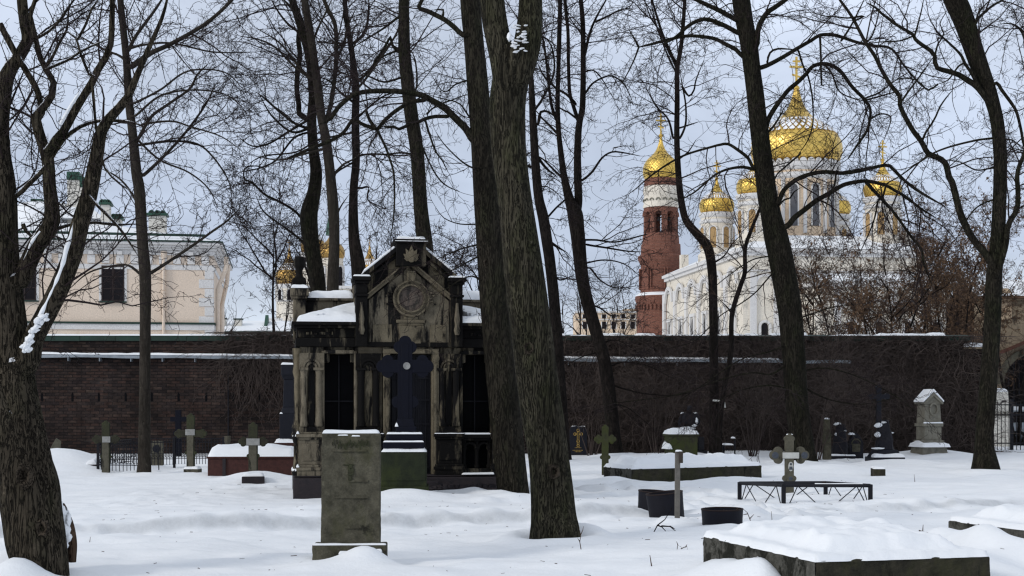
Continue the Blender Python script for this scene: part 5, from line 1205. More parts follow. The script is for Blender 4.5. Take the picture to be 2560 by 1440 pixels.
A_=P2(2038,1402,.35); B_=P2(2478,1388,.35); D_=P2(1756,1338,.35); C_=(B_[0]+D_[0]-A_[0],B_[1]+D_[1]-A_[1])
kerb_tomb('kerbed_tomb', 'large mossy stone kerbed grave heaped with snow, nearest to the viewer', [A_,B_,C_,D_], .35, .05, ['kerb_moss','kerb_stone','kerb_stone','kerb_stone'], .05, 3, .13, .20)
A_=P2(2700,1340,.28); D_=P2(2368,1300,.28); v_=np.array(A_)-np.array(D_); nrm=np.array((-v_[1],v_[0]))/np.hypot(*v_)*1.7
B_=tuple(np.array(A_)+nrm); C_=tuple(np.array(D_)+nrm)
kerb_tomb('kerbed_tomb', 'dark kerbed grave under rough snow, behind and right of the large one', [A_,B_,C_,D_], .28, .05, ['kerb_moss','kerb_stone','kerb_stone','kerb_stone'], .05, 5, .10, .16)
A_=P2(1578,1172,.26); B_=P2(1905,1165,.24); D_=P2(1508,1166,.26); C_=(B_[0]+D_[0]-A_[0],B_[1]+D_[1]-A_[1])
kerb_tomb('kerbed_tomb', 'long low stone kerbed grave deep in snow behind the wooden post', [A_,B_,C_,D_], .26, .0, ['kerb_moss','kerb_stone','kerb_stone','kerb_stone'], .07, 7, .16, .20)
sb_ = Item('stone_block', 'small dark stone block end sticking out of the snow slope right of the portrait cross', 'block', 2200, 1190, 31.5, -8)
q_ = sb_.mk('block', 'kerb_moss', lambda b: b.box(sb_.u(2183),sb_.u(2212),-.12,.5,-.3,sb_.z(1172)), .014); sb_.snow(sb_.u(2183),sb_.u(2212),-.12,.5,sb_.z(1172)-.002,.05,3,q_)
bs = Item('stone_block', 'broken stone lump half sunk in snow left of the nearest headstone', 'block', 784, 1300, 19.8, 12, None, (.05,.12))
q_ = bs.mk('block', 'cross_stone', lambda b: b.add([(-.17,-.12,-.2),(.2,-.16,-.2),(.22,.1,-.2),(-.15,.14,-.2),(-.14,-.08,.12),(.10,-.12,.03),(.16,.06,.02),(-.12,.08,.13)],[(3,2,1,0),(4,5,6,7),(0,1,5,4),(1,2,6,5),(2,3,7,6),(3,0,4,7)]), .014)
lump(bs,780,1291,0,.24,.07,.2,4,q_)
bs = Item('stone_block', 'small mossy stone standing in the snow just left of the broken lump', 'block', 756, 1286, 20.6, -10)
q_ = bs.mk('block', 'cross_stone', lambda b: b.taper(0,0,-.15,.08,.10,.14,.06,.10), .012); bs.snow(-.03,.03,-.05,.05,.078,.03,4,q_)
# green block with snow, seated stone figure
gb = Item('pedestal_block', 'squat greenish stone block heaped with snow before the dark seated statue', 'pedestal', 1702, 1128, 39.0, 8)
q_ = gb.mk('block', 'lime_moss', lambda b: (b.box(gb.u(1668),gb.u(1738),-.3,.35,-.3,gb.z(1088)), b.box(gb.u(1664),gb.u(1741),-.33,.38,gb.z(1090),gb.z(1085))), .02)
gb.snow(gb.u(1664),gb.u(1741),-.33,.38,gb.z(1085)-.002,.12,2,q_,mound=.05); gb.snow(gb.u(1660),gb.u(1672),-.36,.3,gb.z(1122),.30,4,q_)
sf = Item('statue', 'dark stone mourning figure seated by the wall with snow on shoulders and lap', 'statue', 1724, 1128, 42.0, -25)
def skin(name, verts, edges, m, parent, sub=2):
    me = bpy.data.meshes.new(name); me.from_pydata([v[:3] for v in verts], edges, []); me.materials.append(m)
    o = bpy.data.objects.new(name, me); COL.objects.link(o); o.parent = parent
    md = o.modifiers.new('skin','SKIN'); md.use_smooth_shade = True
    for k, sv in enumerate(me.skin_vertices[0].data): sv.radius = (verts[k][3], verts[k][3] if len(verts[k]) < 5 else verts[k][4]); sv.use_root = (k == 0)
    ss = o.modifiers.new('sub','SUBSURF'); ss.levels = sub; ss.render_levels = sub
    return o
sv = [(0,0,.55,.21,.19),(0,-.02,.75,.18,.14),(.02,-.05,.98,.21,.15),(.03,-.09,1.13,.09),(.05,-.15,1.26,.095,.11),(.06,-.16,1.36,.07),
      (-.20,-.06,1.06,.085),(-.27,-.12,.82,.07),(-.10,-.34,.70,.055),(.25,-.06,1.06,.085),(.32,-.14,.84,.07),(.14,-.38,.72,.055),
      (-.13,-.38,.56,.12),(-.14,-.44,.25,.11),(-.15,-.50,-.05,.13),(.16,-.40,.56,.12),(.17,-.46,.25,.11),(.18,-.50,-.05,.13)]
q_ = skin('figure', sv, [(0,1),(1,2),(2,3),(3,4),(4,5),(2,6),(6,7),(7,8),(2,9),(9,10),(10,11),(0,12),(12,13),(13,14),(0,15),(15,16),(16,17)], M['black_rough'], sf.o)
sf.mk('seat', 'black_rough', lambda b: (b.box(-.34,.34,-.2,.38,-.3,.42), b.box(-.42,.42,-.62,.45,-.3,.02)), .03)
[lump(sf,*a,parent=q_) for a in ((1707,1033,-.06,.14,.06,.12,1),(1741,1033,-.06,.14,.06,.12,2),(1724,1070,-.36,.50,.09,.22,3),(1744,1064,-.32,.16,.08,.14,4),(1750,1052,-.26,.08,.18,.08,5))]
# black monuments by the wall
m1 = Item('stone_pillar', 'thin grey cross-shaft pillar beside the draped black monument', 'pillar', 2067, 1142, 41.0)
m1.mk('shaft', 'lime_grey', lambda b: (b.taper(0,0,-.3,m1.z(1085),.24,.2,.2,.18), b.taper(0,0,m1.z(1085),m1.z(1048),.19,.17,.15,.14), b.box(-.12,.12,-.10,.10,m1.z(1092),m1.z(1084))), .012); m1.snow(-.07,.07,-.07,.07,m1.z(1048)-.002,.04,1)
def rock(b, w0, d0, h, seed, n=12, taper=.45, lean=0):
    rr = random.Random(seed); prof = []
    L = 7; vs=[]; fs=[]
    for i in range(L+1):
        z_ = h*i/L; f_ = (1-(1-taper)*(i/L)**1.4)
        for k in range(n):
            a_ = 2*PI*k/n; r_ = f_*rr.uniform(.86,1.1); vs.append((w0*.5*r_*math.copysign(abs(math.cos(a_))**.7,math.cos(a_))+lean*z_, d0*.5*r_*math.copysign(abs(math.sin(a_))**.7,math.sin(a_)), z_+(rr.uniform(-.03,.03) if 0<i else 0)))
    for i in range(L):
        for k in range(n): k2=(k+1)%n; fs.append((i*n+k,i*n+k2,(i+1)*n+k2,(i+1)*n+k))
    fs.append(tuple(range(n-1,-1,-1))); fs.append(tuple(L*n+k for k in range(n))); b.add(vs,fs)
m2 = Item('rock_monument', 'black rough-hewn rock monument with a slanting top next to the thin grey pillar', 'monument', 2098, 1142, 41.8)
q_ = m2.mk('rock', 'black_rough', lambda b: rock(b,.50,.45,m2.z(1060),3,lean=.06), .01); m2.mk('footing', 'black_rough', lambda b: b.box(-.4,.4,-.34,.34,-.3,.035), .02); [lump(m2,*a,parent=q_) for a in ((2092,1060,0,.24,.08,.2,1),(2110,1077,-.05,.12,.06,.14,2),(2086,1085,-.16,.06,.08,.08,3))]; m2.snow(-.4,.4,-.34,-.2,.034,.05,5)
m3 = Item('arched_headstone', 'small arched dark headstone with a framed niche right of the slanting rock monument', 'gravestone', 2138, 1138, 42.0, 5)
m3.mk('slab', 'black_rough', lambda b: b.prism([(-.22,-.2),(.22,-.2),(.22,.38),(.12,.56),(0,.68),(-.12,.56),(-.22,.38)], -.09,.09), .014); m3.mk('niche', 'lime_grey', lambda b: (b.arc(0,.34,.12,.15,-.105,-.091), b.box(-.12,.12,-.1,-.092,.1,.34)), 0); m3.snow(-.20,-.02,-.09,.09,.60,.06,2)
m4 = Item('rock_cross_monument', 'black cross rising from a black rock pile on a broad slab by the wall', 'monument', 2212, 1158, 39.5, 4)
m4.mk('base_slab', 'black_granite', lambda b: (b.box(-.44,.44,-.4,.4,-.3,m4.z(1142)), b.taper(0,0,m4.z(1142),m4.z(1124),.80,.7,.55,.5)), .014)
q_ = m4.mk('rock', 'black_rough', lambda b: (rock(b,.58,.5,m4.z(1052),8,lean=-.02), rock(b,.34,.3,m4.z(1062),18,lean=-.14)), .01)
m4.mk('cross', 'black_granite', lambda b: (b.box(m4.u(2190),m4.u(2202),-.05,.05,m4.z(1060),m4.z(972)), b.disc(m4.u(2196),m4.z(970),.085,-.046,.046,14), b.box(m4.u(2176),m4.u(2218),-.047,.047,m4.z(997),m4.z(986)), b.disc(m4.u(2176),m4.z(991),.085,-.044,.044,14), b.disc(m4.u(2217),m4.z(991),.085,-.044,.044,14)), .008)
m4.snow(-.44,.44,-.42,-.1,m4.z(1142)-.004,.10,1); [lump(m4,*a,parent=q_) for a in ((2191,1063,-.10,.24,.12,.2,1),(2207,1056,-.06,.16,.07,.2,2),(2188,1086,-.17,.16,.14,.10,3),(2229,1082,-.05,.09,.04,.12,5),(2186,1120,-.26,.34,.05,.16,6))]
m5 = Item('aedicule_monument', 'pale grey gabled pedestal monument with an empty oval wreath niche, snow on its gable', 'monument', 2322, 1122, 43.0, 12)
mo = m5.mk('shaft', 'marble_grey', lambda b: (b.taper(0,0,m5.z(1058),m5.z(1010),.56,.5,.50,.46), b.prism([(-.29,m5.z(1010)),(.29,m5.z(1010)),(.29,m5.z(1004)),(0,m5.z(983)),(-.29,m5.z(1004))],-.25,.25), b.prism([(-.33,m5.z(1008)),(-.29,m5.z(1011)),(0,m5.z(990)),(.29,m5.z(1011)),(.33,m5.z(1008)),(0,m5.z(981))],-.31,.31)), .01)
m5.mk('pedestal', 'marble_grey', lambda b: (b.box(-.32,.32,-.30,.30,m5.z(1066),m5.z(1058)), b.box(-.28,.28,-.26,.26,m5.z(1100),m5.z(1066)), b.box(-.34,.34,-.32,.32,m5.z(1108),m5.z(1100)), b.taper(0,0,-.3,m5.z(1108),.88,.85,.74,.7)), .012)
m5.mk('wreath', 'marble_grey', lambda b: [b.add(*(lambda n_: ([(.02+rx*.13*math.cos(a)*1.0, yy, m5.z(1023)+rx*.18*math.sin(a)) for rx,yy in ((.82,-.256),(1.12,-.256),(1.12,-.285),(.82,-.285)) for a in np.linspace(0,2*PI,n_+1)[:-1]], [(r*n_+k,r*n_+(k+1)%n_,((r+1)%4)*n_+(k+1)%n_,((r+1)%4)*n_+k) for r in range(4) for k in range(n_)]))(20))], 0, True, mo)
m5.mk('ribbon', 'marble_grey', lambda b: (b.taper(.03,-.265,m5.z(1042),m5.z(1036),.10,.03,.20,.03), b.taper(-.06,-.262,m5.z(1048),m5.z(1038),.05,.02,.12,.02)), .006, False, mo)
m5.snow(-.32,.32,-.30,-.25,m5.z(1058)-.002,.05,1); m5.snow(-.34,.34,-.32,.32,m5.z(1108)-.004,.10,2); m5.snow(-.48,.48,-.5,.42,.06,.16,4)
for sg in (-1,1):
    b = MB(); b.prism([(0,m5.z(980)),(sg*.34,m5.z(1006)),(sg*.34,m5.z(1006)+.06),(0,m5.z(980)+.10)] if sg<0 else [(0,m5.z(980)),(0,m5.z(980)+.10),(.34,m5.z(1006)+.06),(.34,m5.z(1006))][::-1], -.32,.32); b.build('snow_cap', M['snow'], mo, False, .03)
# iron frame table
ft = Item('iron_stand', 'small rusty iron stand with a hooked rod standing in the snow near the kinked tree', 'stand', 1824, 1136, 40.0)
ft.mk('bent_bar', 'iron', lambda b: b.tube([(ft.u(1810),0,-.2),(ft.u(1810),0,ft.z(1116)),(ft.u(1813),0,ft.z(1113)),(ft.u(1833),0,ft.z(1113))],.022,6), 0); ft.mk('bent_bar', 'iron', lambda b: b.tube([(ft.u(1813),.4,-.2),(ft.u(1813),.4,ft.z(1113)),(ft.u(1834),.4,ft.z(1113))],.02,6), 0); ft.mk('cross_bar', 'iron', lambda b: b.tube([(ft.u(1811),0,ft.z(1124)),(ft.u(1835),0,ft.z(1124))],.012,5), 0)
ft.mk('hooked_rod', 'iron', lambda b: b.tube([(ft.u(1837),0,-.2),(ft.u(1837),0,ft.z(1100)),(ft.u(1835),0,ft.z(1096)),(ft.u(1829),0,ft.z(1097))],.02,6), 0)
ft.snow(ft.u(1810),ft.u(1834),-.03,.42,ft.z(1113),.05,1); ft.snow(ft.u(1827),ft.u(1838),-.04,.04,ft.z(1096),.05,2)
# black iron enclosure
en = thing('iron_enclosure', 'low black iron grave enclosure with crossed braces round the portrait cross', 'enclosure', (*gpos(1975,1248),0))
ex,ey = gpos(1975,1248); 
def ec(px,Y): return ((px-1280)/F*Y-ex, Y-ey)
EC = [ec(1959,22.8), ec(2176,23.3), ec(2064,24.9), ec(1849,24.3)]; ET = [H+(HY-q)/F*Yd for q,Yd in ((1210,22.8),(1211,23.3),(1204,24.9),(1205,24.3))]
for k in range(4):
    (x0,y0),(x1,y1) = EC[k],EC[(k+1)%4]; z0,z1 = ET[k],ET[(k+1)%4]
    b = MB(); w_=.032; b.box(x0-w_,x0+w_,y0-w_,y0+w_,-.3,z0); b.build('post', M['iron'], en, False, .004)
    b = MB(); b.tube([(x0,y0,z0-.02),(x1,y1,z1-.02)], .030, 4); b.build('top_rail', M['iron'], en)
    L = [ (x0+(x1-x0)*t_,y0+(y1-y0)*t_,z0+(z1-z0)*t_-.03) for t_ in (.05,.16,.38,.84,.95,.62)]
    G = lambda t_: (x0+(x1-x0)*t_,y0+(y1-y0)*t_,-.02)
    for p_,q_ in ((L[1],G(.38)),(L[1],G(.06)),(L[3],G(.60)),(L[3],G(.94))):
        b = MB(); b.tube([p_,q_],.009,5); b.build('brace', M['iron'], en)
    if k in (0,1): pass
b = MB(); b.box(EC[2][0]-.10,EC[2][0]+.05,EC[2][1]-.05,EC[2][1]+.05,ET[2]-.10,ET[2]+.004); b.build('corner_plate', M['rust'], en, False, .006)
snow_pad(min(EC[0][0],EC[1][0])+.5,EC[1][0]-.25,EC[0][1]-.03,EC[0][1]+.02,ET[0]+.0,.012,1,None,en)
# iron tubs
def tub(label, px, py, Y, w, top, tilt, rz=0):
    t = Item('iron_tub', label, 'tub', px, py, Y, rz, 'black iron tubs half sunk in snow', tilt)
    r = w/2*t.k; h = t.z(top)
    t.mk('shell', 'bin_black', lambda b: b.lathe([(r*.93,-.25),(r*.97,h*.5),(r,h-.012),(r,h),(r-.018,h),(r-.018,h-.02),(r*.93,.05)],0,0,40,0,False), 0, True)
    t.mk('rim', 'rust', lambda b: b.lathe([(r+.002,h-.010),(r+.006,h-.004),(r+.002,h+.004),(r-.02,h+.004),(r-.021,h-.010)],0,0,40,0,False), 0, True)
    t.mk('snow_cap', 'snow', lambda b: b.lathe([(r-.02,h*.72),(r*.6,h*.78),(0,h*.8)],0,0,24), 0, True)
    return t
tub('black iron tub with a rust-red rim, leaning, rearmost of the touching pair', 1636, 1284, 20.9, 88, 1228, (.03,.07))
tub('black iron tub tilted against its neighbour, in front of the rearmost of the pair', 1667, 1291, 20.0, 92, 1231, (.02,-.11))
tub('lone black iron tub sunk upright in snow behind the large kerbed grave', 1806, 1320, 18.2, 104, 1272, (.015,-.015))
# wooden post
wp = Item('wooden_post', 'slim weathered wooden post with a small box nailed to its top', 'post', 1693, 1312, 18.8, 0, None, (0,.006))
wp.mk('post', 'wood_grey', lambda b: b.box(-.034,.034,-.025,.025,-.3,wp.z(1130)), .005)
wp.mk('box', 'wood_dark', lambda b: b.box(.012,.062,-.085,.05,wp.z(1157),wp.z(1128)), .004); wp.snow(-.03,.06,-.06,.04,wp.z(1129),.02,2)
# dry stalks and fallen branches
def stalk(label, px, py, pts, r=.006, group=None, name='dry_stalk', cat='twig', mat='twig_brown'):
    X,Y = gpos(px,py); z = float(ground(X,Y)); o = thing(name, label, cat, (X,Y,z), 0, group); k = Y/F
    b = MB()
    for li,l in enumerate(pts):
        n = len(l); b.tube([((x-px)*k, .05*math.sin(i*1.7+li), (py-y)*k-(.06 if (li==0 and i==0) else 0)) for i,(x,y) in enumerate(l)], [r*(1-.65*i/(n-1)) for i in range(n)], 5)
    b.build('stem', M[mat], o)
stalk('tall dry weed stalk with short side twigs near the foot of the thickest trunk', 1455, 1380, [[(1455,1380),(1450,1362),(1452,1345),(1447,1325)],[(1452,1345),(1457,1333),(1458,1322)],[(1450,1362),(1444,1352)]])
stalk('low two-forked twig lying on the snow left of the large kerbed grave', 1700, 1384, [[(1690,1383),(1696,1374),(1704,1378)],[(1696,1374),(1692,1364)],[(1704,1383),(1716,1375),(1718,1384)],[(1714,1378),(1716,1370)]])
stalk('short straight stick standing in the open snow at the bottom of the view', 1631, 1422, [[(1632,1424),(1626,1395)]], .009)
stalk('short thin stick in the snow beside the left furrow', 222, 1362, [[(222,1362),(223,1348)]], .006)
stalk('single upright grass stem on the large kerbed grave', 1932, 1345, [[(1934,1345),(1932,1322),(1928,1298)]], .006)
stalk('single upright grass stem in the open snow near the curved tree', 2288, 1210, [[(2288,1210),(2287,1190)]], .008)
stalk('dry bent stalk leaning over the lone iron tub', 1880, 1345, [[(1891,1346),(1876,1312),(1868,1296),(1855,1285)],[(1870,1300),(1858,1302)],[(1876,1312),(1884,1300)]], .007)
stalk('bunch of dry grass blades against the lone iron tub', 1812, 1322, [[(1812,1322),(1806,1300),(1804,1292)],[(1814,1322),(1812,1303),(1808,1288)],[(1818,1321),(1828,1305),(1834,1290)],[(1820,1320),(1822,1300),(1816,1290)],[(1824,1319),(1838,1302),(1850,1292)],[(1828,1318),(1844,1308),(1852,1288)],[(1822,1320),(1830,1300),(1846,1284)]], .008, mat='leaf_dry')
stalk('fallen forked branch lying on the snow beside the wooden post', 1640, 1335, [[(1628,1335),(1645,1318),(1662,1303),(1680,1272)],[(1645,1318),(1655,1322),(1665,1333)],[(1655,1320),(1675,1320),(1690,1333)],[(1675,1320),(1685,1325)]], .011, None, 'fallen_branch', 'branch', 'bark_dark')
stalk('thin dead branch trailing over the front of the large kerbed grave', 2330, 1400, [[(2284,1350),(2305,1356),(2330,1375),(2345,1392),(2365,1404),(2395,1420),(2415,1432),(2440,1440)],[(2300,1354),(2322,1360),(2338,1384)],[(2310,1360),(2306,1338)],[(2415,1432),(2445,1415),(2462,1402)]], .007, None, 'fallen_branch', 'branch')
stalk('thin bare twig sagging over the trampled snow left of the touching tubs', 1475, 1225, [[(1472,1228),(1474,1218),(1490,1208),(1502,1202)]], .008)
for k in range(11):
    px_ = 1085+k*14.5; it = Item('rubble_stone', 'dark rubble stone in the snow under the right plinth of the mausoleum', 'stone', px_, 1222-k*.3, 24.0, k*37, 'rubble under the mausoleum plinth')
    it.mk('stone', 'granite_dark', lambda b: rock(b, random.uniform(.10,.2), random.uniform(.1,.2), random.uniform(.03,.08), k+40, 7, .5), .008)
# pale rag knotted round the kinked tree
rg_ = Item('rag', 'pale strip of cloth tied low round the thin kinked tree', 'rag', 1797, 1005, 40.6)
rg_.mk('cloth', 'enamel', lambda b: (b.tube([(rg_.u(1783),-.0,rg_.z(1001)),(rg_.u(1792),-.10,rg_.z(1002)),(rg_.u(1802),-.12,rg_.z(1004)),(rg_.u(1808),-.1,rg_.z(1007))],[.028,.03,.03,.035],7), b.taper(rg_.u(1809),-.1,rg_.z(1019),rg_.z(1005),.10,.03,.05,.03)), 0, True)

# bits of bark and twig blown over the snow: nobody could count them
rl_ = np.random.default_rng(5); n_ = 420
X_ = rl_.uniform(-6,7.5,n_); Y_ = rl_.uniform(11.5,30,n_); Z_ = ground(X_,Y_)+.004
an_ = rl_.uniform(0,PI,n_); L_ = rl_.uniform(.012,.09,n_)*rl_.uniform(.4,1,n_)
P_ = np.stack([np.stack([X_+np.cos(an_)*L_*t, Y_+np.sin(an_)*L_*t, Z_+.006*t*rl_.random(n_)],1) for t in (0,.5,1.)],1)
V_,Q_ = tube_batch(P_, np.repeat(rl_.uniform(.0015,.0035,n_)[:,None],3,1), 4)
tag(np_obj('twig_litter', V_, [Q_], M['twig_brown']), 'tiny bits of bark and twig scattered over the open snow', 'litter', None, 'stuff')
# ------------------------------------------------------------------ buildings beyond the wall
def bld(name, label, cat, px, Y, rz=0, group=None):
    return thing(name, label, cat, ((px-1280)/F*Y, Y, 0), math.radians(rz), group)
def part(parent, name, mat, fn, bevel=0.0, smooth=False, loc=None):
    b = MB(); fn(b); return b.build(name, M[mat], parent, smooth, bevel, loc)
def onion(R, zb, zt_, neck=.08):
    """profile of an onion dome: foot, belly, shoulder, drawn-out tip"""
    h = zt_-zb
    return [(R*.86,zb),(R*.93,zb+h*.05),(R*.985,zb+h*.13),(R,zb+h*.21),(R*.975,zb+h*.30),(R*.89,zb+h*.39),(R*.75,zb+h*.475),(R*.57,zb+h*.55),(R*.42,zb+h*.61),(R*.31,zb+h*.67),(R*.22,zb+h*.74),(R*.15,zb+h*.82),(R*.10,zb+h*.91),(R*neck*.7,zt_)]
def fine(prof, n=4):
    S_ = spline([(r,0,z,1) for r,z in prof], 1e9) if False else None
    out = []
    for i in range(len(prof)-1):
        p0=prof[max(i-1,0)];p1=prof[i];p2=prof[i+1];p3=prof[min(i+2,len(prof)-1)]
        for t in np.arange(n)/n:
            out.append(tuple(.5*((2*p1[c])+(p2[c]-p0[c])*t+(2*p0[c]-5*p1[c]+4*p2[c]-p3[c])*t*t+(3*p1[c]-p0[c]-3*p2[c]+p3[c])*t**3) for c in (0,1)))
    return out+[prof[-1]]
def gold_dome(parent, x, y, zb, R, h, mat, cross, n=40, snow=True, rot=0):
    d = part(parent, 'dome', mat, lambda b: b.lathe(fine(onion(R,0,h)),0,0,n), 0, True, (x,y,zb))
    if snow:
        prof = fine(onion(R,0,h)); sh = [(r+R*.02,z+R*.012) for r,z in prof if .37*h < z < .60*h]
        t = M.get('snow_broken')
        part(d, 'snow_cap', 'snow_broken', lambda b: b.lathe(sh,0,0,n,0,False), 0, True)
    zt_ = h; c = cross
    part(d, 'cross', mat, lambda b: (b.lathe([(0,zt_-.05*c),(c*.10,zt_+.03*c),(c*.10,zt_+.09*c),(0,zt_+.18*c)],0,0,10), b.box(-c*.03,c*.03,-c*.03,c*.03,zt_+.1*c,zt_+c*1.05), b.box(-c*.22,c*.22,-c*.028,c*.028,zt_+c*.70,zt_+c*.76), b.box(-c*.12,c*.12,-c*.027,c*.027,zt_+c*.88,zt_+c*.93), b.prism([(-c*.14,zt_+c*.46),(c*.14,zt_+c*.38),(c*.14,zt_+c*.43),(-c*.14,zt_+c*.51)],-c*.026,c*.026)))
    return d
# snow with gaps where the tiles show, for the domes
t_ = NT('snow_broken'); sp_ = t_.n('ShaderNodeSeparateXYZ'); t_.l(t_.tc.outputs['Object'], sp_.inputs[0])
a_ = t_.math('MULTIPLY', t_.math('ARCTAN2', sp_.outputs[0], sp_.outputs[1]), 36/(2*PI)); z_ = t_.math('MULTIPLY', sp_.outputs[2], 1.28)
f1 = t_.math('PINGPONG', t_.math('ADD', a_, z_), .5); f2 = t_.math('PINGPONG', t_.math('SUBTRACT', a_, z_), .5)
m_ = t_.math('MINIMUM', f1, f2); n_ = t_.noise(t_.mapping((1,1,1)), .7, 5)
s_ = t_.math('ADD', m_, t_.math('MULTIPLY', n_, .5))
al = t_.ramp(s_, [(.33,0.),(.42,1.)])
t_.done((.82,.84,.88), .8); t_.l(al, t_.b.inputs['Alpha']); M['snow_broken'] = t_.m

def win_ring(parent, x, y, R, z0, z1, w, n, mat='ochre_panel', rot=0, name='window', frame='trim_white'):
    for k in range(n):
        a = 2*PI*k/n+rot
        o = MB(); hw=w/2
        o.box(-hw,hw,-.06,.06,z0,z1-hw); o.prism([(hw*math.cos(q),z1-hw+hw*math.sin(q)) for q in np.linspace(0,PI,9)], -.058,.058)
        ob = o.build(name, M[mat], parent, False); ob.location = (x+R*math.sin(a), y-R*math.cos(a), 0); ob.rotation_euler = (0,0,a)
        f = MB(); f.arc(0,z1-hw,hw*1.05,hw*1.45,-.12,.05,0,PI,8); f.box(-hw*1.45,-hw*1.05,-.12,.05,z0,z1-hw); f.box(hw*1.05,hw*1.45,-.12,.05,z0,z1-hw)
        f.build('frame', M[frame], ob)

# --- white church with five gold domes
CC = thing('church', 'large white church with one great and four small gold onion domes', 'church', (27.9,139.5,0), math.radians(8))
part(CC, 'wall', 'plaster_church', lambda b: (b.box(-8.5,9,-10,18,-.5,15.3), b.box(-3.0,9.6,-13.5,-10.003,-.5,12.2)))
part(CC, 'cornice', 'trim_white', lambda b: (b.box(-8.75,9.25,-10.25,18.2,15.0,15.35), b.box(-8.95,9.45,-10.45,18.4,15.35,15.65), b.box(-3.3,9.9,-13.8,-10.46,12.0,12.5), b.box(-8.62,9.12,-10.12,18.1,13.6,13.75)))
part(CC, 'roof', 'steel', lambda b: b.add([(-8.9,-10.4,15.655),(9.4,-10.4,15.655),(9.4,18.3,15.655),(-8.9,18.3,15.655),(-5,-6,17.2),(5.5,-6,17.2),(5.5,14,17.2),(-5,14,17.2)],[(0,1,5,4),(1,2,6,5),(2,3,7,6),(3,0,4,7),(4,5,6,7)]))
rf = CC.children[-1]
part(CC, 'snow_cap', 'snow', lambda b: b.add([(-8.85,-10.35,15.70),(9.35,-10.35,15.70),(9.35,18.2,15.70),(-8.85,18.2,15.70),(-5,-6,17.4),(5.5,-6,17.4),(5.5,14,17.4),(-5,14,17.4)],[(0,1,5,4),(1,2,6,5),(2,3,7,6),(3,0,4,7),(4,5,6,7)]))
part(CC, 'snow_cap', 'snow', lambda b: b.add([(-3.25,-13.75,12.51),(9.85,-13.75,12.51),(9.85,-10.47,13.5),(-3.25,-10.47,13.5)],[(0,1,2,3)]))
for k in range(6):   # long flank: arched bays
    y = -7.2+k*4.7
    part(CC, 'wall_arch', 'trim_white', lambda b: [b.add([(-8.62-dx,y+r*math.cos(a),12.6+r*math.sin(a)) for dx in (0,.22) for r in (1.35,1.75) for a in (t0,t1)], [(0,1,3,2),(4,6,7,5),(0,4,5,1),(2,3,7,6),(0,2,6,4),(1,5,7,3)]) for t0,t1 in [(PI*q/10,PI*(q+1)/10) for q in range(10)]])
    w = part(CC, 'window', 'glass_dark', lambda b: b.prismx([(y-.5,5.2),(y+.5,5.2),(y+.5,9.8),(y+.35,10.2),(y,10.4),(y-.35,10.2),(y-.5,9.8)], -8.56,-8.50))
    part(w, 'frame', 'trim_white', lambda b: (b.box(-8.72,-8.505,y-.85,y-.52,4.8,10.5), b.box(-8.72,-8.505,y+.52,y+.85,4.8,10.5), b.box(-8.74,-8.505,y-.95,y+.95,10.49,10.8), b.box(-8.74,-8.505,y-.9,y+.9,4.5,4.81)))
    part(CC, 'pilaster', 'trim_white', lambda b: (b.box(-8.75,-8.504,y+2.0,y+2.7,-.5,13.6),))
for x in (-7.6,-5.4,-1.0,1.6,4.2,6.9):
    yy = -10.0 if x < -3 else -13.5
    part(CC, 'pilaster', 'trim_white', lambda b: b.box(x-.3,x+.3,yy-.22,yy-.004,-.5,13.5 if x<-3 else 11.9))
for x in (-6.5,-3.9,.3,2.9,5.6,8.2):
    yy = -10.0 if x < -3 else -13.5
    w = part(CC, 'window', 'glass_dark', lambda b: b.prism([(x-.3,4.6),(x+.3,4.6),(x+.3,8.6),(x+.2,8.85),(x,8.95),(x-.2,8.85),(x-.3,8.6)], yy-.05,yy-.002))
    part(w, 'frame', 'trim_white', lambda b: (b.arc(x,8.6,.38,.6,yy-.16,yy-.003), b.box(x-.6,x-.36,yy-.16,yy-.003,4.4,8.6), b.box(x+.36,x+.6,yy-.16,yy-.003,4.4,8.6)))
    part(CC, 'wall_arch', 'trim_white', lambda b: b.arc(x,(13.0 if x<-3 else 10.6)-.6,.75,1.0,yy-.15,yy-.003))
part(CC, 'drum', 'plaster_ochre2', lambda b: b.lathe([(4.3,16.8),(4.3,17.6),(4.0,17.9),(3.92,24.2)],0,0,32), 0, True)
part(CC, 'drum_cornice', 'trim_white', lambda b: (b.lathe([(3.95,23.2),(4.12,23.4),(4.12,23.7),(3.95,23.8)],0,0,32,0,False), b.lathe([(3.95,24.0),(4.2,24.3),(4.2,24.75),(3.9,24.85)],0,0,32,0,True)), 0, True)
win_ring(CC,0,0,3.96,18.6,22.6,.66,12,'glass_pale',.13)
for k in range(12):
    a = 2*PI*(k+.5)/12+.13; part(CC, 'drum_column', 'trim_white', lambda b: b.lathe([(.2,17.9),(.2,23.2)],4.02*math.sin(a),-4.02*math.cos(a),8), 0, True)
for k in range(34):
    a = 2*PI*k/34; o = MB(); o.arc(0,24.78,.0,.34,-.06,.06,0,PI,7); q = o.build('scallop', M['trim_white'], CC); q.location=(4.18*math.sin(a),-4.18*math.cos(a),0); q.rotation_euler=(0,0,a)
gold_dome(CC,0,0,24.9,4.43,7.5,'gold_main',3.1,64)
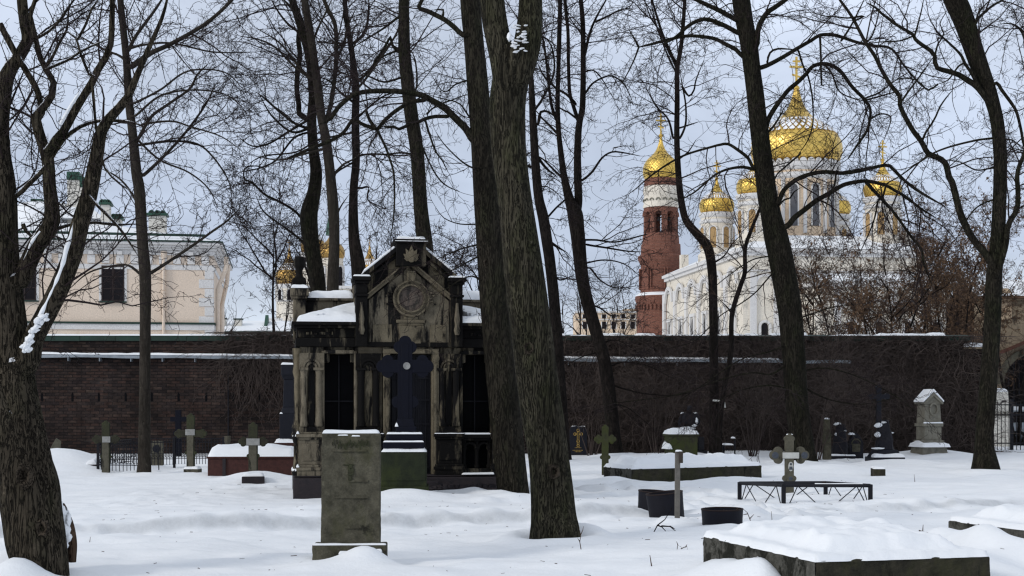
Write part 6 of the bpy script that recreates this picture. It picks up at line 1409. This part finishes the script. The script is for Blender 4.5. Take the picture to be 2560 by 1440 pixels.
for x,y in ((-6.2,-6.4),(6.2,-6.4),(-6.2,6.4),(6.2,6.4)):
    part(CC, 'turret', 'plaster_church', lambda b: b.lathe([(1.9,15.6),(1.9,16.8),(1.65,17.0),(1.62,20.6)],x,y,20), 0, True)
    part(CC, 'turret_cornice', 'trim_white', lambda b: (b.lathe([(1.65,19.9),(1.78,20.0),(1.78,20.2),(1.65,20.3)],x,y,20,0,False), b.lathe([(1.64,20.5),(1.85,20.75),(1.85,21.0),(1.5,21.05)],x,y,20), [b.arc(0,0,0,0,0,0) for _ in ()]), 0, True)
    win_ring(CC,x,y,1.66,17.4,19.5,.62,8,'ochre_panel',.3)
    gold_dome(CC,x,y,21.05,1.78,3.4,'gold_small',1.9,36)
part(CC, 'chimney', 'plaster_church', lambda b: b.box(8.2,9.0,-6.5,-5.7,15.7,17.9)); part(CC, 'chimney', 'plaster_church', lambda b: b.box(-7.9,-7.1,14,14.8,15.7,17.6))

# --- red brick bell tower
BT = bld('bell_tower', 'round red brick bell tower with white band and gold onion dome', 'tower', 1652, 165, 8)
bs_ = 165/F; bz = lambda q: H+(HY-q)*bs_; br = lambda p: p*bs_
part(BT, 'lower_stage', 'brick_red', lambda b: b.lathe([(br(61),-.5),(br(60),bz(790)),(br(60),bz(762)),(br(64),bz(752)),(br(64),bz(742)),(br(56),bz(735))],0,0,32), 0, True)
part(BT, 'middle_stage', 'brick_red', lambda b: b.lathe([(br(51),bz(736)),(br(50),bz(665)),(br(52),bz(660)),(br(57),bz(650)),(br(58),bz(642)),(br(50),bz(638))],0,0,32), 0, True)
part(BT, 'upper_stage', 'brick_red', lambda b: b.lathe([(br(50),bz(640)),(br(49),bz(612)),(br(46),bz(610)),(br(45),bz(590)),(br(43),bz(585))],0,0,32), 0, True)
part(BT, 'ledge_snow', 'snow', lambda b: b.lathe([(br(63.5),bz(742)+.005),(br(63),bz(739)),(br(57),bz(736)),(br(56),bz(734.8)+.03),(br(51),bz(733))],0,0,32,0,False), 0, True)
for k in range(40):   # corbel frieze teeth
    a = 2*PI*k/40
    for rr,z0,z1 in ((60.5,770,760),(51.5,672,662)): 
        pass
    o = MB(); o.box(-.10,.10,-.14,.1,bz(776),bz(764)); q = o.build('corbel', M['brick_red'], BT); q.location=(br(61)*math.sin(a),-br(61)*math.cos(a),0); q.rotation_euler=(0,0,a)
for k in range(8):
    a = 2*PI*k/8+PI/8
    for z0,z1,r_,w_ in ((722,676,50.3,.75),):
        o = MB(); o.box(-w_-.12,-w_,-.1,.12,bz(z0),bz(z1)); o.box(w_,w_+.12,-.1,.12,bz(z0),bz(z1)); o.box(-w_-.12,w_+.12,-.1,.12,bz(z1),bz(z1)+.14); o.box(-w_-.12,w_+.12,-.1,.12,bz(z0)-.14,bz(z0)); q=o.build('panel_frame', M['brick_red'], BT); q.location=(br(r_)*math.sin(a),-br(r_)*math.cos(a),0); q.rotation_euler=(0,0,a)
    o = MB(); o.box(-.30,.30,-.12,.36,bz(585),bz(533)); q=o.build('belfry_pier', M['brick_red'], BT); q.location=(br(40)*math.sin(a+PI/8),-br(40)*math.cos(a+PI/8),0); q.rotation_euler=(0,0,a+PI/8)
    o = MB(); o.arc(0,bz(542),.50,1.05,-.10,.3,0,PI,8); q=o.build('belfry_arch', M['brick_red'], BT); q.location=(br(38.6)*math.sin(a),-br(38.6)*math.cos(a),0); q.rotation_euler=(0,0,a)
    o = MB(); o.lathe([(.24,0),(.21,.06),(.14,.22),(.11,.36),(.04,.42),(0,.44)],0,0,12); q=o.build('bell', M['black_rough'], BT, True); q.location=(br(33)*math.sin(a),-br(33)*math.cos(a),bz(556))
part(BT, 'bell_beam', 'wood_dark', lambda b: (b.box(-1.6,1.6,-.06,.06,bz(545),bz(542)), b.box(-.06,.06,-1.6,1.6,bz(545)+.002,bz(542)-.002)))
part(BT, 'belfry_top', 'brick_red', lambda b: b.lathe([(br(41),bz(531)),(br(42),bz(520))],0,0,32), 0, True)
part(BT, 'white_band', 'plaster_church', lambda b: b.lathe([(br(44),bz(521)),(br(45),bz(516)),(br(43),bz(512)),(br(42.5),bz(488)),(br(44),bz(485)),(br(44),bz(480)),(br(43),bz(478)),(br(43),bz(468))],0,0,32), 0, True)
for k in range(16):
    a = 2*PI*k/16; o = MB(); o.arc(0,bz(505),.16,.30,-.08,.05,0,PI,6); q=o.build('band_arch', M['marble_grey'], BT); q.location=(br(43)*math.sin(a),-br(43)*math.cos(a),0); q.rotation_euler=(0,0,a)
part(BT, 'neck_band', 'brick_red', lambda b: b.lathe([(br(42),bz(468)),(br(41),bz(449))],0,0,32), 0, True)
gold_dome(BT,0,0,bz(450),br(45),bz(343)-bz(450),'gold_small',br(30)*1.9,44,False)

# --- old cathedral with small domes left of the mausoleum
OC = bld('cathedral', 'distant white cathedral with tarnished gold domes and a green tent spire, seen through the trees', 'cathedral', 805, 150, 0)
os_ = 150/F; oz = lambda q: H+(HY-q)*os_; ox = lambda p: (p-805)*os_
part(OC, 'wall', 'plaster_church', lambda b: (b.box(ox(668),ox(950),2,18,-.5,oz(800)), b.box(ox(735),ox(905),1,17,-.5,oz(720))))
part(OC, 'cornice', 'trim_white', lambda b: (b.box(ox(664),ox(954),1.7,18.2,oz(800),oz(793)), b.box(ox(732),ox(908),.7,17.2,oz(720),oz(713))))
for px_,yy,hw,zb_,zt2 in ((712,3,33,830,706),(917,3,30,830,690),(752,9,30,720,610)):
    x = ox(px_)
    part(OC, 'turret', 'plaster_church', lambda b: b.lathe([(hw*os_,oz(zb_)),(hw*os_,oz(zt2))],x,yy,20), 0, True)
    part(OC, 'turret_cornice', 'trim_white', lambda b: (b.lathe([(hw*os_,oz(zt2)-.5),(hw*os_*1.12,oz(zt2)-.3),(hw*os_*1.12,oz(zt2)-.02),(hw*os_*.9,oz(zt2)+.03)],x,yy,20), b.lathe([(hw*os_,oz(zt2+45)),(hw*os_*1.08,oz(zt2+43)),(hw*os_,oz(zt2+40))],x,yy,20,0,False)), 0, True)
    win_ring(OC,x,yy,hw*os_,oz(zt2+40),oz(zt2+14),.45,8,'glass_dark',.2)
    gold_dome(OC,x,yy,oz(zt2),hw*os_*1.08,90*os_*hw/33,'gold_old',24*os_*hw/33,32)
part(OC, 'drum', 'plaster_church', lambda b: b.lathe([(32*os_,oz(720)),(31*os_,oz(628))],0,8,24), 0, True)
win_ring(OC,0,8,31*os_,oz(700),oz(650),.6,8,'glass_dark',.1)
gold_dome(OC,0,8,oz(628),35*os_,76*os_,'gold_old',1,36,False)
part(OC, 'tent_spire', 'green_metal', lambda b: b.lathe([(16*os_,oz(566)),(13*os_,oz(540)),(5*os_,oz(500)),(1.2*os_,oz(484)),(0,oz(478))],0,8,12), 0, False)
gold_dome(OC,0,8,oz(484)-.1,5*os_,16*os_,'gold_old',22*os_,16,False)

# --- cream house on the left
CH = bld('house', 'cream two-storey house with white quoins and snowy green-edged hip roof', 'house', 533, 71, 9)
k_ = 71/F/math.cos(math.radians(9)); hu = lambda p: (p-533)*k_*1.0; hz = lambda q: H+(HY-q)*71/F
WL = hu(-330)
HB = part(CH, 'wall', 'plaster_cream', lambda b: b.box(WL,0,0,13,-.5,hz(628)))
part(CH, 'cornice', 'trim_white', lambda b: (b.box(WL,.06,-.06,13,hz(640),hz(628)), b.box(WL,.16,-.16,13,hz(628),hz(622)), b.box(WL,.30,-.32,13,hz(622),hz(616)), b.box(WL,.46,-.50,13.2,hz(616),hz(609))), .02)
part(CH, 'frieze', 'trim_white', lambda b: b.box(WL,.03,-.03,12.9,hz(676),hz(664)))
x_ = 515
while x_ > -200:
    for a_ in (0, 34): part(CH, 'cornice_bracket', 'trim_white', lambda b: (b.box(hu(x_-a_-10),hu(x_-a_+8),-.10,-.0,hz(662),hz(642)), b.box(hu(x_-a_-7),hu(x_-a_+5),-.22,-.10,hz(641),hz(632))))
    x_ -= 68
part(CH, 'roof_edge', 'green_dark', lambda b: b.box(WL,.50,-.56,13.2,hz(609),hz(606)))
part(CH, 'roof', 'green_metal', lambda b: b.add([(WL,-.5,hz(606)),(.46,-.5,hz(606)),(.46,13.1,hz(606)),(WL,13.1,hz(606)),(WL,5.6,hz(606)+1.35),(-6.0,5.6,hz(606)+1.35),(-6.0,7,hz(606)+1.35),(WL,7,hz(606)+1.35)],[(0,1,5,4),(1,2,6,5),(2,3,7,6),(4,5,6,7)]))
rf_ = part(CH, 'snow_cap', 'snow', lambda b: b.add([(WL,-.42,hz(606)+.03),(.38,-.42,hz(606)+.03),(.38,13,hz(606)+.03),(WL,13,hz(606)+.03),(WL,5.6,hz(606)+1.5),(-6.0,5.6,hz(606)+1.5),(-6.0,7,hz(606)+1.5),(WL,7,hz(606)+1.5)],[(0,1,5,4),(1,2,6,5),(2,3,7,6),(4,5,6,7)]))
part(CH, 'gutter_upstand', 'green_dark', lambda b: b.add([(WL,.25,hz(606)+.36),(-.4,.25,hz(606)+.30),(-.4,.22,hz(606)+.42),(WL,.22,hz(606)+.48),(WL,.31,hz(606)+.36),(-.4,.31,hz(606)+.30),(-.4,.28,hz(606)+.42),(WL,.28,hz(606)+.48)],[(0,1,2,3),(7,6,5,4),(0,4,5,1),(1,5,6,2),(2,6,7,3)]))
for k in range(9):
    z0 = hz(828)-3.2+k*.0; 
zq = hz(1010)
for k in range(14):
    z1 = hz(676)-k*.46; w_ = .70 if k % 2 else .42
    part(CH, 'quoin', 'trim_white', lambda b: (b.box(-w_,.02,-.035,w_*.7,z1-.43,z1),), .012)
part(CH, 'string_course', 'trim_white', lambda b: (b.box(WL,.05,-.06,12.9,hz(826),hz(812)),)); part(CH, 'string_flashing', 'green_dark', lambda b: b.box(WL,.10,-.12,12.9,hz(812)+.002,hz(807)))
for cx_,arched in ((293,False),(86,True),(-110,True)):
    x0,x1 = hu(cx_-27),hu(cx_+27); z0,z1 = hz(756),hz(668)
    rev = part(CH, 'window', 'glass_dark', lambda b: b.box(x0,x1,-.028,-.018,z0,z1) if not arched else (b.box(x0,x1,-.028,-.018,z0,z1-.35), b.prism([((x0+x1)/2+(x1-x0)/2*math.cos(q),z1-.35+.35*math.sin(q)) for q in np.linspace(0,PI,11)],-.027,-.019)))
    part(rev, 'frame', 'window_frame', lambda b: (b.box(x0,x0+.06,-.06,-.029,z0,z1-(.3 if arched else 0)), b.box(x1-.06,x1,-.06,-.029,z0,z1-(.3 if arched else 0)), b.box((x0+x1)/2-.035,(x0+x1)/2+.035,-.062,-.029,z0,z1-.02), b.box(x0+.06,x1-.06,-.058,-.029,z0+.0,z0+.07), [b.box(x0+.06,x1-.06,-.056,-.029,zz-.025,zz+.025) for zz in (z0+.62,z0+1.22)], b.box(x0,x1,-.059,-.029,z1-.06,z1) if not arched else b.arc((x0+x1)/2,z1-.35,.40,.53,-.0605,-.029)))
    part(rev, 'sill', 'green_dark', lambda b: b.box(x0-.12,x1+.12,-.14,-.003,z0-.07,z0-.004)); part(rev, 'surround', 'trim_white', lambda b: (b.box(x0-.12,x0-.002,-.04,-.001,z0,z1-.1), b.box(x1+.002,x1+.12,-.04,-.001,z0,z1-.1)))
def pipe(b, px_):
    b.lathe([(.075,hz(1000)),(.075,hz(735))],hu(px_),-.12,10); b.lathe([(.10,hz(735)),(.10,hz(730))],hu(px_),-.12,10); b.lathe([(.075,hz(728)),(.075,hz(650))],hu(px_),-.12,10); b.lathe([(.075,hz(650)),(.16,hz(640)),(.17,hz(632)),(.1,hz(631))],hu(px_),-.12,10)
part(CH, 'downpipe', 'plaster_cream', lambda b: pipe(b,414), 0, True)
part(CH, 'downpipe', 'plaster_cream', lambda b: (b.tube([(.62,.3,hz(640)),(.62,.3,hz(652)),(.62,.3,hz(668)),(.20,.5,hz(722)),(.20,.5,hz(990))],.11,10), b.tube([(.62,3.3,hz(645)),(.55,3.3,hz(690)),(.25,3.3,hz(760)),(.25,3.3,hz(990))],.11,10)), 0, True)
def chim(px0,px1,y,zt2,zb2,cap=True,label='chimney'):
    hz = lambda q: H+(HY-q)*(71+y)/F
    c_ = part(CH, 'chimney', 'plaster_white', lambda b: b.box(hu(px0),hu(px1),y,y+.8,hz(zb2),hz(zt2+8)), .015)
    part(c_, 'cap', 'green_metal', lambda b: (b.box(hu(px0)-.10,hu(px1)+.10,y-.1,y+.9,hz(zt2+8)+.002,hz(zt2+2)), [b.arc(hu(px0)+(i_+.5)*(hu(px1)-hu(px0))/3,hz(zt2+2),.10,.16,y-.02,y+.8,0,PI,6) for i_ in range(3)]))
chim(362,405,3.4,534,600); chim(232,254,5.2,510,575); chim(255,278,6.2,545,575); 
hz_ = hz
hz = lambda q: H+(HY-q)*(71+7)/F
part(CH, 'lantern', 'plaster_white', lambda b: (b.box(hu(138),hu(186),6.5,8.6,hz_(606)+.8,hz(462)-.0),), .02)
LN = CH.children[-1]
part(LN, 'lantern_cap', 'green_metal', lambda b: (b.box(hu(137),hu(170),6.4,8.7,hz(462)+.002,hz(443)), b.arc(hu(170),hz(480),.0,.6,6.45,8.6,0,PI/2,6)))
part(LN, 'base_roof', 'snow', lambda b: b.taper(hu(160),7.4,hz(560),hz(530),3.2,3.4,1.6,2.2))
part(CH, 'attic_dome', 'green_metal', lambda b: (b.lathe([(1.75,hz(575)),(1.7,hz(530)),(1.3,hz(514)),(.5,hz(508)),(0,hz(507))],hu(70),8.2,20), b.box(hu(30),hu(62),8.2,9.8,hz(520),hz(500))), 0, True)
snow_ = part(CH, 'dome_snow', 'snow', lambda b: b.lathe([(1.80,hz(575)),(1.78,hz(545)),(1.75,hz(530)),(1.37,hz(516)),(.9,hz(511)),(.6,hz(509.5))],hu(70)-.04,8.15,20,0,False), 0, True)
hz = hz_
part(CH, 'rail', 'iron', lambda b: [b.tube([(hu(60+q*22),2.2,hz(606)+.5),(hu(60+q*22),2.2,hz(606)+1.1)],.02,4) for q in range(9)] and b.tube([(hu(60),2.2,hz(606)+1.1),(hu(240),2.2,hz(606)+1.1)],.012,4))

# --- low roof and chimneys right of the cream house
LR = bld('shed', 'low building with a snow-covered roof and two white chimneys, right of the cream house', 'shed', 640, 100, 4)
ls = 100/F; lz = lambda q: H+(HY-q)*ls; lx = lambda p: (p-640)*ls
part(LR, 'wall', 'plaster_white', lambda b: b.box(lx(545),lx(735),0,6,-.5,lz(832)))
part(LR, 'roof', 'green_dark', lambda b: b.prismx([(-.3,lz(834)),(-.3,lz(829)),(3,lz(829)+.75),(6.3,lz(829)),(6.3,lz(834))],lx(542),lx(738)))
part(LR, 'snow_cap', 'snow', lambda b: b.prismx([(-.28,lz(829)+.01),(-.25,lz(829)+.12),(3,lz(829)+.95),(6.3,lz(829)+.1),(3,lz(829)+.76)],lx(543),lx(737)))
for p0,p1,tp_ in ((542,560,796),(582,600,797)):
    c_ = part(LR, 'chimney', 'plaster_white', lambda b: b.box(lx(p0),lx(p1),1.0,1.6,lz(836),lz(tp_)), .02); part(c_, 'cap', 'green_dark', lambda b: b.box(lx(p0)-.06,lx(p1)+.06,.93,1.67,lz(tp_)+.001,lz(tp_-3)))
part(LR, 'roof_gable', 'green_metal', lambda b: b.prismx([(.5,lz(829)),(2.0,lz(783)),(3.5,lz(829))],lx(656),lx(664)))

# --- pale distant block
DB = bld('apartment_block', 'pale distant apartment block between the dark trunks and the brick tower', 'building', 1520, 215, 0)
ds = 215/F; dz = lambda q: H+(HY-q)*ds; dx = lambda p: (p-1520)*ds
part(DB, 'wall', 'plaster_ochre2', lambda b: (b.box(dx(1440),dx(1605),0,10,-.5,dz(782)), b.box(dx(1562),dx(1600),2,6,dz(782),dz(770))))
part(DB, 'cornice', 'trim_white', lambda b: (b.box(dx(1438),dx(1607),-.3,10.2,dz(782)+.003,dz(778)), b.box(dx(1439),dx(1606),-.15,-.01,dz(800),dz(798))))
for px_ in (1462,1486,1510,1534,1558,1582):
    for y0,y1 in ((822,804),(796,786)): 
        w = part(DB, 'window', 'glass_dark', lambda b: b.box(dx(px_-5),dx(px_+5),-.05,-.005,dz(y0),dz(y1))); [part(w, 'jamb', 'trim_white', lambda b: b.box(dx(px_+e_),dx(px_+e_+2),-.1,-.004,dz(y0),dz(y1))) for e_ in (-7.2,5.2)]

# --- arched gate building at the right
GB = bld('gatehouse', 'old ochre stone gatehouse with a dark archway and red tile eaves behind the railings', 'building', 2560, 62, -6)
gs = 62/F; gz = lambda q: H+(HY-q)*gs; gxx = lambda p: (p-2560)*gs
def gwall(b):
    x0,x1 = gxx(2448),gxx(2900); a0 = gxx(2585); r_ = gxx(2585+75)-a0; zs = gz(960); top = gz(745)
    b.box(x0,a0-r_,0,.8,-.5,top); b.box(a0+r_,x1,0,.8,-.5,top)
    n=14
    for i in range(n):
        t0,t1 = PI*i/n,PI*(i+1)/n; c0,c1=a0+r_*math.cos(t1),a0+r_*math.cos(t0)
        b.prism([(c0,zs+r_*math.sin(t1)),(c1,zs+r_*math.sin(t0)),(c1,top),(c0,top)],.001,.8)
part(GB, 'wall', 'arch_stone', gwall)
part(GB, 'arch_moulding', 'cross_stone', lambda b: b.arc(gxx(2585),gz(960),gxx(2585+75)-gxx(2585),gxx(2585+92)-gxx(2585),-.12,-.002,0,PI,18))
part(GB, 'passage', 'granite_dark', lambda b: (b.box(gxx(2440),gxx(2900),6,6.3,-.5,gz(745)), b.box(gxx(2455),gxx(2500),.81,6,-.5,gz(850)), b.box(gxx(2455),gxx(2900),.81,6,gz(850),gz(840))))
part(GB, 'gate_leaf', 'iron', lambda b: [b.box(gxx(2515+i_*13),gxx(2515+i_*13)+.05,.5,.55,-.3,gz(960)+1.2) for i_ in range(11)] and None)
part(GB, 'eave', 'tile_red', lambda b: b.add([(gxx(2495),-.35,gz(888)),(gxx(2700),-.35,gz(800)),(gxx(2700),.0,gz(796)),(gxx(2495),.0,gz(884)),(gxx(2495),-.35,gz(884)),(gxx(2700),-.35,gz(796)),(gxx(2700),.0,gz(792)),(gxx(2495),.0,gz(880))],[(3,2,1,0),(4,5,6,7),(0,1,5,4),(1,2,6,5),(3,0,4,7)]))
part(GB, 'roof', 'arch_dark', lambda b: b.prismx([(-.4,gz(747)),(-.4,gz(742)),(3,gz(690)),(6.6,gz(742)),(6.6,gz(747))],gxx(2440),gxx(2900)))
part(GB, 'snow_cap', 'snow', lambda b: b.prismx([(-.42,gz(741)),(-.38,gz(738)),(3,gz(685)),(6.5,gz(738)),(3,gz(689.5))],gxx(2441),gxx(2899)))
part(GB, 'niche', 'plaster_ochre', lambda b: (b.box(gxx(2500),gxx(2530),-.04,-.003,gz(800),gz(735)), b.arc(gxx(2515),gz(735),.0,gxx(2530)-gxx(2515),-.04,-.003,0,PI,8)))

# --- meander pillar, railings and parked car
MP = Item('gate_pylon', 'cream tapering pylon with a meander frieze and snow on top, behind the railings', 'pylon', 2478, 1116, 54.0, -4)
q_ = MP.mk('shaft', 'plaster_white', lambda b: b.taper(0,0,-.4,MP.z(980),1.30,.9,1.06,.75), .015)
def meander(b):
    z0 = MP.z(1040); w=.20; y=-.425
    for i_ in range(-3,3):
        x=i_*w+.02
        for r_ in ((x,x+.022,z0,z0+.17),(x,x+.16,z0+.148,z0+.17),(x+.138,x+.16,z0+.05,z0+.17),(x+.06,x+.16,z0+.05,z0+.072),(x+.06,x+.082,z0+.05,z0+.11),(x,x+w,z0,z0+.022)): b.box(r_[0],r_[1],y-.012+.001*(i_%2),y+.02,r_[2],r_[3])
MP.mk('meander_frieze', 'marble_grey', meander, 0, False, q_); MP.mk('slot', 'granite_dark', lambda b: b.box(.28,.46,-.40,-.37,MP.z(1005),MP.z(1001)), 0, False, q_)
MP.snow(-.53,.53,-.37,.37,MP.z(980)-.004,.13,1,q_)
FE = thing('iron_fence', 'tall black iron railings with vertical bars closing the gap at the right', 'fence', (wx(2500), WY+3.5, 0))
fY = WY+3.5; fs_ = fY/F; fx = lambda p: (p-2500)*fs_*1.0+((2500-1280)/F*fY-wx(2500)); fz = lambda q: H+(HY-q)*fs_
FE.location.x = (2500-1280)/F*fY; fx = lambda p: (p-2500)*fs_
for q in (1012,1037,1108): part(FE, 'rail', 'iron', lambda b: b.box(fx(2432),fx(2900),-.02,.02,fz(q)-.02,fz(q)+.02))
for k in range(44): part(FE, 'bar', 'iron', lambda b: b.box(fx(2436+k*9.6)-.011,fx(2436+k*9.6)+.011,-.011,.011,-.3,fz(1004)))
for px_ in (2529,2660): part(FE, 'post', 'iron', lambda b: b.box(fx(px_)-.05,fx(px_)+.05,-.05,.05,-.3,fz(998)))
CA = Item('parked_car', 'pale blue-grey parked car with snow on its roof, glimpsed through the railings', 'car', 2600, 1116, 56.0, 0)
def carbody(b):
    b.prism([(-1.75,.28),(1.95,.28),(2.05,.55),(1.95,.80),(1.0,.92),(-1.80,.95),(-1.95,.60)],-.82,.82)
    b.add([(-1.78,-.80,.93),(1.05,-.80,.92),(.42,-.62,1.42),(-1.35,-.62,1.44),(-1.78,.80,.93),(1.05,.80,.92),(.42,.62,1.42),(-1.35,.62,1.44)],[(0,1,2,3),(7,6,5,4),(3,2,6,7),(1,5,6,2),(4,0,3,7)])
CA.mk('body', 'car_paint', carbody, .05, False)
CA.mk('window', 'glass_dark', lambda b: b.add([(-1.5,-.815,.96),(.80,-.815,.96),(.36,-.67,1.36),(-1.25,-.67,1.38)],[(0,1,2,3)]), 0); CA.mk('windscreen', 'glass_dark', lambda b: b.add([(1.02,-.72,.95),(1.02,.72,.95),(.47,.58,1.40),(.47,-.58,1.40)],[(0,1,2,3)]), 0)
for x in (-1.15,1.25):
    w = MB(); w.disc(x,.32,.32,-.86,-.62,20); wo = w.build('wheel', M['tyre'], CA.o); w = MB(); w.disc(x,.32,.19,-.872,-.861,16); w.build('rim', M['steel'], wo)
CA.snow(-1.32,.40,-.60,.60,1.43,.12,2); CA.snow(1.05,1.9,-.7,.7,.80,.10,3)
# ------------------------------------------------------------------ sky, sun, camera
SUN_AZ, SUN_EL = math.radians(-122), math.radians(27)      # azimuth from +Y towards +X
wd = bpy.data.worlds.new('World'); SC.world = wd; wd.use_nodes = True
nt = wd.node_tree; N = nt.nodes; Lk = nt.links
bg = N['Background']; bg.inputs['Strength'].default_value = .1
sky = N.new('ShaderNodeTexSky'); sky.sky_type = 'NISHITA'; sky.sun_disc = False; sky.sun_elevation = SUN_EL; sky.sun_rotation = SUN_AZ
tc = N.new('ShaderNodeTexCoord')
def wmath(op, a, b=None, clamp=False):
    x = N.new('ShaderNodeMath'); x.operation = op; x.use_clamp = clamp
    for k,v in ((0,a),(1,b)):
        if v is None: continue
        if isinstance(v,(int,float)): x.inputs[k].default_value = v
        else: Lk.new(v, x.inputs[k])
    return x.outputs[0]
def wnoise(scale, loc, ns, detail=5, rough=.55, dist=.3):
    mp = N.new('ShaderNodeMapping'); mp.inputs['Scale'].default_value = scale; mp.inputs['Location'].default_value = loc; Lk.new(tc.outputs['Generated'], mp.inputs[0])
    n = N.new('ShaderNodeTexNoise'); n.inputs['Scale'].default_value = ns; n.inputs['Detail'].default_value = detail; n.inputs['Roughness'].default_value = rough; n.inputs['Distortion'].default_value = dist
    Lk.new(mp.outputs[0], n.inputs['Vector']); return n.outputs['Fac']
def wramp(fac, stops):
    r = N.new('ShaderNodeValToRGB'); e = r.color_ramp.elements
    while len(e) < len(stops): e.new(.5)
    for el,(p,c) in zip(e,stops): el.position = p; el.color = (*c,1) if isinstance(c,tuple) else (c,c,c,1)
    Lk.new(fac, r.inputs[0]); return r.outputs[0]
def wmix(fac, a, b, mode='MIX'):
    x = N.new('ShaderNodeMix'); x.data_type='RGBA'; x.blend_type = mode
    for k,v in ((6,a),(7,b)):
        if isinstance(v,tuple): x.inputs[k].default_value = (*v,1)
        else: Lk.new(v, x.inputs[k])
    if isinstance(fac,(int,float)): x.inputs[0].default_value = fac
    else: Lk.new(fac, x.inputs[0])
    return x.outputs[2]
sep = N.new('ShaderNodeSeparateXYZ'); Lk.new(tc.outputs['Generated'], sep.inputs[0])
zz = sep.outputs[2]
big = wnoise((1,1,2.2), (3.1,1.7,.4), 2.6, 5)
fine_ = wnoise((1,1,2.4), (.3,5.7,2.4), 5.0, 6, .55, .5)
hh = wmath('ADD', zz, wmath('MULTIPLY', wmath('SUBTRACT', big, .5), .16))
grad = wramp(hh, [(0.0,(7.2,7.8,8.5)),(.05,(6.4,7.1,8.1)),(.11,(4.3,4.95,6.25)),(.17,(4.7,5.35,6.6)),(.26,(5.5,6.15,7.4)),(.5,(6.0,6.55,7.5)),(1.0,(6.1,6.5,7.1))])
cl = wramp(fine_, [(.32,.84),(.70,1.18)])
col = wmix(1.0, grad, cl, 'MULTIPLY')
col = wmix(.06, col, sky.outputs[0])
Lk.new(col, bg.inputs['Color'])
sun = bpy.data.lights.new('sun','SUN'); sun.energy = 1.15; sun.angle = math.radians(11); sun.color = (1,.945,.865)
so = bpy.data.objects.new('sun', sun); COL.objects.link(so)
d = Vector((math.sin(SUN_AZ)*math.cos(SUN_EL), math.cos(SUN_AZ)*math.cos(SUN_EL), math.sin(SUN_EL)))
so.rotation_euler = d.to_track_quat('Z','Y').to_euler(); so.location = (-20,-5,40)
cam = bpy.data.cameras.new('camera'); cam.lens = 50; cam.sensor_width = 36; cam.sensor_fit = 'HORIZONTAL'; cam.shift_y = 290/2560; cam.clip_start = .1; cam.clip_end = 2000
co = bpy.data.objects.new('camera', cam); COL.objects.link(co); co.location = (0,0,H); co.rotation_euler = (PI/2,0,0)
SC.camera = co
SC.render.engine = 'CYCLES'
SC.view_settings.view_transform = 'Standard'; SC.view_settings.look = 'None'; SC.view_settings.exposure = .27; SC.view_settings.gamma = 1
SC.cycles.use_denoising = True
try: SC.cycles.denoiser = 'OPENIMAGEDENOISE'; SC.cycles.denoising_prefilter = 'ACCURATE'
except Exception: pass
SC.cycles.max_bounces = 6; SC.cycles.diffuse_bounces = 3; SC.cycles.glossy_bounces = 3; SC.cycles.transparent_max_bounces = 6
SC.cycles.filter_width = 1.3
